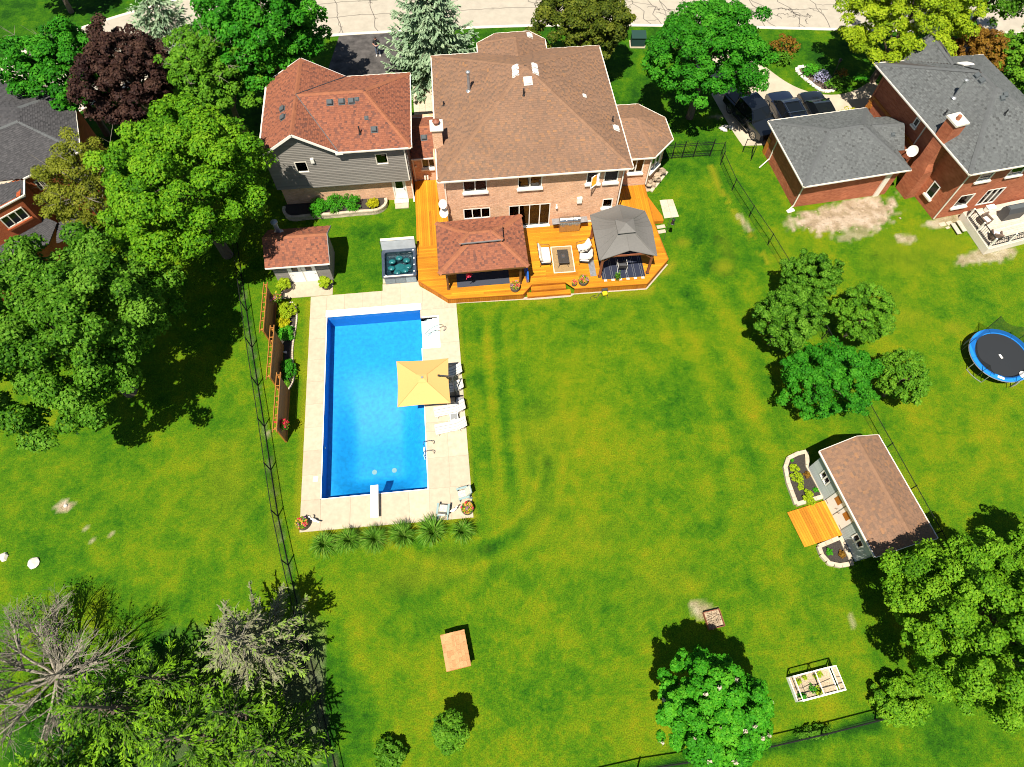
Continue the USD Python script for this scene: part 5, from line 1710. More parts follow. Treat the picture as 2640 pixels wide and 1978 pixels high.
# ------------------------------------------------------------------ neighbours' houses
def right_house():
    t = thing('right_neighbour_house', 'red brick house with grey shingled roof and tall side chimney at the right edge', 'house', (36, 35, 0), world=True)
    E, Z = 5.2, 7.6
    fp = [(34.2, 30.0), (41.4, 30.9), (39.0, 40.3), (31.95, 40.25)]
    W = walls(t, fp, 0, 5.06, 'brick_red', {0: [(.9, 2.05, 1.0, 2.2), (2.95, 4.4, .72, 2.3), (1.05, 2.15, 3.55, 4.6), (3.4, 4.6, 3.55, 4.6)]})
    w, s = W[0], W[3]
    window(t, w, .9, 2.05, 1.0, 2.2, 0, sill=True)
    window(t, w, 2.95, 4.4, .72, 2.3, 2, sill=False, curtain=True)
    window(t, w, 1.05, 2.15, 3.55, 4.6, 0)
    window(t, w, 3.4, 4.6, 3.55, 4.6, 0)
    A, B, C, D = (33.5, 29.35, E), (41.9, 30.35, E), (39.45, 40.75, E), (31.04, 40.63, E)
    r1, r2 = (36.05, 34.6, Z), (35.6, 36.2, Z)
    pA, pB = (33.35, 40.66, E), (36.6, 40.72, E)
    g1, g2 = (35.0, 41.75, 6.55), (35.35, 38.4, 6.52)
    e1, e2 = (33.15, 41.7, E), (36.9, 41.8, E)
    P = [[A, B, r1], [B, C, r2, r1], [C, pB, g2, pA, D, r2], [D, A, r1, r2], [pA, g2, g1, e1], [e2, g1, g2, pB]]
    m = MB()
    for p in (P[0], P[1], P[3], P[4], P[5]):
        m.planar(p, .1)
    r = m.build('roof', 'roof_base', t)
    shingles(r, [P[0], P[1], P[3], P[4], P[5]], 'shingle_grey', .15, .32, 61)
    r3 = MB().planar([C, D, r2], .1).build('roof', 'roof_base', t)
    shingles(r3, [[C, pB, g2, r2], [pA, D, r2, g2]], 'shingle_grey', .15, .32, 62)
    ridge_caps(r, cap_lines(P, [(A, r1, 0, 3), (B, r1, 0, 1), (r1, r2, 1, 3)]) + [(D, r2, plane_n(P[3]), plane_n([C, D, r2])), (g1, g2, plane_n(P[4]), plane_n(P[5]))], 'ridge_grey', .24, .16, True, 9)
    gutter(t, [D, A, B], close=False)
    gutter(t, [C, pB], close=False)
    gutter(t, [pA, D], close=False)
    MB().add([A, B, C, D], [[0, 3, 2, 1]]).move((0, 0, -.13)).build('soffit', 'offwhite', t)
    walls(t, [(36.5, 40.3), (36.5, 41.4), (33.6, 41.35), (33.6, 40.3)], 0, 5.1, 'brick_red', close=False)
    # chimney on the side wall
    u = np.array(s.u)      # along the side wall from back to front
    def sp(d, out, z):
        return s.pt(d, z, out)
    d0 = s.L - 3.5
    c = MB()
    def blk(m, a, b, o0, o1, z0, z1):
        o1 += .24
        q = [s.pt(x, 0, o)[:2] for x, o in ((a, o0), (b, o0), (b, o1), (a, o1))]
        return m.prism(Polygon(q).buffer(0), z0, z1)
    blk(c, d0 - .02, d0 + 1.22, -.01, .62, 0, 2.6)
    v = []
    for z, a, b in ((2.6, d0 - .02, d0 + 1.22), (3.25, d0 + .1, d0 + 1.05)):
        v += [s.pt(x, z, o) for x in (a, b) for o in (-.01, .86)]
    c.hull(v)
    blk(c, d0 + .1, d0 + 1.05, -.01, .62, 3.25, 6.65)
    ch = c.build('chimney', 'brick_red', t)
    blk(MB(), d0 + .02, d0 + 1.13, -.09, .70, 6.65, 6.78).build('chimney_cap', 'offwhite', ch)
    q = s.pt(d0 + .58, 6.78, .5)
    MB().cyl(q, .14, .3, 12).build('chimney_pot', 'terracotta', ch)
    # windows on the side wall sit proud of it
    for a, b, z0, z1 in ((s.L - 1.75, s.L - 1.05, .95, 2.2), (4.5, 4.95, 3.7, 4.32)):
        win = s.solid(sbox(a, z0, b, z1).difference(sbox(a + .07, z0 + .07, b - .07, z1 - .07)), .002, .05).build('window', 'white', t)
        s.solid(sbox(a + .06, z0 + .06, b - .06, z1 - .06), .003, .015).build('pane', 'car_glass', win)
        s.solid(sbox(a - .07, z0 - .13, b + .07, z0 - .004), .002, .16).build('sill', 'offwhite', win)
    # orange trim board and quoins of the front porch corner
    s.solid(sbox(.2, 2.55, 6.3, 2.75), .002, .10).build('trim_band', 'cedar', t)
    for k in range(7):
        s.solid(sbox(.1 if k % 2 else .0, .1 + k * .34, .55 if k % 2 else .38, .40 + k * .34), .002, .05).build('quoin', 'cedar', t)
    W0 = W[0]
    downspout(t, [W0.pt(.0, 5.0, .06), W0.pt(.0, .1, .06)], 'offwhite')
    downspout(t, [s.pt(5.6, 5.0, .06), s.pt(5.6, 2.4, .06), s.pt(5.6, 2.3, .5)], 'offwhite')
    dish(t, s.pt(6.3, 2.95, .75), (-.8, -.5, .35), .42, 'white', mast=s.pt(6.3, 2.6, .1))
    def on(i, x, y):
        return on_plane(P[i], x, y)
    p, n = on(3, 34.1, 35.2)
    vent_pipe(t, p, 1.3, .09, 'galv', True, 'flue_pipe')
    for x, y in ((33.4, 34.3),):
        p, n = on(3, x, y)
        vent_pipe(t, p, .35)
    for x, y in ((35.45, 36.0), (35.55, 35.5)):
        p, n = on(3, x, y)
        roof_vent(t, p, n, 'vent_grey', .3, .15)
    for x, y in ((36.35, 33.9), (36.6, 34.1)):
        p, n = on(0, x, y)
        roof_vent(t, p, n, 'vent_grey', .28, .14)
    p, n = on(0, 36.4, 32.9)
    vent_pipe(t, p, .4)
    p, n = on_plane([C, D, r2], 35.9, 38.0)
    roof_vent(t, p, n, 'white', .7, .2)
    # back deck
    d = thing('neighbour_deck', 'sun bleached raised deck with white posts behind the right neighbour house', 'deck', (38.8, 28.6, 0), world=True)
    dk = Polygon([(36.15, 29.9), (36.55, 26.5), (42.2, 27.6), (41.6, 30.75)])
    g = rnd(3)
    for k in range(28):
        y = 26.2 + k * .17
        p = affinity.rotate(sbox(35, y, 43.5, y + .16), 11, origin=(36.5, 26.5)).intersection(dk)
        if p.area > .02:
            MB().prism(p, .62, .66, float(g.random())).build('board', 'deck_grey', d)
    ring = dk.exterior
    cs = list(dk.exterior.coords)
    for a, b in zip(cs[:-1], cs[1:]):
        MB().bar((*a, .33), (*b, .33), .05, .62).build('skirt', 'offwhite', d)
    posts = [(36.22, 29.4), (36.4, 28.1), (36.62, 26.65), (38.2, 26.95), (39.8, 27.27), (41.4, 27.6)]
    for x, y in posts:
        MB().cbox((x, y, 1.1), (.11, .11, .95), .01).build('post', 'white', d)
    for a, b in zip(posts[:-1], posts[1:]):
        for z in (.78, 1.5):
            MB().bar((*a, z), (*b, z), .05, .05).build('rail', 'black_metal', d)
        for k in range(1, 9):
            q = np.array(a) + (np.array(b) - a) * k / 9
            MB().bar((*q, .78), (*q, 1.5), .02, .02).build('baluster', 'black_metal', d)
    for k in range(2):
        MB().cbox((35.75 - .3 * k, 28.9 - .05 * k, .36 - .2 * k), (.32, 1.0, .06), .01, 6).build('step', 'deck_grey', d)
    b = thing('covered_barbecue', 'dark grey covered barbecue on the bleached neighbour deck', 'barbecue', (39.2, 29.2, .66), 8)
    MB().hull([(x, y, z) for x in (-.75, .75) for y, z in ((-.32, 0), (.32, 0), (-.36, .75), (.36, .75), (-.2, 1.05), (.24, 1.05))]).build('cover', 'dark_metal', b)
    MB().cbox((.0, -.0, 1.06), (1.3, .35, .04), .015).build('cover_top', 'vent_grey', b)
    b = thing('white_cooler', 'small white storage box by the wall on the bleached deck', 'storage box', (37.95, 29.85, .66), 8)
    MB().cbox((0, 0, .2), (.6, .36, .38), .03).build('box', 'white', b)
    MB().cbox((0, 0, .42), (.64, .4, .07), .02).build('lid', 'white_gloss', b)
    b = thing('patio_pot', 'dark round pot in the corner of the bleached deck by the patio door', 'plant pot', (36.55, 29.65, .66))
    MB().lathe([(.12, 0), (.2, .3), (.22, .34), (.18, .34), (.17, .28), (0.01, .28)], n=14).build('pot', 'barrel', b)
    for x, y, rz, lab in ((37.05, 28.75, 20, 'dark wicker chair near the patio door on the bleached deck'), (37.2, 27.35, 160, 'dark wicker chair by the railing corner of the bleached deck')):
        c = thing('deck_chair', lab, 'chair', (x, y, .66), rz, 'wicker chairs on the neighbour deck')
        MB().cbox((0, 0, .25), (.62, .6, .32), .05).build('seat', 'barrel', c)
        MB().cbox((0, .3, .55), (.62, .12, .5), .05).build('backrest', 'barrel', c)
        for q in (-.3, .3):
            MB().cbox((q, 0, .45), (.1, .6, .3), .03).build('armrest', 'barrel', c)
        MB().cbox((0, -.02, .44), (.48, .48, .07), .02).build('cushion', 'rug_white', c)
    st = thing('stepping_slab', 'irregular pale slabs along the red brick back wall', loc=(35.5, 29.5, 0), kind='structure', world=True)
    for k, (x, y, a, b2) in enumerate(((34.75, 29.45, .5, .35), (35.3, 29.5, .45, .33), (35.0, 29.1, .3, .2))):
        MB().cbox((x, y, .02), (a * 1.0, b2, .04), .01, 8 + 5 * k).build('slab', 'paver', st)


def right_garage():
    t = thing('brick_garage', 'single storey red brick garage with grey hip roof beside the parked cars', 'garage', (28, 35.2, 0), world=True)
    E, Z = 2.7, 4.35
    fp = [(24.25, 32.1), (31.55, 32.7), (31.2, 38.0), (23.6, 37.9)]
    W = walls(t, fp, 0, 2.58, 'brick_red')
    A, B, C, D = (23.92, 31.6, E), (32.05, 32.45, E), (31.0, 38.85, E), (23.2, 38.2, E)
    r1, r2 = (26.25, 35.15, Z), (28.7, 35.4, Z)
    P = [[A, B, r2, r1], [B, C, r2], [C, D, r1, r2], [D, A, r1]]
    r = slope_roof(t, P, 'shingle_grey', .1, .15, .32, 71)
    ridge_caps(r, cap_lines(P, [(A, r1, 0, 3), (B, r2, 0, 1), (C, r2, 1, 2), (D, r1, 2, 3), (r1, r2, 0, 2)]), 'ridge_grey', .24, .16, True, 10)
    gutter(t, [D, A, B], close=False)
    gutter(t, [C, D], close=False)
    # connecting roof towards the house
    a, b, c, d = (30.9, 34.3, E), (32.25, 34.35, E + .0), (32.45, 37.75, E), (30.95, 37.85, E)
    q1, q2 = (30.0, 36.1, 3.55), (32.5, 36.1, 3.55)
    P2 = [[a, b, q2, q1], [c, d, q1, q2]]
    r4 = slope_roof(t, P2, 'shingle_grey', .09, .15, .32, 72)
    ridge_caps(r4, cap_lines(P2, [(q1, q2, 0, 1)]), 'ridge_grey', .24, .15, True, 11)
    p, n = on_plane(P2[0], 31.5, 35.4)
    roof_vent(t, p, n, 'vent_grey', .22, .12)
    MB().add([A, B, C, D], [[0, 3, 2, 1]]).move((0, 0, -.12)).build('soffit', 'offwhite', t)
    w = W[0]
    w.solid(sbox(6.35, 0, 6.75, 2.5), .0, .10).build('pilaster', 'offwhite', t)
    s = W[3]
    downspout(t, [w.pt(-.05, 2.55, .08), w.pt(-.05, .25, .08), w.pt(-.55, .08, .35)], 'offwhite')
    downspout(t, [s.pt(1.2, 2.5, .07), s.pt(1.2, .35, .07), s.pt(1.7, .12, 1.0)], 'offwhite')
    s.solid(sbox(.05, .0, .42, 1.5), .002, .06).build('corner_board', 'cedar', t)
    MB().cbox((24.0, 31.75, .05), (.6, .28, .08), .02, 15).build('splash_block', 'offwhite', t)


def left_house():
    t = thing('left_neighbour_house', 'orange brick house with dark slate grey roof at the left edge', 'house', (-29, 37, 0), world=True)
    E, Z = 5.2, 6.5
    A, B, C = (-28.65, 34.95, E), (-25.42, 37.13, E), (-27.14, 43.33, E)
    ap, ap2 = (-29.05, 38.85, Z), (-29.3, 40.1, Z)
    far = (-34, 39.5, Z)
    D, F = (-36, 45.5, E), (-35.5, 33.5, E)
    P = [[A, B, ap, far, (-33, 32.0, E)], [B, C, ap2, ap], [C, D, (-34, 41, Z), ap2]]
    P[0] = [A, B, ap, (-33.5, 35.9, Z), (-32.6, 32.3, E)]
    r = slope_roof(t, [P[1], P[2]], 'shingle_slate', .1, .15, .32, 81)
    # the front slope, a plane through the eave and the apex
    o, e, s, n = plane_basis(np.array([A, B, ap]))
    zof = lambda x, y: A[2] - ((x - A[0]) * n[0] + (y - A[1]) * n[1]) / n[2]
    fr = [A, B, ap, (-33.2, 36.2, zof(-33.2, 36.2)), (-31.9, 34.2, zof(-31.9, 34.2))]
    r0 = slope_roof(t, [fr], 'shingle_slate', .1, .15, .32, 82)
    ridge_caps(r0, [(B, ap, plane_n(P[1]), n), (ap, (-33.2, 36.2, fr[3][2]), n, plane_n(P[2])), (C, ap2, plane_n(P[1]), plane_n(P[2]))], 'ridge_grey', .24, .15, True, 12)
    gutter(t, [A, B, C], close=False)
    wp = [ap, ap2, (-34, 41, Z), (-33.2, 36.2, fr[3][2])]
    r6 = slope_roof(t, [[ap, ap2, (-34, 41, Z - .02)], [ap, (-34, 41, Z - .02), (-33.2, 36.2, fr[3][2])]], 'shingle_slate', .1, .15, .32, 86)
    w1, w2, w3 = (-28.6, 34.85, E - .05), (-28.31, 33.56, E - .05), (-31.6, 31.0, E - .05)
    wr = (-32.5, 33.2, 6.1)
    r5 = slope_roof(t, [[w3, w2, w1, wr]], 'shingle_slate', .1, .15, .32, 83)
    gutter(t, [w3, w2, w1], close=False)
    W = walls(t, [(-32.2, 32.6), (-28.75, 35.05), (-28.55, 35.2), (-25.85, 37.05), (-27.4, 42.9), (-33, 43)], 0, 5.08, 'brick_orange', close=False)
    w = W[2]
    def proud(w, a, b, z0, z1, k=2):
        win = w.solid(sbox(a, z0, b, z1).difference(unary_union([sbox(a + .07 + (b - a - .07) * i / k, z0 + .07, a + (b - a - .07) * (i + 1) / k, z1 - .07) for i in range(k)])), .002, .06).build('window', 'offwhite', t)
        w.solid(sbox(a + .05, z0 + .05, b - .05, z1 - .05), .003, .012).build('pane', 'car_glass', win)
        w.solid(sbox(a - .08, z0 - .14, b + .08, z0 - .004), .002, .15).build('sill', 'brick_orange', win)
    proud(w, 2.25, 3.05, 3.75, 4.55)
    proud(w, .12, .65, 3.75, 4.55)
    W2 = walls(t, [(-31.3, 31.2), (-28.55, 33.35), (-28.8, 34.95)], 0, 5.05, 'brick_orange', close=False)
    proud(W2[0], 1.7, 3.2, 3.55, 4.5, 3)
    # low roof in front
    lo = [(-33.5, 30.2, 2.7), (-31.4, 28.0, 2.5), (-27.9, 31.0, 2.45), (-27.0, 32.8, 2.6), (-28.0, 33.45, 2.8), (-29.5, 34.25, 3.0)]
    lo = [(-34.0, 30.6, 2.85), (-31.8, 28.2, 2.55), (-27.85, 31.6, 2.55), (-27.6, 33.3, 2.68), (-29.3, 34.2, 2.85)]
    oo, ee, ss, nn = plane_basis(np.array([lo[0], lo[1], lo[2], lo[3]]))
    zl = lambda p: (p[0], p[1], lo[1][2] - ((p[0] - lo[1][0]) * nn[0] + (p[1] - lo[1][1]) * nn[1]) / nn[2])
    slope_roof(t, [[zl(p) for p in lo]], 'shingle_slate', .09, .15, .32, 84)
    slope_roof(t, [[(-27.75, 33.35, 2.5), (-27.6, 31.9, 2.2), (-25.6, 33.1, 2.2), (-26.1, 34.5, 2.5)]], 'shingle_slate', .08, .15, .32, 85)
    walls(t, [(-33.5, 30.6), (-31.7, 28.6), (-28.1, 31.8), (-27.9, 33.0)], 0, 2.35, 'brick_orange', close=False)
    dish(t, w.pt(2.9, 3.3, .5), (.3, -.8, .5), .34, mast=w.pt(2.9, 2.9, .05))
    downspout(t, [w.pt(3.25, 5.0, .3), w.pt(3.25, 4.7, .08), w.pt(3.25, .2, .08)], 'dark_metal')
    p = thing('wooden_pergola', 'weathered open wooden frame against the orange brick wall', 'pergola', (-27, 35.2, 0), world=True)
    for k in range(4):
        a = w.pt(.35 + k * .85, 2.5, .06)
        MB().bar(a, a + np.array([*(w.n * 1.5), -.05]), .07, .12).build('beam', 'weathered', p)
        b = a + np.array([*(w.n * 1.4), 0])
        MB().bar(b, [b[0], b[1], 0], .1, .1).build('post', 'weathered', p)
    for o in (.12, .5, .9, 1.35):
        MB().bar(w.pt(.2, 2.6, o), w.pt(3.0, 2.6, o), .05, .08).build('slat', 'weathered', p)
    MB().bar(w.pt(.2, 2.45, 1.5), w.pt(3.0, 2.45, 1.5), .06, .2).build('fascia', 'cedar', p)


right_house()
right_garage()
left_house()
# ------------------------------------------------------------------ wooden deck and what stands on it
DZ = .55
DECK = Polygon([(-3.52, 36.82), (-3.57, 31.5), (-3.59, 27.72), (-1.63, 26.0), (3.45, 25.9), (4.10, 26.62), (6.42, 26.6), (7.0, 26.02), (12.0, 25.95), (13.86, 27.86), (13.5, 31.1), (13.5, 34.85), (10.68, 34.85), (10.68, 31.62), (-1.18, 31.62), (-1.18, 33.6), (-1.85, 33.6), (-1.85, 34.9), (-1.2, 34.9), (-1.2, 36.82)])


def timber_deck():
    t = thing('timber_deck', 'orange stained timber deck wrapping round the back of the brick house', 'deck', (5, 29, 0), world=True)
    g = rnd(21)
    main = DECK.intersection(sbox(-4, 25, 14.5, 31.63)).difference(sbox(-4, 30.62, -1.65, 40))
    right = main.intersection(sbox(12.45, 30.3, 14, 31.63))
    main = main.difference(right)
    walk = DECK.intersection(sbox(-4, 30.62, -1.0, 37))
    side = DECK.intersection(sbox(10.6, 31.63, 14, 35)).union(right)
    bw = .14
    def lay(poly, along_x, seed, seg=4.3):
        q = rnd(seed)
        x0, y0, x1, y1 = poly.bounds
        lo, hi = (y0, y1) if along_x else (x0, x1)
        a0, a1 = (x0, x1) if along_x else (y0, y1)
        k, s = 0, lo
        while s < hi:
            cuts = [a0]
            x = a0 + (seg * .5 if k % 2 else seg) + q.normal(0, .02)
            while x < a1 - .6:
                cuts.append(x)
                x += seg
            cuts.append(a1)
            for c0, c1 in zip(cuts[:-1], cuts[1:]):
                b = sbox(c0 + .003, s + .004, c1 - .003, s + bw - .004) if along_x else sbox(s + .004, c0 + .003, s + bw - .004, c1 - .003)
                p = poly.intersection(b)
                if p.area > .01:
                    MB().prism(p, DZ - .035, DZ + q.normal(0, .0012), float(np.clip(q.normal(.5, .24), 0, 1))).build('board', 'deck_board', t)
            s += bw
            k += 1
    lay(main, True, 1, 4.4)
    lay(walk, False, 2, 6.5)
    lay(side, False, 3, 6.5)
    MB().prism(DECK.buffer(-.06), DZ - .18, DZ - .04).build('joists', 'brown_stain', t)
    # vertical skirting boards along the open edges
    edge = [(-3.59, 27.72), (-1.63, 26.0), (3.45, 25.9), (4.10, 26.62), (6.42, 26.6), (7.0, 26.02), (12.0, 25.95), (13.86, 27.86), (13.5, 31.1), (13.5, 34.85)]
    for a, b in zip(edge[:-1], edge[1:]):
        a, b = np.array(a), np.array(b)
        if abs(a[1] - 26.62) < .03:
            continue
        L = np.linalg.norm(b - a)
        d = (b - a) / L
        n = np.array([d[1], -d[0]])
        k = max(1, int(L / .14))
        for i in range(k):
            p0, p1 = a + d * (i * L / k + .004), a + d * ((i + 1) * L / k - .004)
            MB().prism(Polygon([p0 + n * .004, p1 + n * .004, p1 + n * .026, p0 + n * .026]), .02, DZ - .05, float(np.clip(g.normal(.5, .25), 0, 1))).build('skirt_board', 'skirt_wood', t)
        MB().bar((*(a + n * .03), DZ - .02), (*(b + n * .03), DZ - .02), .045, .06).build('edge_board', 'skirt_wood', t)
    # the steps in front
    for k in range(2):
        y1 = 26.58 - .34 * k
        xl, xr = 4.06 - .30 * k, 6.46 + .30 * k
        z = DZ - .185 * (k + 1)
        for j in range(2):
            MB().prism(sbox(xl, y1 - .17 * (j + 1) + .003, xr, y1 - .17 * j - .003), z - .035, z, float(g.random())).build('step_board', 'deck_board', t)
        MB().prism(sbox(xl, y1 - .365, xr, y1 - .342), z - .18, z - .04, .5).build('riser', 'skirt_wood', t)
    MB().prism(sbox(4.06, 26.585, 6.46, 26.605), .36, DZ - .04, .5).build('riser', 'skirt_wood', t)
    # box step on the right side
    MB().prism(Polygon([(13.56, 31.5), (14.35, 31.5), (14.35, 31.95), (13.62, 34.0), (13.56, 34.0)]), .0, .30, .5).build('side_step', 'deck_board', t)
    pv = thing('patio_slabs', 'square of pale paving slabs beside the right deck edge', loc=(15, 33, 0), kind='structure', world=True)
    slabs(pv, Polygon([(14.5, 34.0), (15.55, 33.75), (15.65, 32.0), (14.5, 31.95)]), [14.0, 14.55, 15.1, 15.7], np.arange(31.9, 34.2, .6), 0, .035, 'paver', .012, 'slab', 6)
    for k, (x, y) in enumerate(((14.15, 31.2), (14.1, 30.75))):
        MB().cbox((x, y, .018), (.62, .3, .035), .008, 6).build('slab', 'paver', pv)
    ed = thing('gravel_strip', 'narrow pale strip of gravel along the foot of the deck', loc=(5, 25.8, 0), kind='stuff', world=True)
    MB().sheet(Polygon([(-1.1, 25.95), (3.45, 25.82), (4.0, 25.75), (6.7, 25.75), (7.0, 25.92), (12.05, 25.85), (13.95, 27.8), (13.8, 27.86), (12.0, 25.93), (-1.1, 26.02)]).buffer(.02), .005).build('gravel', 'stone_block', ed)


timber_deck()


def pavilion():
    t = thing('timber_pavilion', 'open timber pavilion with red shingled hip roof and raised vent on the deck', 'pavilion', (.9, 28.6, DZ), world=True)
    E, Z = 2.85, 3.7
    A, B, C, D = (-2.02, 26.38, E), (3.84, 26.44, E), (3.80, 30.82, E), (-2.02, 30.66, E)
    r1, r2 = (.45, 28.55, Z), (1.75, 28.6, Z)
    P = [[A, B, r2, r1], [B, C, r2], [C, D, r1, r2], [D, A, r1]]
    r = slope_roof(t, P, 'shingle_red', .06, .15, .31, 91)
    ridge_caps(r, cap_lines(P, [(A, r1, 0, 3), (B, r2, 0, 1), (C, r2, 1, 2), (D, r1, 2, 3)]), 'ridge_red', .22, .17, True, 13)
    # raised vent roof
    e, z = 3.78, 4.12
    a, b, c, d = (-.55, 27.98, e), (2.32, 28.05, e), (2.36, 29.2, e), (-.5, 29.1, e)
    q1, q2 = (.15, 28.55, z), (1.6, 28.6, z)
    K = [[a, b, q2, q1], [b, c, q2], [c, d, q1, q2], [d, a, q1]]
    v = slope_roof(t, K, 'shingle_red', .05, .15, .31, 92, 'vent_roof')
    ridge_caps(v, cap_lines(K, [(a, q1, 0, 3), (b, q2, 0, 1), (c, q2, 1, 2), (d, q1, 2, 3), (q1, q2, 0, 2)]), 'ridge_red', .22, .14, True, 14)
    MB().bar(np.array(a) + [0, -.02, -.03], np.array(b) + [0, -.02, -.03], .03, .10).build('vent_fascia', 'grey_trim', v)
    MB().bar(np.array(b) + [.02, 0, -.03], np.array(c) + [.02, 0, -.03], .03, .10).build('vent_fascia', 'black_metal', v)
    for p, q in ((A, B), (B, C), (C, D), (D, A)):
        MB().bar(np.array(p) + [0, 0, -.07], np.array(q) + [0, 0, -.07], .04, .14).build('fascia', 'brown_stain', t)
    cs = [(-1.55, 26.78), (3.36, 26.82), (3.36, 30.35), (-1.55, 30.25)]
    for x, y in cs:
        MB().cbox((x, y, DZ + 1.1), (.14, .14, 2.2), .01).build('post', 'brown_stain', t)
        MB().cbox((x, y, DZ + .06), (.19, .19, .12), .01).build('post_base', 'brown_stain', t)
    for k in range(4):
        p, q = cs[k], cs[(k + 1) % 4]
        MB().bar((*p, 2.66), (*q, 2.66), .09, .2).build('beam', 'brown_stain', t)
        for s, o in ((p, q), (q, p)):
            dd = (np.array(o) - s) / np.linalg.norm(np.array(o) - s)
            MB().bar((*(np.array(s) + dd * .05), 2.05), (*(np.array(s) + dd * .55), 2.58), .07, .07).build('knee_brace', 'brown_stain', t)
    rug = MB().cbox((.85, 28.2, DZ + .01), (3.6, 2.7, .014), .004)
    o = rug.build('area_rug', 'dark_rug')
    tag(o, 'dark grey rug on the deck under the shingled pavilion', 'rug')
    s = thing('corner_sofa', 'dark outdoor sofa in the shade of the shingled pavilion', 'sofa', (.6, 29.4, DZ), world=False)
    MB().cbox((0, .1, .22), (2.6, .8, .4), .05).build('seat', 'dark_blue', s)
    MB().cbox((0, .5, .55), (2.6, .2, .5), .05).build('backrest', 'dark_blue', s)
    for x in (-1.25, 1.25):
        MB().cbox((x, .1, .45), (.16, .8, .3), .04).build('armrest', 'dark_blue', s)
    f = thing('flower_cup', 'small bunch of pink flowers hanging at the pavilion front', 'flowers', (-.1, 26.75, 2.0), world=True)
    g = rnd(2)
    P_ = np.array([-.1, 26.75, 2.0]) + g.normal(0, .1, (60, 3))
    MB().add(*leaf_cards(P_, g.normal(size=(60, 3)), .09, g, g.uniform(.0, .3, 60), .9)).build('flowers', 'petals', f)
    MB().tube([(-.1, 26.75, 2.0), (-.1, 26.75, 2.6)], .006, 4).build('hanger', 'black_wire', f)
    b = thing('paddle_board', 'bright blue inflatable board standing on edge beside the pavilion', 'board', (3.78, 27.7, DZ), 4)
    MB().hull([(x, y, z) for x in (-.05, .05) for y, z in ((-1.05, .35), (-1.15, .7), (-.9, 1.25), (.9, 1.35), (1.15, .8), (1.0, .1), (-.9, .02))]).build('board', 'blue_gloss', b)
    MB().cbox((.06, -.95, .5), (.02, .25, .35), .005).build('deck_pad', 'white', b)


pavilion()


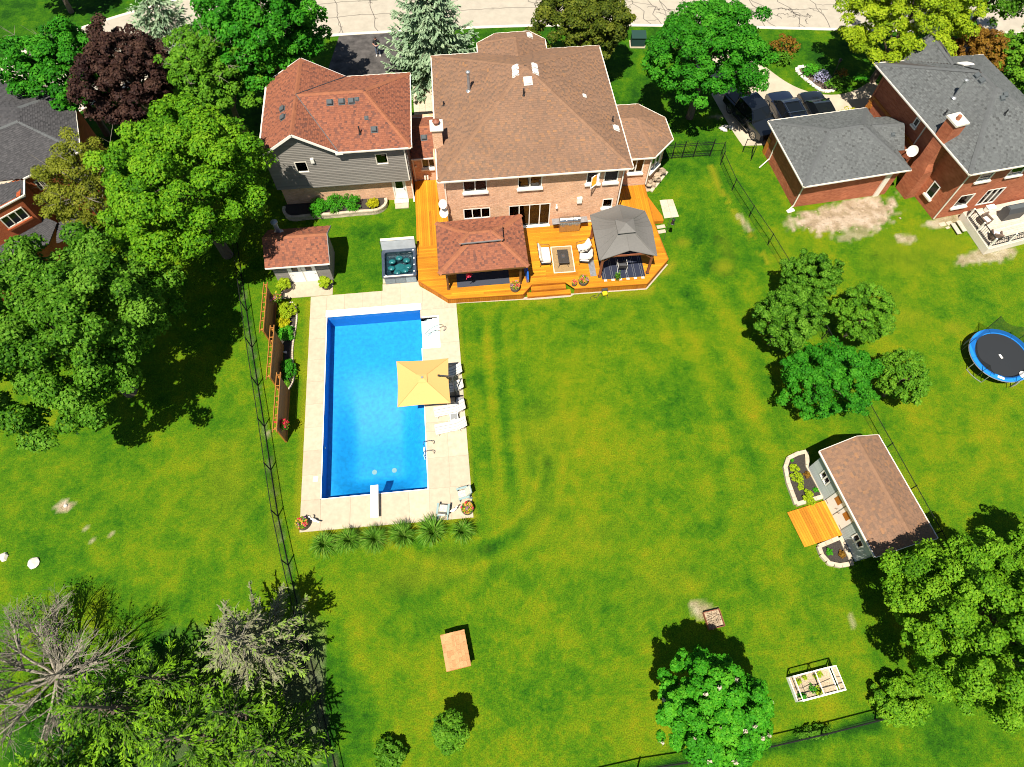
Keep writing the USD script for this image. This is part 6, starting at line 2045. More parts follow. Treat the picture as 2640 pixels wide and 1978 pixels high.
def gazebo():
    t = thing('grey_gazebo', 'gazebo with arched grey metal roof and brown posts on the deck corner', 'gazebo', (10.5, 28.6, DZ), world=True)
    zc, zm, zt = 2.75, 3.08, 3.72
    C = [np.array(p) for p in ((8.56, 26.58, zc), (12.38, 26.58, zc), (12.30, 30.43, zc), (8.53, 30.43, zc))]
    Mi = [np.array(p) for p in ((10.57, 26.95, zm), (12.52, 28.93, zm - .12), (10.58, 30.85, zm), (8.72, 28.95, zm - .12))]
    T = [np.array(p) for p in ((9.85, 27.85, zt), (10.95, 27.85, zt), (10.95, 28.95, zt), (9.85, 28.95, zt))]
    TM = [(T[k] + T[(k + 1) % 4]) / 2 + [0, 0, .10] for k in range(4)]
    Mi[1][0] = 12.44
    Mi[3][0] = 8.5
    for k in range(4):
        c0, c1, m, t0, t1, tm = C[k], C[(k + 1) % 4], Mi[k], T[k], T[(k + 1) % 4], TM[k]
        mm = MB()
        for (a, b, c, d) in ((c0, m, tm, t0), (m, c1, t1, tm)):
            n = 6
            grid = []
            for i in range(n + 1):
                for j in range(n + 1):
                    u, v = i / n, j / n
                    p = (a * (1 - u) + b * u) * (1 - v) + (d * (1 - u) + c * u) * v
                    p = p - [0, 0, .10 * math.sin(math.pi * v)]
                    grid.append(p)
            q = [[i * (n + 1) + j, (i + 1) * (n + 1) + j, (i + 1) * (n + 1) + j + 1, i * (n + 1) + j + 1] for i in range(n) for j in range(n)]
            mm.add(grid, q)
            mm.add(np.array(grid) - [0, 0, .02], np.array(q)[:, ::-1])
        pn = mm.build('roof_panel', 'gazebo_fabric', t)
        # standing seams on the two wide sides, hip ribs and centre ribs everywhere
        for j in range(1, 6):
            if k in (1, 3):
                f = j / 6
                e = c0 + (m - c0) * (f * 2) if f <= .5 else m + (c1 - m) * (f * 2 - 1)
                h = t0 + (tm - t0) * (f * 2) if f <= .5 else tm + (t1 - tm) * (f * 2 - 1)
                MB().tube([e + (h - e) * v + [0, 0, .008 - .10 * math.sin(math.pi * v)] for v in (.02, .3, .6, .98)], .011, 4).build('seam', 'gazebo_fabric', pn)
        MB().tube([c0 + (t0 - c0) * v + [0, 0, .012 - .10 * math.sin(math.pi * v)] for v in np.linspace(0, 1, 6)], .028, 5).build('hip_rib', 'gazebo_fabric', t)
        MB().tube([m + (tm - m) * v + [0, 0, .008 - .10 * math.sin(math.pi * v)] for v in np.linspace(0, 1, 6)], .016, 5).build('centre_rib', 'gazebo_fabric', t)
        MB().tube([c0 - [0, 0, .03], m - [0, 0, .03], c1 - [0, 0, .03]], .035, 6).build('eave_frame', 'gazebo_fabric', t)
    z0, z1 = 3.92, 4.22
    q = [(9.80, 27.68, z0), (10.98, 27.72, z0), (11.02, 28.86, z0), (9.80, 28.86, z0)]
    top = (10.4, 28.28, z1)
    m = MB()
    m.add(q + [top], [[0, 1, 4], [1, 2, 4], [2, 3, 4], [3, 0, 4]])
    m.add([(a, b, c - .04) for a, b, c in q] + [(top[0], top[1], z1 - .04)], [[0, 4, 1], [1, 4, 2], [2, 4, 3], [3, 4, 0]])
    for k in range(4):
        a, b = q[k], q[(k + 1) % 4]
        m.add([a, b, (b[0], b[1], b[2] - .04), (a[0], a[1], a[2] - .04)], [[0, 3, 2, 1]])
    m.build('top_vent', 'gazebo_fabric', t)
    for x, y in ((9.95, 27.95), (10.85, 27.95), (10.85, 28.8), (9.95, 28.8)):
        MB().bar((x, y, 3.65), (x, y, 3.95), .04, .04).build('vent_strut', 'black_metal', t)
    ps = [(8.84, 26.82), (12.18, 26.82), (12.12, 30.2), (8.78, 30.2)]
    for x, y in ps:
        MB().cbox((x, y, DZ + 1.12), (.15, .15, 2.24), .012).build('post', 'post_brown', t)
        MB().cbox((x, y, DZ + .04), (.2, .2, .08), .01).build('post_base', 'black_metal', t)
    for k in range(4):
        a, b = np.array(ps[k]), np.array(ps[(k + 1) % 4])
        MB().bar((*a, 2.72), (*b, 2.72), .07, .12).build('beam', 'post_brown', t)
        d = (b - a) / np.linalg.norm(b - a)
        for p, s in ((a, 1), (b, -1)):
            MB().bar((*(p + d * s * .06), 2.25), (*(p + d * s * .5), 2.66), .06, .06).build('knee_brace', 'post_brown', t)
    r = thing('striped_rug', 'navy rug with pairs of white stripes under the grey gazebo', 'rug', (10.5, 28.1, DZ), world=False)
    MB().cbox((0, 0, .009), (3.0, 3.1, .014), .004).build('rug', 'dark_blue', r)
    for k in range(6):
        for o in (-.06, .06):
            MB().bb(-1.3 + k * .52 + o - .008, -1.3 + k * .52 + o + .008, -1.54, 1.54, .016, .0185).build('stripe', 'galv', r)
        for j in range(3):
            MB().bb(-1.3 + k * .52 - .09 + j * .075, -1.3 + k * .52 - .04 + j * .075, -1.72, -1.55, .002, .01).build('fringe', 'rug_white', r)
    o = MB().cbox((8.45, 28.2, DZ + .012), (.42, 2.6, .02), .005).build('floor_mat', 'galv')
    tag(o, 'long narrow grey mat on the deck left of the gazebo', 'mat')
    c = thing('patio_chair', 'dark framed chair with white arms under the gazebo front', 'chair', (10.45, 27.35, DZ), 175)
    MB().cbox((0, 0, .42), (.6, .55, .08), .03).build('seat', 'dark_metal', c)
    MB().hull([(x, y, z) for x in (-.28, .28) for y, z in ((.24, .44), (.3, .44), (.42, 1.0), (.46, .98))]).build('backrest', 'dark_metal', c)
    for s in (-1, 1):
        MB().tube([(s * .32, -.3, 0), (s * .32, -.28, .62), (s * .32, .3, .66), (s * .3, .36, 0)], .02, 6).build('arm_frame', 'sling_white', c)
    tb = thing('patio_table', 'dark low table beneath the grey gazebo', 'table', (10.7, 28.7, DZ))
    MB().cbox((0, 0, .46), (1.1, .7, .05), .015).build('table_top', 'dark_metal', tb)
    for x in (-.48, .48):
        for y in (-.28, .28):
            MB().bar((x, y, 0), (x, y, .44), .04, .04).build('leg', 'dark_metal', tb)


gazebo()


def seating():
    r = thing('patio_rug', 'tan rug with cream border under the fire table', 'rug', (6.53, 28.54, DZ), -1)
    MB().cbox((0, 0, .008), (1.5, 2.3, .013), .003).build('rug', 'cream', r)
    MB().bb(-.69, .69, -1.09, 1.09, .0148, .0175).build('field', 'rug_tan', r)
    t = thing('fire_table', 'square black tiled fire table with burner on the tan rug', 'fire table', (6.5, 28.42, DZ), -1)
    top = MB().cbox((0, 0, .50), (.74, 1.14, .06), .012).build('table_top', 'dark_metal', t)
    for i in range(9):
        for j in range(14):
            if 3 <= i <= 5 and 5 <= j <= 8:
                continue
            MB().bb(-.36 + i * .08 + .005, -.36 + (i + 1) * .08 - .005, -.56 + j * .08 + .005, -.56 + (j + 1) * .08 - .005, .5305, .536, float((i * 7 + j * 3) % 5) / 4).build('tile', 'mulch', top)
    MB().cyl((0, 0, .52), .09, .035, 12).build('burner', 'steel', t)
    MB().cbox((0, 0, .33), (.5, .85, .28), .02).build('housing', 'dark_metal', t)
    for sx in (-1, 1):
        for sy in (-1, 1):
            MB().tube(smooth_line([(sx * .3, sy * .48, .47), (sx * .27, sy * .45, .25), (sx * .38, sy * .58, .0)], 3), .018, 5).build('leg', 'black_metal', t)
    def seat(name, lab, loc, rz, w, nb, grp=None):
        s = thing(name, lab, 'patio chair' if w < 1 else 'loveseat', loc, rz, grp)
        # faces -y
        for k in range(nb):
            x = -w / 2 + (k + .5) * w / nb
            MB().cbox((x, -.02, .40), (w / nb - .02, .66, .16), .05).build('seat_cushion', 'cushion', s)
            h = MB()
            h.hull([(x + a, b, c) for a in (-w / nb * .46, w / nb * .46) for b, c in ((.20, .5), (.34, .48), (.50, .92), (.40, .98))] + [(x + a, .46, 1.04) for a in (-w / nb * .25, w / nb * .25)])
            h.build('back_cushion', 'cushion', s)
        for x in (-1, 1):
            e = x * (w / 2 + .05)
            MB().tube(smooth_line([(e, -.36, 0), (e, -.34, .3), (e, -.36, .6), (e, -.25, .66), (e, .25, .68), (e, .42, .72)], 3), .017, 5).build('arm', 'black_metal', s)
            MB().tube([(e, .42, 0), (e, .36, .4), (e, .5, 1.0)], .017, 5).build('leg', 'black_metal', s)
        MB().tube(smooth_line([(-w / 2 - .05, .5, 1.0), (-w / 4, .52, 1.08), (0, .52, 1.1), (w / 4, .52, 1.08), (w / 2 + .05, .5, 1.0)], 3), .017, 5).build('back_rail', 'black_metal', s)
        MB().bb(-w / 2 - .04, w / 2 + .04, -.34, .36, .285, .31).build('seat_frame', 'black_metal', s)
        for k in range(7):
            x = -w / 2 + w * k / 6
            MB().tube([(x, .38, .32), (x, .53, 1.06)], .009, 4).build('spindle', 'black_metal', s)
        return s
    seat('loveseat', 'white cushioned loveseat with black metal frame left of the fire table', (5.28, 28.72, DZ), 90, 1.3, 2)
    seat('patio_armchair', 'white cushioned armchair right of the fire table, nearer the house', (7.98, 29.08, DZ), -82, .66, 1, 'white cushioned armchairs by the fire table')
    seat('patio_armchair', 'white cushioned armchair right of the fire table, farther from the house', (8.0, 28.28, DZ), -100, .66, 1, 'white cushioned armchairs by the fire table')
    # barbecue
    b = thing('gas_barbecue', 'large stainless steel gas barbecue against the brick wall', 'barbecue', (7.32, 31.2, DZ), 0)
    MB().cbox((0, 0, .42), (1.46, .56, .78), .015).build('cabinet', 'steel', b)
    for k, (x0, x1) in enumerate(((-.7, -.3), (-.28, .28), (.3, .7))):
        MB().cbox(((x0 + x1) / 2, -.285, .42), (x1 - x0 - .02, .02, .66), .006).build('door', 'steel', b)
        MB().tube([((x0 + x1) / 2 - .1, -.31, .68), ((x0 + x1) / 2 + .1, -.31, .68)], .01, 5).build('handle', 'metal', b)
    MB().hull([(x, y, z) for x in (-.73, .73) for y, z in ((-.34, .80), (-.28, .93), (.28, .93), (.28, .80))]).build('control_panel', 'steel', b)
    for k in range(9):
        MB().cyl((-.62 + k * .155, -.33, .85), .026, .05, 10).build('knob', 'metal', b)
    for x0, x1 in ((-.72, .20), (.23, .72)):
        n = 8
        pr = [(.26 * math.cos(a), .93 + .30 * math.sin(a)) for a in np.linspace(0, math.pi, n)]
        m = MB()
        m.hull([(x, y, z) for x in (x0, x1) for y, z in pr])
        l = m.build('lid', 'steel', b)
        MB().tube([(x0 + .08, -.31, 1.03), (x1 - .08, -.31, 1.03)], .014, 6).build('lid_handle', 'metal', l)
        MB().cyl(((x0 + x1) / 2, -.2, 1.13), .035, .03, 10).build('thermometer', 'white', l)
    for s in (-1, 1):
        MB().cbox((s * 1.0, 0, .90), (.52, .5, .04), .01).build('side_shelf', 'galv', b)
        MB().cbox((s * .85, 0, .86), (.18, .4, .06), .01).build('shelf_bracket', 'dark_metal', b)
        MB().tube([(s * .62, -.22, .04), (s * .62, -.18, .04)], .05, 8).build('caster', 'black_metal', b)


seating()
flower_barrel('half barrel of red and yellow flowers by the right deck step', (7.64, 26.42, DZ), .34, .36, 3)
flower_barrel('half barrel of mixed flowers by the left deck step', (2.95, 26.35, DZ), .34, .36, 5)
flower_barrel('small round pot of pink and white flowers on the deck beside the barrel', (7.0, 26.3, DZ), .17, .24, 8, group='flower pots on the deck')
flower_barrel('leafy green half barrel left of the pool shed doors', (-12.72, 28.2, .03), .36, .38, 6, 'leafy')
flower_barrel('leafy green half barrel right of the pool shed doors', (-9.95, 28.15, .03), .33, .38, 7, 'leafy')
flower_barrel('flower barrel at the left near corner of the pool deck', (-10.78, 11.45, .03), .36, .4, 9)
flower_barrel('flower barrel with pink blooms at the right near corner of the pool deck', (-1.33, 11.42, .03), .36, .4, 4)


def small_deck_things():
    g = rnd(31)
    t = thing('potted_plant', 'thin dark potted plant with a stake near the deck front edge', 'plant', (10.0, 26.45, DZ), world=True)
    MB().lathe([(.07, 0), (.1, .18), (.09, .18), (.01, .16)], (10.0, 26.45, DZ), 12).build('pot', 'black_metal', t)
    MB().tube([(10.0, 26.45, DZ + .1), (10.14, 26.6, DZ + 1.0)], .008, 4).build('stake', 'black_wire', t)
    P = np.array([10.0, 26.48, DZ + .38]) + g.normal(0, 1, (200, 3)) * [.09, .09, .16]
    MB().add(*leaf_cards(P, g.normal(size=(200, 3)), .08, g, g.uniform(.1, .9, 200))).build('foliage', 'leaf_mid', t)
    t = thing('hose_reel', 'yellow and grey hose reel on the lawn in front of the deck', 'hose reel', (9.05, 25.6, 0), 5)
    MB().cbox((0, 0, .3), (.34, .3, .22), .04).build('drum', 'yellow', t)
    MB().cbox((0, .14, .48), (.4, .12, .3), .02).build('panel', 'dark_metal', t)
    for s in (-1, 1):
        MB().tube([(s * .2, -.2, 0), (s * .2, .0, .3), (s * .2, .2, 0)], .015, 5).build('frame', 'black_metal', t)
    MB().tube(smooth_line([(-.15, 0, .3), (-.4, .05, .25), (-.6, -.1, .1), (-.75, .05, .03), (-.55, .15, .02), (-.8, .1, .02), (-.95, -.15, .02)], 4), .014, 5).build('hose', 'black_metal', t)
    t = thing('bird_feeder', 'black cylinder bird feeder on a pole beside the deck corner', 'bird feeder', (14.1, 29.98, 0), world=True)
    MB().tube([(14.1, 29.98, 0), (14.1, 29.98, 2.1), (14.12, 30.0, 2.25), (14.3, 30.05, 2.3), (14.42, 30.08, 2.1)], .014, 6).build('pole', 'dark_metal', t)
    MB().lathe([(.02, 2.08), (.1, 2.05), (.11, 2.0), (.1, 1.98), (.1, 1.65), (.14, 1.63), (.14, 1.6), (.01, 1.6)], (14.42, 30.08, 0), 14).build('feeder', 'black_metal', t)
    # stacked stone wall beside the bay
    t = thing('stone_stack', 'tumbled stack of brown stones against the bay wall', 'stones', (14.6, 35.6, 0), world=True)
    for k in range(34):
        f = g.random()
        x, y = 13.85 + 1.55 * f + g.normal(0, .12), 34.95 + 1.55 * f - .15 + g.normal(0, .1)
        z = g.choice([.12, .34, .55])
        s = g.uniform(.16, .27)
        pts = g.normal(size=(14, 3)); pts /= np.linalg.norm(pts, axis=1, keepdims=True)
        MB().hull(pts * [s * 1.2, s, s * .62] * g.uniform(.8, 1.1, (14, 1)) + [x, y, z], float(g.random())).build('stone', 'log', t)
    slabs(t, Polygon([(14.15, 34.5), (15.75, 36.35), (15.5, 36.6), (13.95, 34.75)]), np.arange(13.9, 16, .5), np.arange(34.4, 36.8, .55), 0, .1, 'paver', .01, 'edging_slab', 4)
    # fence of hot tub
    t = thing('hot_tub', 'square hot tub with open grey cover and teal moulded seats', 'hot tub', (-4.82, 29.05, 0), 0)
    MB().prism(sbox(-1.05, -1.06, 1.08, 1.12).difference(sbox(-1.0, -1.0, 1.0, 1.0)), .05, .80).build('cabinet', 'tub_panel', t)
    for k in range(3):
        MB().cbox((-.70 + k * .72, -1.08, .42), (.70, .03, .72), .006, 0, float(k) / 2).build('side_panel', 'tub_panel', t)
        MB().cbox((1.10, -.70 + k * .72, .42), (.03, .70, .72), .006, 0, float(k) / 2).build('side_panel', 'tub_panel', t)
    ring = sbox(-1.17, -1.17, 1.17, 1.2).buffer(-.12).buffer(.12).difference(sbox(-.98, -.98, .98, .98).buffer(-.2).buffer(.2))
    MB().prism(ring, .80, .92).build('shell_rim', 'shell', t)
    m = MB()
    inn = sbox(-.98, -.98, .98, .98).buffer(-.2).buffer(.2)
    pts = np.array(inn.exterior.coords)[:-1]
    n = len(pts)
    lv = [(1, .88), (.96, .55), (.62, .5), (.55, .18), (0.02, .16)]
    V = np.vstack([np.c_[pts * s, np.full(n, z)] for s, z in lv])
    F = [[i * n + j, i * n + (j + 1) % n, (i + 1) * n + (j + 1) % n, (i + 1) * n + j] for i in range(4) for j in range(n)]
    m.add(V, F).build('tub_basin', 'tub_inner', t)
    for k, a in enumerate(np.linspace(-.3, 2 * math.pi - .9, 7)):
        x, y = .62 * math.cos(a), .62 * math.sin(a) + .05
        s = MB().ball((x, y, .58), (.25, .2, .12), 2)
        s.build('seat', 'tub_seat', t)
        for q in (-.1, .1):
            MB().ball((.86 * math.cos(a + q), .84 * math.sin(a + q), .72), (.035, .035, .035), 1).build('jet', 'metal', t)
    MB().cyl((0, -.12, .40), .44, .03, 8).build('foot_well', 'tub_seat', t)
    MB().sheet(sbox(-.94, -.94, .94, .94).buffer(-.15).buffer(.15), .76).build('water', 'pool_water', t)
    for x, y in ((1.04, .3), (1.04, -.25), (1.02, -.8), (1.0, 1.02), (-.9, -1.05)):
        MB().cyl((x, y, .92), .05, .02, 12).build('control', 'white_gloss', t)
    MB().cbox((-.05, -1.1, .93), (2.0, .1, .025), .01).build('rim_trim', 'offwhite', t)
    MB().hull([(x, y, z) for x in (-1.15, 1.18) for y, z in ((1.2, .92), (1.30, .92), (1.50, 1.62), (1.43, 1.66))]).build('cover', 'tub_cover', t)
    MB().hull([(x, y, z) for x in (-1.15, 1.18) for y, z in ((1.48, 1.60), (1.60, 1.66), (1.54, 1.74), (1.38, 1.67))]).build('cover_edge', 'cream', t)
    for s in (-1.2, 1.22):
        MB().tube([(s, .6, .85), (s, 1.25, 1.15), (s, 1.48, 1.58)], .02, 5).build('cover_lifter', 'black_metal', t)
    w2 = thing('tub_pad', 'concrete pad under the hot tub', loc=(-5, 29, 0), kind='structure', world=True)
    slabs(w2, sbox(-6.08, 27.48, -3.62, 30.5), [-6.1, -4.8, -3.6], [28.05, 30.5], -.05, .028, 'concrete', .01, 'slab', 4)
    # planter beside the annex
    t = thing('raised_bed', 'raised mulch bed with pale stone block wall along the annex', 'flower bed', (-9.5, 34.8, 0), world=True)
    path = smooth_line([(-13.15, 35.4), (-13.12, 34.85), (-12.75, 34.42), (-11.9, 34.36), (-9.5, 34.38), (-7.2, 34.42), (-6.25, 34.5), (-5.82, 34.85), (-5.75, 35.5)], 8)
    ln = LineString(path)
    MB().prism(Polygon(list(path) + [(-5.75, 35.62), (-13.15, 35.62)]).buffer(0), 0, .34).build('mulch', 'mulch', t)
    for row in range(3):
        k = int(ln.length / .32)
        for i in range(k):
            a, b = ln.interpolate((i + (row % 2) * .5) / k, True), ln.interpolate(min((i + 1 + (row % 2) * .5) / k, 1), True)
            if np.hypot(a.x - b.x, a.y - b.y) < .05:
                continue
            wd = .15 if row < 2 else .2
            MB().bar((a.x, a.y, .075 + row * .145), (b.x, b.y, .075 + row * .145), wd, .138, tone=float(g.random())).build('block', 'paver' if row == 2 else 'stone_block', t)
    s = thing('door_step', 'two pale stone steps below the white annex door', 'steps', (-4.6, 35.2, 0))
    MB().cbox((0, .2, .06), (1.05, .4, .12), .01).build('step', 'limestone', s)
    MB().cbox((0, -.25, .04), (1.0, .45, .09), .01).build('step', 'paver', s)
    for k, (x, y, r, lf, lab) in enumerate(((-10.5, 35.0, .62, 'leaf_shrub', 'rounded green shrub at the left of the raised bed row'), (-9.3, 35.1, .68, 'leaf_shrub', 'tallest rounded green shrub in the middle of the raised bed'), (-8.15, 35.0, .60, 'leaf_shrub', 'rounded green shrub at the right of the raised bed row'), (-10.75, 34.6, .48, 'leaf_shrub', 'green shrub spilling over the front wall of the raised bed'), (-6.6, 34.95, .40, 'leaf_gold', 'small golden yellow shrub alone at the right of the raised bed'))):
        shrub('clipped_shrub', lab, (x, y), (r, r, r * .95), lf, int(2600 * r), .085, 50 + k, .32, 22, r * .42, 'shrubs in the raised bed' if lf == 'leaf_shrub' else None, 'shrub', -.3)
    shrub('low_plant', 'low trailing green plant on the block wall', (-9.6, 34.42), (.2, .16, .14), 'leaf_mid', 120, .07, 71, .4, 6)


small_deck_things()
# ------------------------------------------------------------------ fences and screens
def chainlink(name, label, pts, H=1.2, post_every=2.6, skip=(), wires=True, sag=.0, rail=True, post_r=.03, rail_r=.024, base_r=.006, mt='black_wire'):
    t = thing(name, label, 'fence', (*np.mean(np.array(pts), 0)[:2], 0), world=True)
    ln = LineString(pts)
    n = max(1, int(round(ln.length / post_every)))
    ps = [np.array(ln.interpolate(k / n, True).coords[0]) for k in range(n + 1)]
    for p in ps:
        m = MB().tube([(*p, 0), (*p, H + .04)], post_r, 7)
        m.ball((*p, H + .05), (post_r * 1.2,) * 3, 1)
        m.build('post', mt, t)
    for a, b in zip(ps[:-1], ps[1:]):
        if rail:
            MB().tube([(*a, H), (*b, H)], rail_r, 6).build('top_rail', mt, t)
        MB().tube([(*a, .05), (*b, .05)], base_r, 4).build('bottom_wire', mt, t)
        L = np.linalg.norm(b - a)
        d = np.array([*(b - a) / L, 0])
        o = np.array([*a, 0.0])
        m = MB()
        sp = .2
        for s in (-1, 1):
            x = -H
            while x < L + H:
                # wire from (x, 0) rising with slope +-1, cut to the panel
                x0, z0, x1, z1 = (x, .05, x + H - .05, H) if s > 0 else (x, H, x + H - .05, .05)
                t0, t1 = max(0, (0 - x0) / (x1 - x0)), min(1, (L - x0) / (x1 - x0))
                if t1 > t0 + .02:
                    p0 = o + d * (x0 + (x1 - x0) * t0) + [0, 0, z0 + (z1 - z0) * t0]
                    p1 = o + d * (x0 + (x1 - x0) * t1) + [0, 0, z0 + (z1 - z0) * t1]
                    m.tube([p0, p1], .002, 3, caps=False)
                x += sp
        m.build('wire_mesh', mt, t)
    return t


chainlink('chain_link_fence', 'long black chain link fence between the pool yard and the left lawn', LEFT_FENCE, 1.25, 2.9, post_r=.035, base_r=.028)
chainlink('chain_link_fence', 'black chain link fence running past the small trees to the pale shed', RIGHT_FENCE, 1.2, 2.75)
chainlink('chain_link_fence', 'low black chain link fence along the bottom edge of the yard', BOTTOM_FENCE, 1.05, 3.0, post_r=.045, rail_r=.038)
chainlink('chain_link_gate', 'short bent chain link return at the end of the iron fence', [(19.35, 37.76), (20.15, 38.0), (20.35, 37.35), (19.98, 36.85)], 1.25, 1.0)
chainlink('chain_link_gate', 'small chain link gate panel beside the brick garage corner', [(22.0, 37.95), (22.75, 37.95), (22.4, 37.0)], 1.25, .9)


def iron_fence():
    t = thing('iron_fence', 'black wrought iron picket fence with arched gate beside the bay', 'fence', (17.4, 37.8, 0), world=True)
    x0, x1, y = 15.55, 19.35, 37.78
    H = 1.5
    for x in (16.3, 17.13, 18.02, 19.35):
        MB().cbox((x, y, H / 2 + .08), (.06, .06, H + .16), .008).build('post', 'black_wire', t)
    for z in (.15, .32, H - .30, H - .12):
        MB().bar((x0, y, z), (x1, y, z), .03, .035).build('rail', 'black_wire', t)
    n = 34
    for k in range(n):
        x = x0 + (x1 - x0) * k / n + .05
        e = .22 * math.sin(math.pi * np.clip((x - 16.3) / 1.72, 0, 1))
        m = MB().bar((x, y, .06), (x, y, H + e), .016, .016)
        m.cyl((x, y, H + e), .016, .07, 4, r2=.001)
        m.build('picket', 'black_wire', t)


iron_fence()


def screen(label, y0, y1, x):
    """cedar privacy screen: posts, two faces of horizontal boards with a capped top"""
    t = thing('privacy_screen', label, 'fence', (x, (y0 + y1) / 2, 0), group='wooden privacy screens beside the pool', world=True)
    H = 2.12
    n = 4
    for k in range(n + 1):
        y = y0 + (y1 - y0) * k / n
        MB().cbox((x - .07, y, H / 2), (.09, .09, H), .008).build('post', 'screen_rail', t)
    g = rnd(int(y0 * 10))
    for k in range(14):
        z = .12 + k * .142
        MB().bar((x, y0 - .05, z + .07), (x, y1 + .05, z + .07), .022, .134, tone=float(g.random())).build('board', 'brown_stain', t)
    for dx in (-.19, .04):
        MB().bar((x + dx, y0 - .28, H + .02), (x + dx, y1 + .28, H + .02), .04, .12).build('top_rail', 'screen_rail', t)
    for k in range(n + 2):
        y = y0 - .1 + (y1 - y0 + .2) * k / (n + 1)
        MB().bar((x - .17, y, H + .02), (x + .02, y, H + .02), .04, .07).build('cross_piece', 'screen_rail', t)
    MB().bar((x + .005, y0 - .06, .08), (x + .005, y1 + .06, .08), .04, .1).build('bottom_rail', 'screen_rail', t)


screen('wooden privacy screen nearest the pool shed', 23.75, 27.05, -13.3)
screen('middle wooden privacy screen behind the shrub bed', 20.35, 23.65, -12.65)
screen('wooden privacy screen nearest the diving board end, with a red flower basket', 16.8, 20.2, -12.05)


def side_bed():
    t = thing('shrub_bed', 'narrow mulch bed with small stone edging along the privacy screens', 'flower bed', (-12.3, 23.6, 0), world=True)
    poly = Polygon([(-13.1, 26.9), (-12.25, 27.0), (-11.98, 26.7), (-11.97, 24.4), (-12.0, 20.5), (-12.25, 20.35), (-12.5, 20.6), (-12.6, 23.6), (-13.15, 23.8)])
    MB().prism(poly, 0, .05).build('mulch', 'mulch', t)
    ln = LineString(smooth_line([(-12.6, 27.02), (-12.15, 26.98), (-11.98, 26.6), (-11.96, 24.5), (-11.98, 22.5), (-12.0, 20.6), (-12.2, 20.35), (-12.4, 20.5)], 6))
    n = int(ln.length / .16)
    g = rnd(9)
    for k in range(n):
        p = ln.interpolate((k + .5) / n, True)
        MB().cbox((p.x, p.y, .06), (.11, .14, .10), .02, float(g.normal(0, 8)), float(g.random())).build('edging_stone', 'stone_block', t)
    for k, (x, y) in enumerate(((-12.2, 25.05), (-12.15, 24.75), (-12.5, 23.1))):
        pts = g.normal(size=(14, 3)); pts /= np.linalg.norm(pts, axis=1, keepdims=True)
        MB().hull(pts * [.16, .13, .1] + [x, y, .12], .9).build('stone', 'limestone', t)
    for x, y, r, lf, nm, lab in ((-12.5, 26.25, .56, 'leaf_hosta', 'leafy_plant', 'bright lime hosta at the shed end of the screen bed'), (-12.65, 25.3, .46, 'leaf_gold', 'leafy_plant', 'yellowish shrub second from the shed in the screen bed'), (-12.5, 24.5, .50, 'leaf_shrub', 'leafy_plant', 'deep green shrub in the middle of the screen bed'), (-12.1, 21.75, .52, 'leaf_maple', 'leafy_plant', 'round dark green shrub alone at the lower part of the screen bed'), (-12.25, 20.75, .2, 'leaf_mid', 'leafy_plant', 'tiny plant at the end tip of the screen bed')):
        shrub(nm, lab, (x, y), (r, r * 1.1, r * .9), lf, int(2300 * r), .11, int(100 + x * -7 + y * 3), .04, 16, r * .45)
    for x, y, z, lab, red in ((-11.88, 17.3, 1.15, 'hanging basket of red flowers on the end of the last screen', True), (-12.95, 26.7, 1.0, 'hanging basket of pink flowers on the end of the first screen', False)):
        b = thing('hanging_basket', lab, 'flower basket', (x, y, z), world=True)
        q = rnd(int(y))
        MB().lathe([(.02, 0), (.16, .06), (.2, .2), (.17, .2), (.02, .1)], (x, y, z), 12).build('basket', 'barrel', b)
        P = np.array([x, y, z + .25]) + q.normal(0, 1, (240, 3)) * [.14, .14, .1]
        MB().add(*leaf_cards(P, q.normal(size=(240, 3)) + [0, 0, 1], .09, q, q.uniform(.2, .9, 240))).build('foliage', 'leaf_mid', b)
        P = np.array([x, y + (.1 if red else 0), z + .32]) + q.normal(0, 1, (90, 3)) * [.13, .14, .07]
        MB().add(*leaf_cards(P, q.normal(size=(90, 3)) + [0, 0, 1.5], .10, q, q.uniform(0, .12, 90) if red else q.uniform(.15, 1, 90), .9)).build('flowers', 'petals', b)


side_bed()


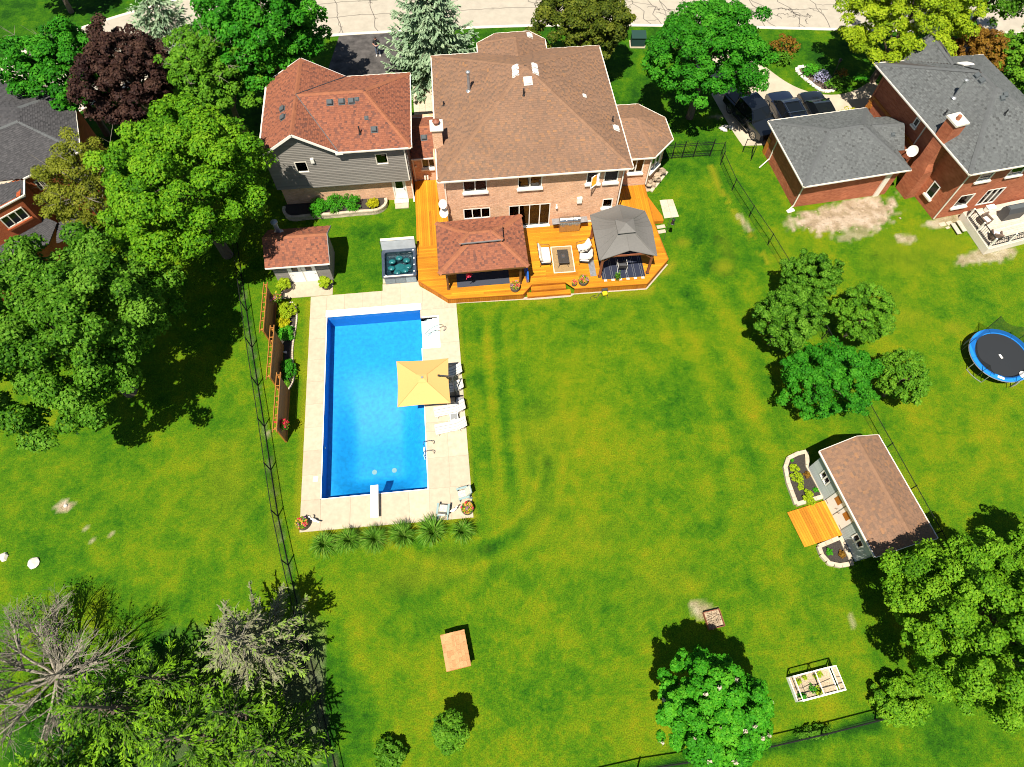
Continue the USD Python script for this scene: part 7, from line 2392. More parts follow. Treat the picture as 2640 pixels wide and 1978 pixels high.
def yard_things():
    g = rnd(77)
    # low hutch with plank roof
    t = thing('low_hutch', 'low wooden hutch with pale shingled two slope roof alone on the lawn', 'hutch', (-2.44, 3.79, 0), 7.5)
    MB().cbox((0, 0, .42), (1.14, 1.62, .80), .01).build('body', 'cedar', t)
    Pn = [[(-.64, -.9, .86), (.02, -.9, .98), (.02, .9, .98), (-.64, .9, .86)], [(.02, -.9, .98), (.64, -.9, .86), (.64, .9, .86), (.02, .9, .98)]]
    slope_roof(t, Pn, 'shingle_tan', .04, .2, .42, 97)
    for y in (-.905, .905):
        MB().bar((-.64, y, .83), (.64, y, .83), .02, .06).build('fascia', 'cedar', t)
    for k in range(5):
        MB().cbox((-.46 + k * .23, -.82, .42), (.215, .02, .74), .004).build('plank', 'cedar', t)
    # fire pit
    t = thing('burn_pit', 'square rusty burn pit full of twigs beside the chestnut tree shadow', 'fire pit', (11.5, 4.05, 0), 7)
    for a, b, c, d in ((-.45, .45, .43, .46), (-.45, .45, -.46, -.43), (-.46, -.43, -.43, .43), (.43, .46, -.43, .43)):
        MB().bb(a, b, c, d, 0, .28).build('side', 'post_brown', t)
    MB().bb(-.43, .43, -.43, .43, .01, .10).build('ash', 'straw', t)
    for k in range(70):
        a = g.uniform(0, 3.14)
        c = g.uniform(-.3, .3, 2)
        l = g.uniform(.1, .24)
        z = g.uniform(.12, .27)
        MB().tube([(c[0] - l * math.cos(a), c[1] - l * math.sin(a), z), (c[0] + l * math.cos(a), c[1] + l * math.sin(a), z + g.normal(0, .05))], .011, 4, float(g.random())).build('stick', 'stick', t)
    # cold frame bed
    t = thing('vegetable_bed', 'white framed raised vegetable bed with its clear lid raised', 'raised bed', (15.82, .40, 0), 7.2)
    L, W = 1.13, .60
    for a, b, c, d in ((-L, L, W - .04, W), (-L, L, -W, -W + .04), (-L, -L + .04, -W + .04, W - .04), (L - .04, L, -W + .04, W - .04)):
        MB().bb(a, b, c, d, 0, .32).build('side_board', 'white', t)
    MB().bb(-L + .04, L - .04, -W + .04, W - .04, .01, .2).build('soil', 'straw', t)
    z = 1.0
    for y in (W - .02, -W + .02):
        MB().bar((-L * 1.0, y, z), (L + .1, y, z), .045, .045).build('frame_rail', 'white', t)
    for x in (-L + .02, .05, L + .08):
        MB().bar((x, -W + .02, z + .002), (x, W - .02, z + .002), .04, .04).build('frame_bar', 'white', t)
        for y in (W - .02, -W + .02):
            MB().bar((min(x, L - .02), y, .3), (x, y, z), .045, .045).build('upright', 'white', t)
            s = np.sign(y)
            for dx in (-.14, .14):
                if abs(x + dx) < L + .1:
                    MB().bar((x, y, z - .15), (x + dx, y, z - .01), .028, .028).build('corner_brace', 'white', t)
    MB().bar((L + .05, 0, .34), (L + .09, 0, z - .02), 1.1, .006, up=(1, 0, 0)).build('clear_end', 'clear_panel', t)
    for k, (x, y, r) in enumerate(((-.9, -.35, .10), (-.7, .28, .12), (-.3, .38, .10), (-.1, -.25, .22), (.15, -.35, .2), (.55, .35, .12), (-.72, -.42, .12), (.3, .3, .12))):
        m, _ = crown_mesh(200 + k, (x, y, .27), (r, r, .12), 7, r * .6, 110, .085, -.1)
        m.build('seedling', 'leaf_hosta' if k % 3 else 'leaf_shrub', t)
    for p in ([(-1, .05, .215), (-.6, -.05, .22), (-.2, .03, .22), (.2, -.05, .22), (1, .05, .22)], [(-.5, .5, .22), (-.55, 0, .22), (-.5, -.5, .22)], [(.32, .5, .22), (.28, 0, .22), (.3, -.5, .22)]):
        MB().tube(p, .013, 4).build('drip_hose', 'black_metal', t)
    # trampoline
    t = thing('trampoline', 'round trampoline with bright blue pad and sagging black net at the right edge', 'trampoline', (33.45, 18.0, 0), 0)
    R, H = 1.95, .9
    a = np.linspace(0, 2 * math.pi, 49)
    MB().cyl((0, 0, H - .02), R - .32, .015, 40).build('jump_mat', 'tramp_mat', t)
    for k in range(8):
        q = np.linspace(k * math.pi / 4 + .006, (k + 1) * math.pi / 4 - .006, 7)
        o = np.stack([R * np.cos(q), R * np.sin(q)], 1)
        i = np.stack([(R - .34) * np.cos(q), (R - .34) * np.sin(q)], 1)
        MB().prism(Polygon(list(o) + list(i[::-1])), H + .0, H + .04).build('pad', 'tramp_pad', t)
    MB().tube([(R * math.cos(x), R * math.sin(x), H - .03) for x in a], .03, 6, caps=False).build('frame', 'galv', t)
    for k in range(4):
        x = k * math.pi / 2 + .5
        for q in (-.3, .3):
            MB().tube([(R * math.cos(x + q), R * math.sin(x + q), H - .03), (R * 1.0 * math.cos(x + q), R * math.sin(x + q), .04)], .025, 6).build('leg', 'galv', t)
        MB().tube([((R) * math.cos(x + q), (R) * math.sin(x + q), .03) for q in (-.3, -.1, .1, .3)], .025, 6).build('leg_foot', 'galv', t)
    poles = []
    for k in range(6):
        x = k * math.pi / 3 + .55
        top = (R * 1.04 * math.cos(x), R * 1.04 * math.sin(x), 2.35 if k in (0, 1, 5) else 1.75)
        poles.append(top)
        MB().tube([(R * 1.03 * math.cos(x), R * 1.03 * math.sin(x), .25), top], .022, 6).build('pole', 'black_metal', t)
    m = MB()
    for k in range(6):
        p0, p1 = np.array(poles[k]), np.array(poles[(k + 1) % 6])
        n = 8
        g0 = []
        for i in range(n + 1):
            u = i / n
            b = p0 + (p1 - p0) * u
            ang0 = k * math.pi / 3 + .55 + u * math.pi / 3
            base = np.array([(R - .3) * math.cos(ang0), (R - .3) * math.sin(ang0), H + .05])
            tp = np.array([b[0], b[1], b[2]]) - [0, 0, .9 * math.sin(math.pi * u) * (1.0 if k % 2 else .55)]
            g0 += [base, base + (tp - base) * .5 - np.array([b[0], b[1], 0]) * .06, tp]
        m.add(g0, [[3 * i, 3 * i + 3, 3 * i + 4, 3 * i + 1] for i in range(n)] + [[3 * i + 1, 3 * i + 4, 3 * i + 5, 3 * i + 2] for i in range(n)])
    m.build('safety_net', 'netting', t)
    MB().cyl((.75, -1.55, H + .05), .26, .02, 18).build('white_ring', 'white_gloss', t)
    MB().cbox((-.75, -1.6, H + .055), (.4, .16, .02), .005, -32).build('label_patch', 'white', t)
    MB().cbox((-.05, -.1, H + .005), (.14, .3, .02), .004, 10).build('mat_patch', 'white', t)
    # rocks on the left lawn
    for k, (x, y, r, lab) in enumerate(((-25.73, 10.75, .40, 'large white rock on the left lawn above the bare tree'), (-27.5, 11.3, .3, 'white rock at the left picture edge near the bare tree'), (-24.68, 13.98, .16, 'small long white stone lying on the left lawn'), (-29.75, 19.8, .28, 'white rock beside the big maple at the left picture edge'))):
        q = rnd(k + 300)
        pts = q.normal(size=(26, 3)); pts /= np.linalg.norm(pts, axis=1, keepdims=True)
        m = MB().hull(pts * [r, r * .75, r * .5] * q.uniform(.85, 1.1, (26, 1)) + [0, 0, r * .18])
        t = thing('lawn_rock', lab, 'rock', (x, y, 0), float(q.uniform(0, 180)))
        m.build('rock', 'limestone', t)
    # utility box
    t = thing('utility_box', 'dark green metal utility cabinet on the front lawn beside the street', 'utility box', (16.15, 51.35, 0), -6)
    MB().cbox((0, 0, .05), (1.35, 1.0, .1), .02).build('base_pad', 'concrete', t)
    MB().hull([(x, y, z) for x in (-.58, .58) for y, z in ((-.40, .1), (.40, .1), (-.40, .85), (.40, 1.0), (-.36, .9))]).build('cabinet', 'utility_green', t)
    MB().hull([(x, y, z) for x in (-.62, .62) for y, z in ((-.46, .88), (.44, 1.02), (.44, 1.06), (-.46, .92))]).build('lid', 'utility_green', t)
    # lamp and bed in the front garden on the right
    t = thing('garden_lamp', 'black post lantern standing in the front lawn on the right', 'lamp post', (31.45, 45.3, 0), world=True)
    MB().tube([(31.45, 45.3, 0), (31.45, 45.3, 1.7)], .035, 7).build('post', 'black_metal', t)
    MB().lathe([(.04, 1.7), (.1, 1.74), (.12, 1.95), (.15, 1.97), (.02, 2.1)], (31.45, 45.3, 0), 8).build('lantern', 'black_metal', t)
    t = thing('rockery_bed', 'flower bed edged with pale boulders in the right front lawn', 'flower bed', (30.2, 45.3, 0), world=True)
    MB().sheet(Polygon([(28.95, 46.8), (29.6, 45.1), (30.5, 43.95), (31.7, 44.5), (31.1, 46.0), (30.0, 47.0)]), .012).build('mulch', 'soil', t)
    for p, s in zip(smooth_line([(29.9, 47.05), (29.05, 46.9), (29.3, 45.8), (29.75, 44.9), (30.2, 44.2), (30.9, 43.95), (31.5, 44.25)], 4), range(28)):
        pts = g.normal(size=(12, 3)); pts /= np.linalg.norm(pts, axis=1, keepdims=True)
        MB().hull(pts * [.2, .16, .15] + [p[0], p[1], .08], float(g.random())).build('boulder', 'limestone', t)
    shrub('flower_bush', 'mound of pale lavender flowers in the boulder edged bed', (30.6, 45.3), (.75, .6, .55), 'lavender', 700, .1, 11, .02, 14, .34)
    shrub('front_shrub', 'dark green shrub at the left end of the boulder edged bed', (29.75, 46.2), (.55, .5, .6), 'leaf_shrub', 700, .13, 12, .02, 12, .3)
    shrub('front_shrub', 'dark green shrub beside the black post lantern', (31.3, 44.35), (.65, .55, .6), 'leaf_deep', 800, .13, 13, .02, 12, .3)
    shrub('front_shrub', 'light green rounded shrub by the walk of the right neighbour house', (33.9, 44.9), (.55, .45, .45), 'leaf_shrub', 600, .13, 14, .02, 12, .3)
    shrub('front_shrub', 'reddish spindly shrub on the lawn beside the lantern', (32.4, 45.6), (.55, .5, .5), 'leaf_rust', 160, .13, 15, .02, 12, .3)
    shrub('front_shrub', 'yellow green shrub behind the grey garage roof beside the sedan', (31.3, 40.9), (.8, .5, .5), 'leaf_gold', 700, .13, 16, .02, 12, .3)
    t = thing('driveway_rocks', 'heap of pale rocks at the edge of the driveway beside the pickup', 'rocks', (21.2, 40.6, 0), world=True)
    for k in range(9):
        pts = g.normal(size=(12, 3)); pts /= np.linalg.norm(pts, axis=1, keepdims=True)
        MB().hull(pts * [.24, .2, .14] + [20.9 + g.uniform(0, 1.1), 40.4 + g.uniform(-.15, .5), .08], float(g.random())).build('rock', 'limestone', t)


yard_things()
q_ = rnd(55)
sm_ = MB()
for _ in range(150):
    px_, py_ = (26.3, 30.6) if q_.random() < .45 else (29.4, 30.9)
    px_, py_ = px_ + q_.normal(0, 1.1), py_ + q_.normal(0, .55)
    if py_ < 32:
        pt_ = q_.normal(size=(9, 3)); pt_ /= np.linalg.norm(pt_, axis=1, keepdims=True)
        sm_.hull(pt_ * q_.uniform(.03, .11) * [1, 1, .6] + [px_, py_, .01], float(q_.random()))
tag(sm_.build('rubble', 'log'), 'loose stones and clods on the bare earth behind the brick garage', kind='stuff')
# ------------------------------------------------------------------ vehicles and the person
def wheel(t, x, y, r, w, name='wheel'):
    m = MB()
    pr = [(r * .62, -w / 2), (r * .9, -w / 2), (r, -w / 2 + .03), (r, w / 2 - .03), (r * .9, w / 2), (r * .62, w / 2)]
    b = MB().lathe([(a, z) for a, z in pr], n=20)
    v = np.vstack(b.v)
    v = np.stack([v[:, 0] + x, v[:, 2] + y, v[:, 1] + r], 1)
    wh = m.add(v, np.vstack(b.f)).build(name, 'tyre', t)
    s = np.sign(y)
    rm = MB()
    for k in range(5):
        a = k * 2 * math.pi / 5 + .3
        rm.bar((x, y + s * w * .42, r), (x + r * .6 * math.cos(a), y + s * w * .40, r + r * .6 * math.sin(a)), .07, .03, up=(0, 1, 0))
    ring = MB().lathe([(r * .56, -.04), (r * .64, -.04), (r * .64, .04), (r * .56, .04)], n=20)
    v = np.vstack(ring.v)
    rm.add(np.stack([v[:, 0] + x, v[:, 2] + y + s * w * .36, v[:, 1] + r], 1), np.vstack(ring.f))
    rm.build('rim', 'steel', wh)


def profile_body(prof, halfw, tuck=.10, n=9):
    """a car body: side outline (x, z) extruded across with rounded shoulders"""
    prof = np.array(prof, float)
    m = MB()
    zmid = prof[:, 1].mean()
    rows = []
    for q in np.linspace(-1, 1, n):
        k = 1 - tuck * abs(q) ** 4
        c = prof.mean(0)
        p = c + (prof - c) * [1 - (1 - k) * .5, k]
        rows.append(np.c_[p[:, 0], np.full(len(p), q * halfw), p[:, 1]])
    V = np.vstack(rows)
    L = len(prof)
    F = [[i * L + j, i * L + (j + 1) % L, (i + 1) * L + (j + 1) % L, (i + 1) * L + j] for i in range(n - 1) for j in range(L)]
    m.add(V, F)
    for i, rev in ((0, 1), (n - 1, 0)):
        v, f = trimesh.creation.triangulate_polygon(Polygon(prof), engine='earcut')
        p = rows[i]
        from scipy.spatial import cKDTree
        idx = cKDTree(prof).query(v)[1]
        m.add(p, idx[f])
    return m


def car(name, label, loc, rz, kind, paint, group=None):
    """front towards +x"""
    t = thing(name, label, 'pickup truck' if kind == 'truck' else 'car', loc, rz, group)
    if kind == 'truck':
        L, hw, bl = 5.3, .97, 1.02
        prof = [(-2.65, .45), (-2.62, .98), (-2.6, 1.05), (.95, 1.08), (1.1, 1.12), (2.4, 1.05), (2.6, .92), (2.66, .5), (2.3, .38), (-2.3, .40)]
        cab = [(1.25, 1.08), (.62, 1.78), (.35, 1.84), (-.85, 1.84), (-1.05, 1.78), (-1.15, 1.08)]
        wx, wr = (1.75, -1.55), .42
    elif kind == 'suv':
        L, hw, bl = 4.6, .92, 1.0
        prof = [(-2.3, .45), (-2.3, .9), (-2.2, 1.02), (.85, 1.04), (1.0, 1.05), (2.0, .95), (2.24, .8), (2.3, .45), (2.0, .3), (-2.0, .3)]
        cab = [(1.15, 1.0), (.35, 1.58), (.1, 1.66), (-1.6, 1.64), (-1.95, 1.55), (-2.2, 1.0)]
        wx, wr = (1.42, -1.38), .36
    else:
        L, hw, bl = 4.6, .90, .9
        prof = [(-2.3, .4), (-2.3, .8), (-2.2, .93), (-1.5, .95), (.8, .93), (1.95, .80), (2.22, .66), (2.3, .4), (2.0, .25), (-2.0, .25)]
        cab = [(1.0, .9), (.2, 1.36), (-.05, 1.43), (-.9, 1.42), (-1.2, 1.36), (-1.95, .92)]
        wx, wr = (1.42, -1.35), .34
    body = profile_body(prof, hw).build('body', paint, t, smooth=30)
    cb = np.array(cab)
    zt = cb[:, 1].max()
    m = MB()
    pts = []
    for x, z in cab:
        f = (z - cb[0, 1]) / (zt - cb[0, 1])
        w = hw * (.95 - .17 * f)
        pts += [(x, w, z), (x, -w, z)]
    m.hull(pts)
    c = m.build('cabin', 'car_glass', t, label='dark glazed cabin')
    # roof skin and pillars over the glass
    rp = [(x, z) for x, z in cab if z > zt - .12]
    MB().hull([(x, s * hw * .775, z + o) for x, z in rp for s in (-1, 1) for o in (-.01, .025)]).build('roof', paint, c)
    for s in (-1, 1):
        for (x0, z0), (x1, z1) in ((cab[0], cab[1]), (cab[-1], cab[-2])):
            MB().bar((x0, s * hw * .945, z0), (x1, s * hw * .80, z1), .07, .03).build('pillar', paint, c)
        xm = (cab[1][0] + cab[-2][0]) / 2 - .1
        MB().bar((xm, s * hw * .945, cab[0][1]), (xm, s * hw * .80, zt - .06), .09, .03, up=(1, 0, 0)).build('pillar', paint, c)
        MB().cbox((cab[0][0] - .25, s * (hw + .09), cab[0][1] + .1), (.14, .2, .14), .03).build('mirror', paint, t)
        MB().cbox((prof[-4][0] - .16 if kind != 'x' else 0, s * hw * .72, .78 if kind != 'sedan' else .64), (.14, .34, .12), .03).build('headlight', 'headlight', t)
        MB().cbox((-L / 2 + .05, s * hw * .78, .85 if kind != 'sedan' else .75), (.06, .2, .18), .02).build('tail_light', 'red', t)
        for x in wx:
            wheel(t, x, s * (hw - .10), wr, .24)
        MB().bar((cab[0][0] - .1, s * (hw + .005), .62), (cab[-1][0] + .3, s * (hw + .005), .62), .012, .03).build('side_trim', 'black_metal', t)
    if kind == 'suv':
        MB().hull([(x, s * hw * .6, z) for x, z in ((.0, zt + .02), (-1.5, zt + .005)) for s in (-1, 1)] + [(x, s * hw * .6, z) for x, z in ((.0, zt + .03), (-1.5, zt + .02)) for s in (-1, 1)]).build('glass_roof', 'car_glass', c)
        for x in (-.1, -1.25):
            MB().bar((x, -hw * .85, zt + .12), (x, hw * .85, zt + .12), .07, .035).build('roof_bar', 'metal', t)
        for s in (-1, 1):
            MB().tube([(.1, s * hw * .72, zt + .03), (-.0, s * hw * .72, zt + .09), (-1.4, s * hw * .72, zt + .09), (-1.5, s * hw * .72, zt + .03)], .02, 5).build('roof_rail', 'metal', t)
    if kind == 'truck':
        MB().cbox((-1.85, 0, 1.07), (1.45, 1.55, .05), .02).build('bed_cover', 'dark_metal', t)
        for y in (-.7, .7):
            MB().tube([(-1.22, y, 1.05), (-1.22, y, 2.05)], .025, 5).build('rack_post', 'black_metal', t)
        for z in (1.45, 1.75, 2.05):
            MB().tube([(-1.22, -.72, z), (-1.22, .72, z)], .022, 5).build('rack_bar', 'black_metal', t)
        for y in (-.35, 0, .35):
            MB().tube([(-1.22, y, 1.4), (-1.22, y, 2.05)], .015, 5).build('rack_bar', 'black_metal', t)
        MB().cbox((-1.45, .45, 1.30), (.35, .5, .4), .04).build('red_box', 'red', t, label='small red box in the truck bed')
        for s in (-1, 1):
            MB().bar((-1.0, s * (hw + .08), .42), (1.2, s * (hw + .08), .42), .16, .05).build('running_board', 'steel', t)
    return t


GV = 'dark vehicles parked side by side in the neighbour driveway'
car('pickup_truck', 'black pickup truck with a rack parked nearest the lawn edge', (23.35, 41.2, 0), -70, 'truck', 'black_paint', GV)
car('suv', 'dark blue car with roof bars and glass roof between pickup and sedan', (26.25, 41.25, 0), 96, 'suv', 'navy_paint', GV)
car('sedan', 'black sedan parked farthest from the pickup, half hidden by the garage roof', (28.85, 41.2, 0), 94, 'sedan', 'black_paint', GV)
car('parked_car', 'pale car peeking in at the left picture edge beside the slate roof', (-31.2, 44.0, 0), 60, 'sedan', 'white_gloss')


def person():
    import manifold3d as mf
    loc = (-4.08 + 3.88 - .0, 0, 0)
    t = thing('person', 'person in black shirt and grey blue jeans standing on the asphalt holding a controller', 'person', (-6.20, 52.05, 0), 174)
    def chain(js):
        out = []
        for (a, ra), (b, rb) in zip(js[:-1], js[1:]):
            sa = mf.Manifold.sphere(ra, 14).translate([float(x) for x in a])
            sb = mf.Manifold.sphere(rb, 14).translate([float(x) for x in b])
            out.append(mf.Manifold.batch_hull([sa, sb]))
        return out
    # faces +y in its own frame, then turned to the camera; head bent over the controller
    def limbs(grow=0.0, what='all'):
        P = []
        g = grow
        if what in ('all', 'legs'):
            for s in (-1, 1):
                P += chain([((s * .10, 0, .92), .098 + g), ((s * .12, .02, .50), .070 + g), ((s * .14, -.02, .10), .048 + g)])
                P += chain([((0, 0, .95), .12 + g), ((s * .09, 0, .93), .105 + g)])
        if what in ('all', 'shoes'):
            for s in (-1, 1):
                P += chain([((s * .14, -.04, .05), .05 + g), ((s * .16, .15, .04), .042 + g)])
        if what in ('all', 'torso'):
            P += chain([((0, 0, .95), .135 + g), ((0, -.01, 1.15), .14 + g), ((0, -.01, 1.36), .135 + g)])
            for s in (-1, 1):
                P += chain([((0, -.01, 1.34), .13 + g), ((s * .13, -.01, 1.37), .085 + g), ((s * .19, -.01, 1.36), .07 + g)])
                P += chain([((s * .195, -.01, 1.36), .066 + g), ((s * .25, .0, 1.18), .054 + g)])
        if what == 'all':
            P += chain([((0, 0, 1.40), .062), ((0, .03, 1.50), .056), ((0, .06, 1.56), .06)])
            P += chain([((0, .06, 1.60), .088), ((0, .075, 1.66), .098)])
            P += chain([((0, .13, 1.56), .045), ((0, .12, 1.60), .06)])
            P += chain([((0, .165, 1.60), .012), ((0, .175, 1.585), .016)])
            for s in (-1, 1):
                P += chain([((s * .096, .06, 1.62), .022), ((s * .098, .055, 1.60), .018)])
                el = (s * .29, .02, 1.10)
                wr = (s * .12, .26, 1.13)
                P += chain([((s * .25, .0, 1.18), .050), (el, .045), (wr, .029)])
                P += chain([(wr, .032), ((s * .085, .31, 1.13), .036), ((s * .06, .335, 1.13), .032)])
                for k in range(4):
                    b = np.array((s * (.045 + .02 * (k == 0)), .335 + .004 * k, 1.155 - .021 * k))
                    P += chain([(b, .0095), (b + [-s * .022, .030, -.004], .009), (b + [-s * .048 * (1 - .06 * k), .022, -.008], .0075)])
                P += chain([((s * .085, .29, 1.155), .013), ((s * .06, .30, 1.18), .011), ((s * .035, .312, 1.182), .009)])
        return P
    def solid(P, edge=.03):
        m = mf.Manifold.batch_boolean(P, mf.OpType.Add).refine_to_length(edge)
        q = m.to_mesh()
        r = trimesh.Trimesh(q.vert_properties[:, :3], q.tri_verts, process=True)
        trimesh.smoothing.filter_taubin(r, iterations=8)
        return r
    body = MB().mesh(solid(limbs())).build('body', 'skin', t, smooth=True)
    MB().mesh(solid(limbs(.014, 'torso'))).build('shirt', 'shirt', body, smooth=True)
    MB().mesh(solid(limbs(.014, 'legs'))).build('jeans', 'jeans', body, smooth=True)
    MB().mesh(solid(limbs(.012, 'shoes'))).build('shoe', 'offwhite', body, smooth=True)
    h = chain([((0, .02, 1.63), .098), ((0, .055, 1.685), .10), ((0, .10, 1.70), .082)])
    MB().mesh(solid(h)).build('hair', 'hair', body, smooth=True)
    c = thing('controller', 'small grey remote controller held in the standing person\'s hands', 'controller', (-6.20, 52.05, 0), 174)
    MB().cbox((0, .34, 1.15), (.10, .09, .035), .01).build('controller_body', 'galv', c)


person()
# ------------------------------------------------------------------ trees and other plants
tree('maple_tree', 'huge dark green maple at the left edge casting a wide black shadow', (-22.1, 21.2), (5.7, 5.8, 4.6), 7.0, 'leaf_deep', 52000, .25, 120, 1.0, 1, -.5, trunk_r=.35, tone_spread=.30)
tree('maple_tree', 'big bright yellow green maple overhanging the pool shed', (-17.0, 31.6), (5.0, 5.9, 4.5), 7.0, 'leaf_lime', 50000, .24, 120, 1.0, 2, -.5, trunk_r=.32, tone_spread=.30)
tree('maple_tree', 'vivid green maple behind the grey sided annex by the street', (-13.4, 46.0), (4.9, 4.9, 4.2), 6.5, 'leaf_maple', 32000, .29, 95, 1.0, 3, -.45, trunk_r=.3)
tree('dying_tree', 'olive green thinning tree with pale dead twigs between two maples', (-16.7, 43.4), (3.5, 3.3, 3.2), 6.0, 'leaf_mid', 15000, .26, 60, 1.0, 4, -.4, trunk_r=.22, dead=26)
tree('purple_tree', 'dark purple leaved maple behind the slate roofed house', (-22.9, 43.4), (3.2, 4.0, 3.8), 5.3, 'leaf_purple', 24000, .25, 80, 1.0, 5, -.5, trunk_r=.24, tone_spread=.3)
tree('maple_tree', 'green maple at the left behind the slate roof beside the road', (-27.6, 44.6), (3.8, 3.6, 3.4), 5.6, 'leaf_maple', 18000, .28, 60, 1.0, 6, -.4, trunk_r=.22, dead=5)
tree('round_tree', 'round vivid green maple between the brick house and the pickup', (18.7, 42.1), (4.9, 4.5, 3.7), 5.3, 'leaf_maple', 34000, .25, 95, 1.0, 9, -.45, trunk_r=.25)
tree('crab_apple', 'olive brown leafy tree behind the top of the brick house', (10.2, 47.2), (4.1, 3.7, 3.5), 4.9, 'leaf_olive', 24000, .25, 75, 1.0, 8, -.5, trunk_r=.22, tone_spread=.32)
tree('locust_tree', 'airy yellow green locust tree behind the right neighbour house', (34.9, 44.9), (5.6, 4.4, 3.8), 5.9, 'leaf_locust', 38000, .22, 110, 1.0, 10, -.45, trunk_r=.22, tone_spread=.28)
tree('far_tree', 'dark green tree in the far top right corner', (43.0, 47.8), (3.8, 3.4, 3.8), 6.0, 'leaf_deep', 11000, .28, 45, 1.0, 11, -.5, trunk_r=.2)
tree('edge_tree', 'mixed green shrubby tree at the right edge behind the grey roof', (44.3, 42.0), (2.6, 3.4, 2.6), 3.2, 'leaf_mid', 11000, .25, 45, 1.0, 12, -.4, trunk_r=.14, tone_spread=.35)
tree('rust_tree', 'rusty brown leaved tree beside the grey roof at the right edge', (41.5, 43.2), (2.0, 2.3, 2.0), 3.0, 'leaf_rust', 6500, .22, 30, 1.0, 13, -.4, trunk_r=.12)
tree('birch_tree', 'thin yellowish birch with white stems in front of the slate roofed house', (-24.1, 33.6), (3.1, 2.9, 3.3), 5.0, 'leaf_birch', 15000, .17, 90, 1.0, 14, -.5, trunk_r=.12, bark='bare_bark', tone_spread=.3, dead=14)
tree('fence_tree', 'dense rounded tree on the right fence line, upper of the joined pair', (21.7, 23.6), (1.8, 1.9, 1.8), 3.1, 'leaf_deep', 14000, .17, 60, 1.0, 15, -.5, trunk_r=.12, tone_spread=.34)
tree('fence_tree', 'dense rounded tree on the right fence line, lower of the joined pair', (19.35, 20.7), (2.1, 2.3, 2.0), 3.2, 'leaf_deep', 15000, .17, 60, 1.0, 16, -.5, trunk_r=.13, tone_spread=.34)
tree('fruit_tree', 'light green loose tree just beyond the right chain link fence', (24.5, 20.8), (1.9, 2.05, 1.7), 2.7, 'leaf_mid', 10000, .17, 60, 1.0, 17, -.5, trunk_r=.1)
tree('fence_tree', 'bluish green tree below the joined pair on the right fence line', (20.7, 16.4), (2.65, 2.45, 2.2), 3.0, 'leaf_maple', 16000, .18, 65, 1.0, 18, -.5, trunk_r=.13)
tree('fruit_tree', 'small gappy tree beyond the fence between the round tree and the shed', (25.5, 16.3), (1.55, 1.9, 1.5), 2.3, 'leaf_mid', 6500, .17, 34, 1.0, 19, -.5, trunk_r=.09)
tree('ash_tree', 'large bright green tree in the lower right corner beside the pale shed', (22.9, 2.1), (4.3, 4.4, 3.9), 5.0, 'leaf_ash', 62000, .18, 170, 1.0, 20, -.55, trunk_r=.24, tone_spread=.28, bias=.05)
tree('ash_tree', 'green tree at the right picture edge below the trampoline', (28.2, 4.4), (2.2, 2.5, 2.4), 3.6, 'leaf_ash', 15000, .18, 70, 1.0, 21, -.5, trunk_r=.18, tone_spread=.28)
tree('ash_tree', 'green tree cut by the right picture edge in the lower corner', (26.4, .3), (2.8, 2.9, 2.5), 3.2, 'leaf_ash', 15000, .18, 70, 1.0, 27, -.5, trunk_r=.18, tone_spread=.28, bias=.08)
shrub('wild_shrub', 'rounded green shrub on the bottom fence below the large right tree', (19.75, -.85), (1.3, 1.1, 1.2), 'leaf_ash', 8500, .13, 22, 0, 40, .42, tone_spread=.3)
shrub('wild_shrub', 'low weedy dark shrub growing along the bottom fence', (15.3, -1.75), (.9, .22, .3), 'leaf_deep', 900, .12, 23, 0, 16, .25)
tree('chestnut_tree', 'bright green chestnut tree with cream flower spikes near the bottom edge', (9.35, -.3), (2.65, 2.55, 2.45), 4.3, 'leaf_shrub', 30000, .19, 120, 1.0, 24, -.55, trunk_r=.17, tone_spread=.24, blossoms=22)
tree('young_tree', 'small young green tree with a round shadow near the bottom edge', (-2.9, .1), (.9, .92, .9), 1.8, 'leaf_mid', 4200, .15, 26, 1.0, 25, -.5, trunk_r=.05)
shrub('lone_shrub', 'small dark twiggy shrub at the bottom edge left of the young tree', (-6.0, -.6), (.62, .58, .6), 'leaf_deep', 1900, .14, 26, 0, 16, .32)
tree('far_tree', 'tree crown cut by the top edge on the far left lawn', (-33.5, 60.5), (3.2, 2.4, 2.6), 4.5, 'leaf_deep', 7000, .32, 30, 1.0, 28, -.5, trunk_r=.2)
tree('far_tree', 'second tree crown cut by the top edge on the far left lawn', (-29.2, 62.8), (2.6, 2.2, 2.4), 4.2, 'leaf_maple', 5000, .32, 26, 1.0, 29, -.5, trunk_r=.2)
shrub('red_bush', 'sparse reddish shrub with bare tips on the front lawn beside the street', (28.4, 48.9), (1.1, .9, 1.2), 'leaf_rust', 700, .18, 30, 0, 16, .38)
shrub('red_bush', 'dark green low bush at the foot of the sparse reddish shrub', (27.9, 48.0), (.9, .75, .6), 'leaf_deep', 900, .16, 31, 0, 14, .32)
for k, (x, y, r, lab) in enumerate(((1.9, 46.6, .75, 'bright clipped hedge bush at the left of the front bay'), (2.9, 47.0, .75, 'bright clipped hedge bush at the tip of the front bay'), (7.4, 46.3, .7, 'bright green bush right of the front bay'))):
    shrub('hedge_bush', lab, (x, y), (r, r * .8, r), 'leaf_hosta', 1100, .14, 33 + k, 0, 14, .36)

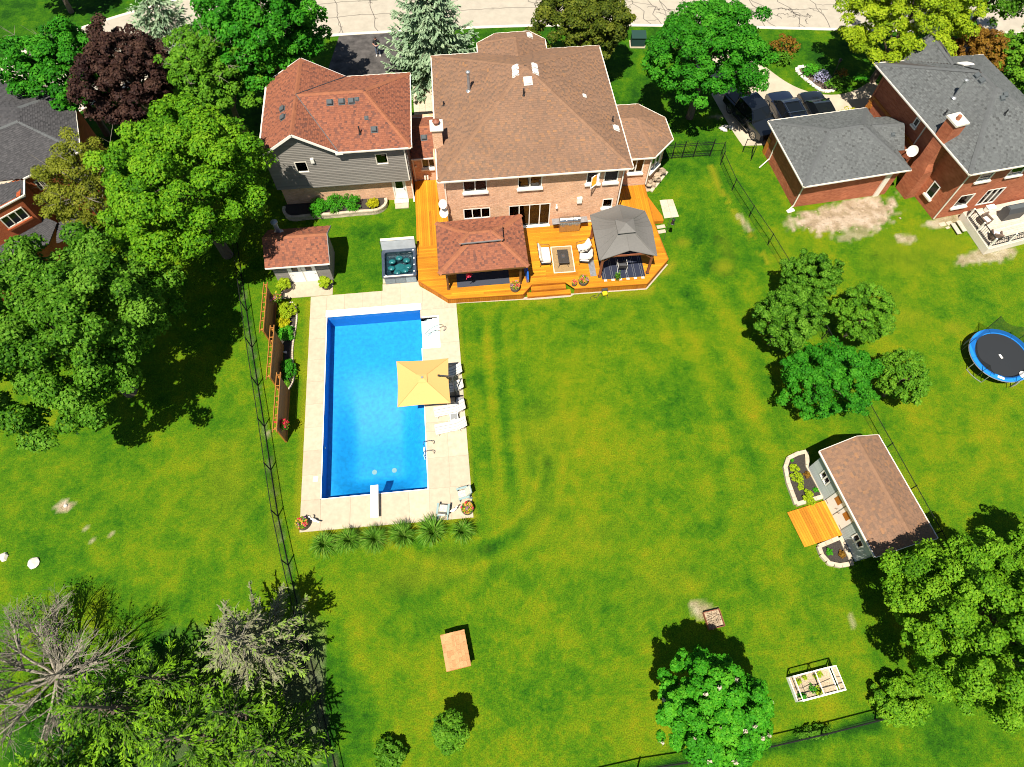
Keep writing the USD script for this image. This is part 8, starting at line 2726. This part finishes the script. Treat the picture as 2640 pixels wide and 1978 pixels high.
spruce('blue_spruce', 'pale blue spruce standing over the asphalt driveway beside the brick house', (-1.5, 49.2), 10.8, 4.0, 'needle_blue', 41, .30, 21, 15, 5.2, droop=.42, spread=.40, gap=.04)
spruce('blue_spruce', 'blue spruce at the far left behind the purple maple', (-22.9, 52.6), 9.5, 3.2, 'needle_blue', 42, .30, 16, 11, 3.6, droop=.36)
spruce('grey_spruce', 'sickly grey tipped spruce right of the bare tree at the lower left', (-12.0, 4.7), 8.0, 3.0, 'needle_grey', 43, .20, 14, 10, 5.0, droop=.10, bare=.8, bark='dead_twig', z0=1.2, spread=.30, gap=.18)
spruce('green_spruce', 'green spruce at the bottom left corner below the bare tree', (-18.4, 2.6), 7.0, 3.1, 'needle_green', 44, .20, 11, 10, 5.0, droop=.06, z0=1.0, spread=.30, gap=.3)
spruce('green_spruce', 'green spruce at the bottom edge between the corner and the grey spruce', (-14.6, 1.0), 7.6, 2.9, 'needle_green', 45, .20, 11, 9, 5.0, droop=.06, z0=1.0, spread=.30, gap=.3)
spruce('green_spruce', 'dark green spruce at the bottom edge beside the lawn', (-10.8, .2), 7.0, 2.5, 'needle_green', 46, .20, 11, 9, 5.0, droop=.06, z0=1.0, spread=.30, gap=.3)
spruce('green_spruce', 'green spruce with bright tips between the bare tree and the grey spruce', (-16.2, 3.6), 6.0, 2.4, 'needle_green', 48, .20, 10, 9, 5.0, droop=.06, z0=.8, spread=.30, gap=.3)
spruce('green_spruce', 'green spruce at the bottom edge below the grey spruce', (-12.4, 1.8), 6.6, 2.5, 'needle_green', 49, .20, 10, 9, 5.0, droop=.06, z0=.8, spread=.30, gap=.3)
spruce('green_spruce', 'dark green spruce at the bottom edge left of the middle spruces', (-20.9, -.2), 6.8, 2.6, 'needle_green', 47, .20, 11, 9, 5.0, droop=.06, z0=1.0, spread=.30, gap=.3)
for k, (x, lab) in enumerate(((-9.55, 'ornamental grass clump at the left end of the row by the pool'), (-8.1, 'ornamental grass clump second from the left by the pool'), (-6.65, 'ornamental grass clump just below the diving board'), (-5.0, 'ornamental grass clump right of the diving board'), (-3.35, 'ornamental grass clump below the facing garden chair'), (-1.75, 'ornamental grass clump at the right end of the row by the pool'))):
    grass_clump(lab, (x, 10.2 + .05 * math.sin(k * 2.1)), .82, .8, 60 + k, 330)


def bare_tree():
    t = thing('bare_tree', 'leafless grey tree with spreading branches at the lower left', 'tree', (-22.6, 4.4, 0), world=True)
    g = rnd(91)
    base = np.array([-22.6, 4.4, 0.0])
    T = MB()
    T.tube([base, base + [.05, .1, .7], base + [.1, .1, 1.3]], [.36, .30, .27], 9)
    Bm, W, tips = MB(), MB(), []
    def grow(p, d, L, r, lev):
        n = 4
        pts = [p]
        q, dd = p, d
        for i in range(n):
            dd = dd + g.normal(0, .13, 3) + np.array([0, 0, .03])
            dd /= np.linalg.norm(dd)
            q = q + dd * L / n
            pts.append(q)
        m = Bm if lev < 2 else W
        m.tube(pts, np.linspace(r, r * .5, n + 1), 5 if lev < 2 else 3, caps=False)
        if lev >= 4:
            tips.append(q)
            return
        kids = (6, 5, 3, 2)[lev]
        for k in range(kids):
            f = g.uniform(.35, 1.0)
            s = pts[min(n, int(f * n))]
            e = dd + g.normal(0, .42, 3)
            e /= np.linalg.norm(e)
            grow(s, e, L * g.uniform(.5, .72), r * .5, lev + 1)
    for k in range(13):
        a = k / 13 * 6.283 + g.uniform(-.2, .2)
        el = g.uniform(.2, .95)
        grow(base + [.1, .1, 1.2], np.array([math.cos(a) * math.cos(el), math.sin(a) * math.cos(el), math.sin(el)]), g.uniform(2.3, 3.3), .085, 0)
    T.build('trunk', 'bark', t)
    Bm.build('branch', 'bare_bark', t)
    W.build('twig', 'dead_twig', t, kind='stuff')
    n = 900
    tp = np.array(tips)
    sel = tp[g.permutation(len(tp))[:70]]
    P = np.repeat(sel, 26, 0) + g.normal(0, .22, (70 * 26, 3))
    N = g.normal(size=P.shape) + [0, 0, 1]
    MB().add(*leaf_cards(P, N / np.linalg.norm(N, axis=1, keepdims=True), .13, g, g.uniform(.3, 1, len(P)))).build('sparse_leaves', 'leaf_mid', t)


bare_tree()
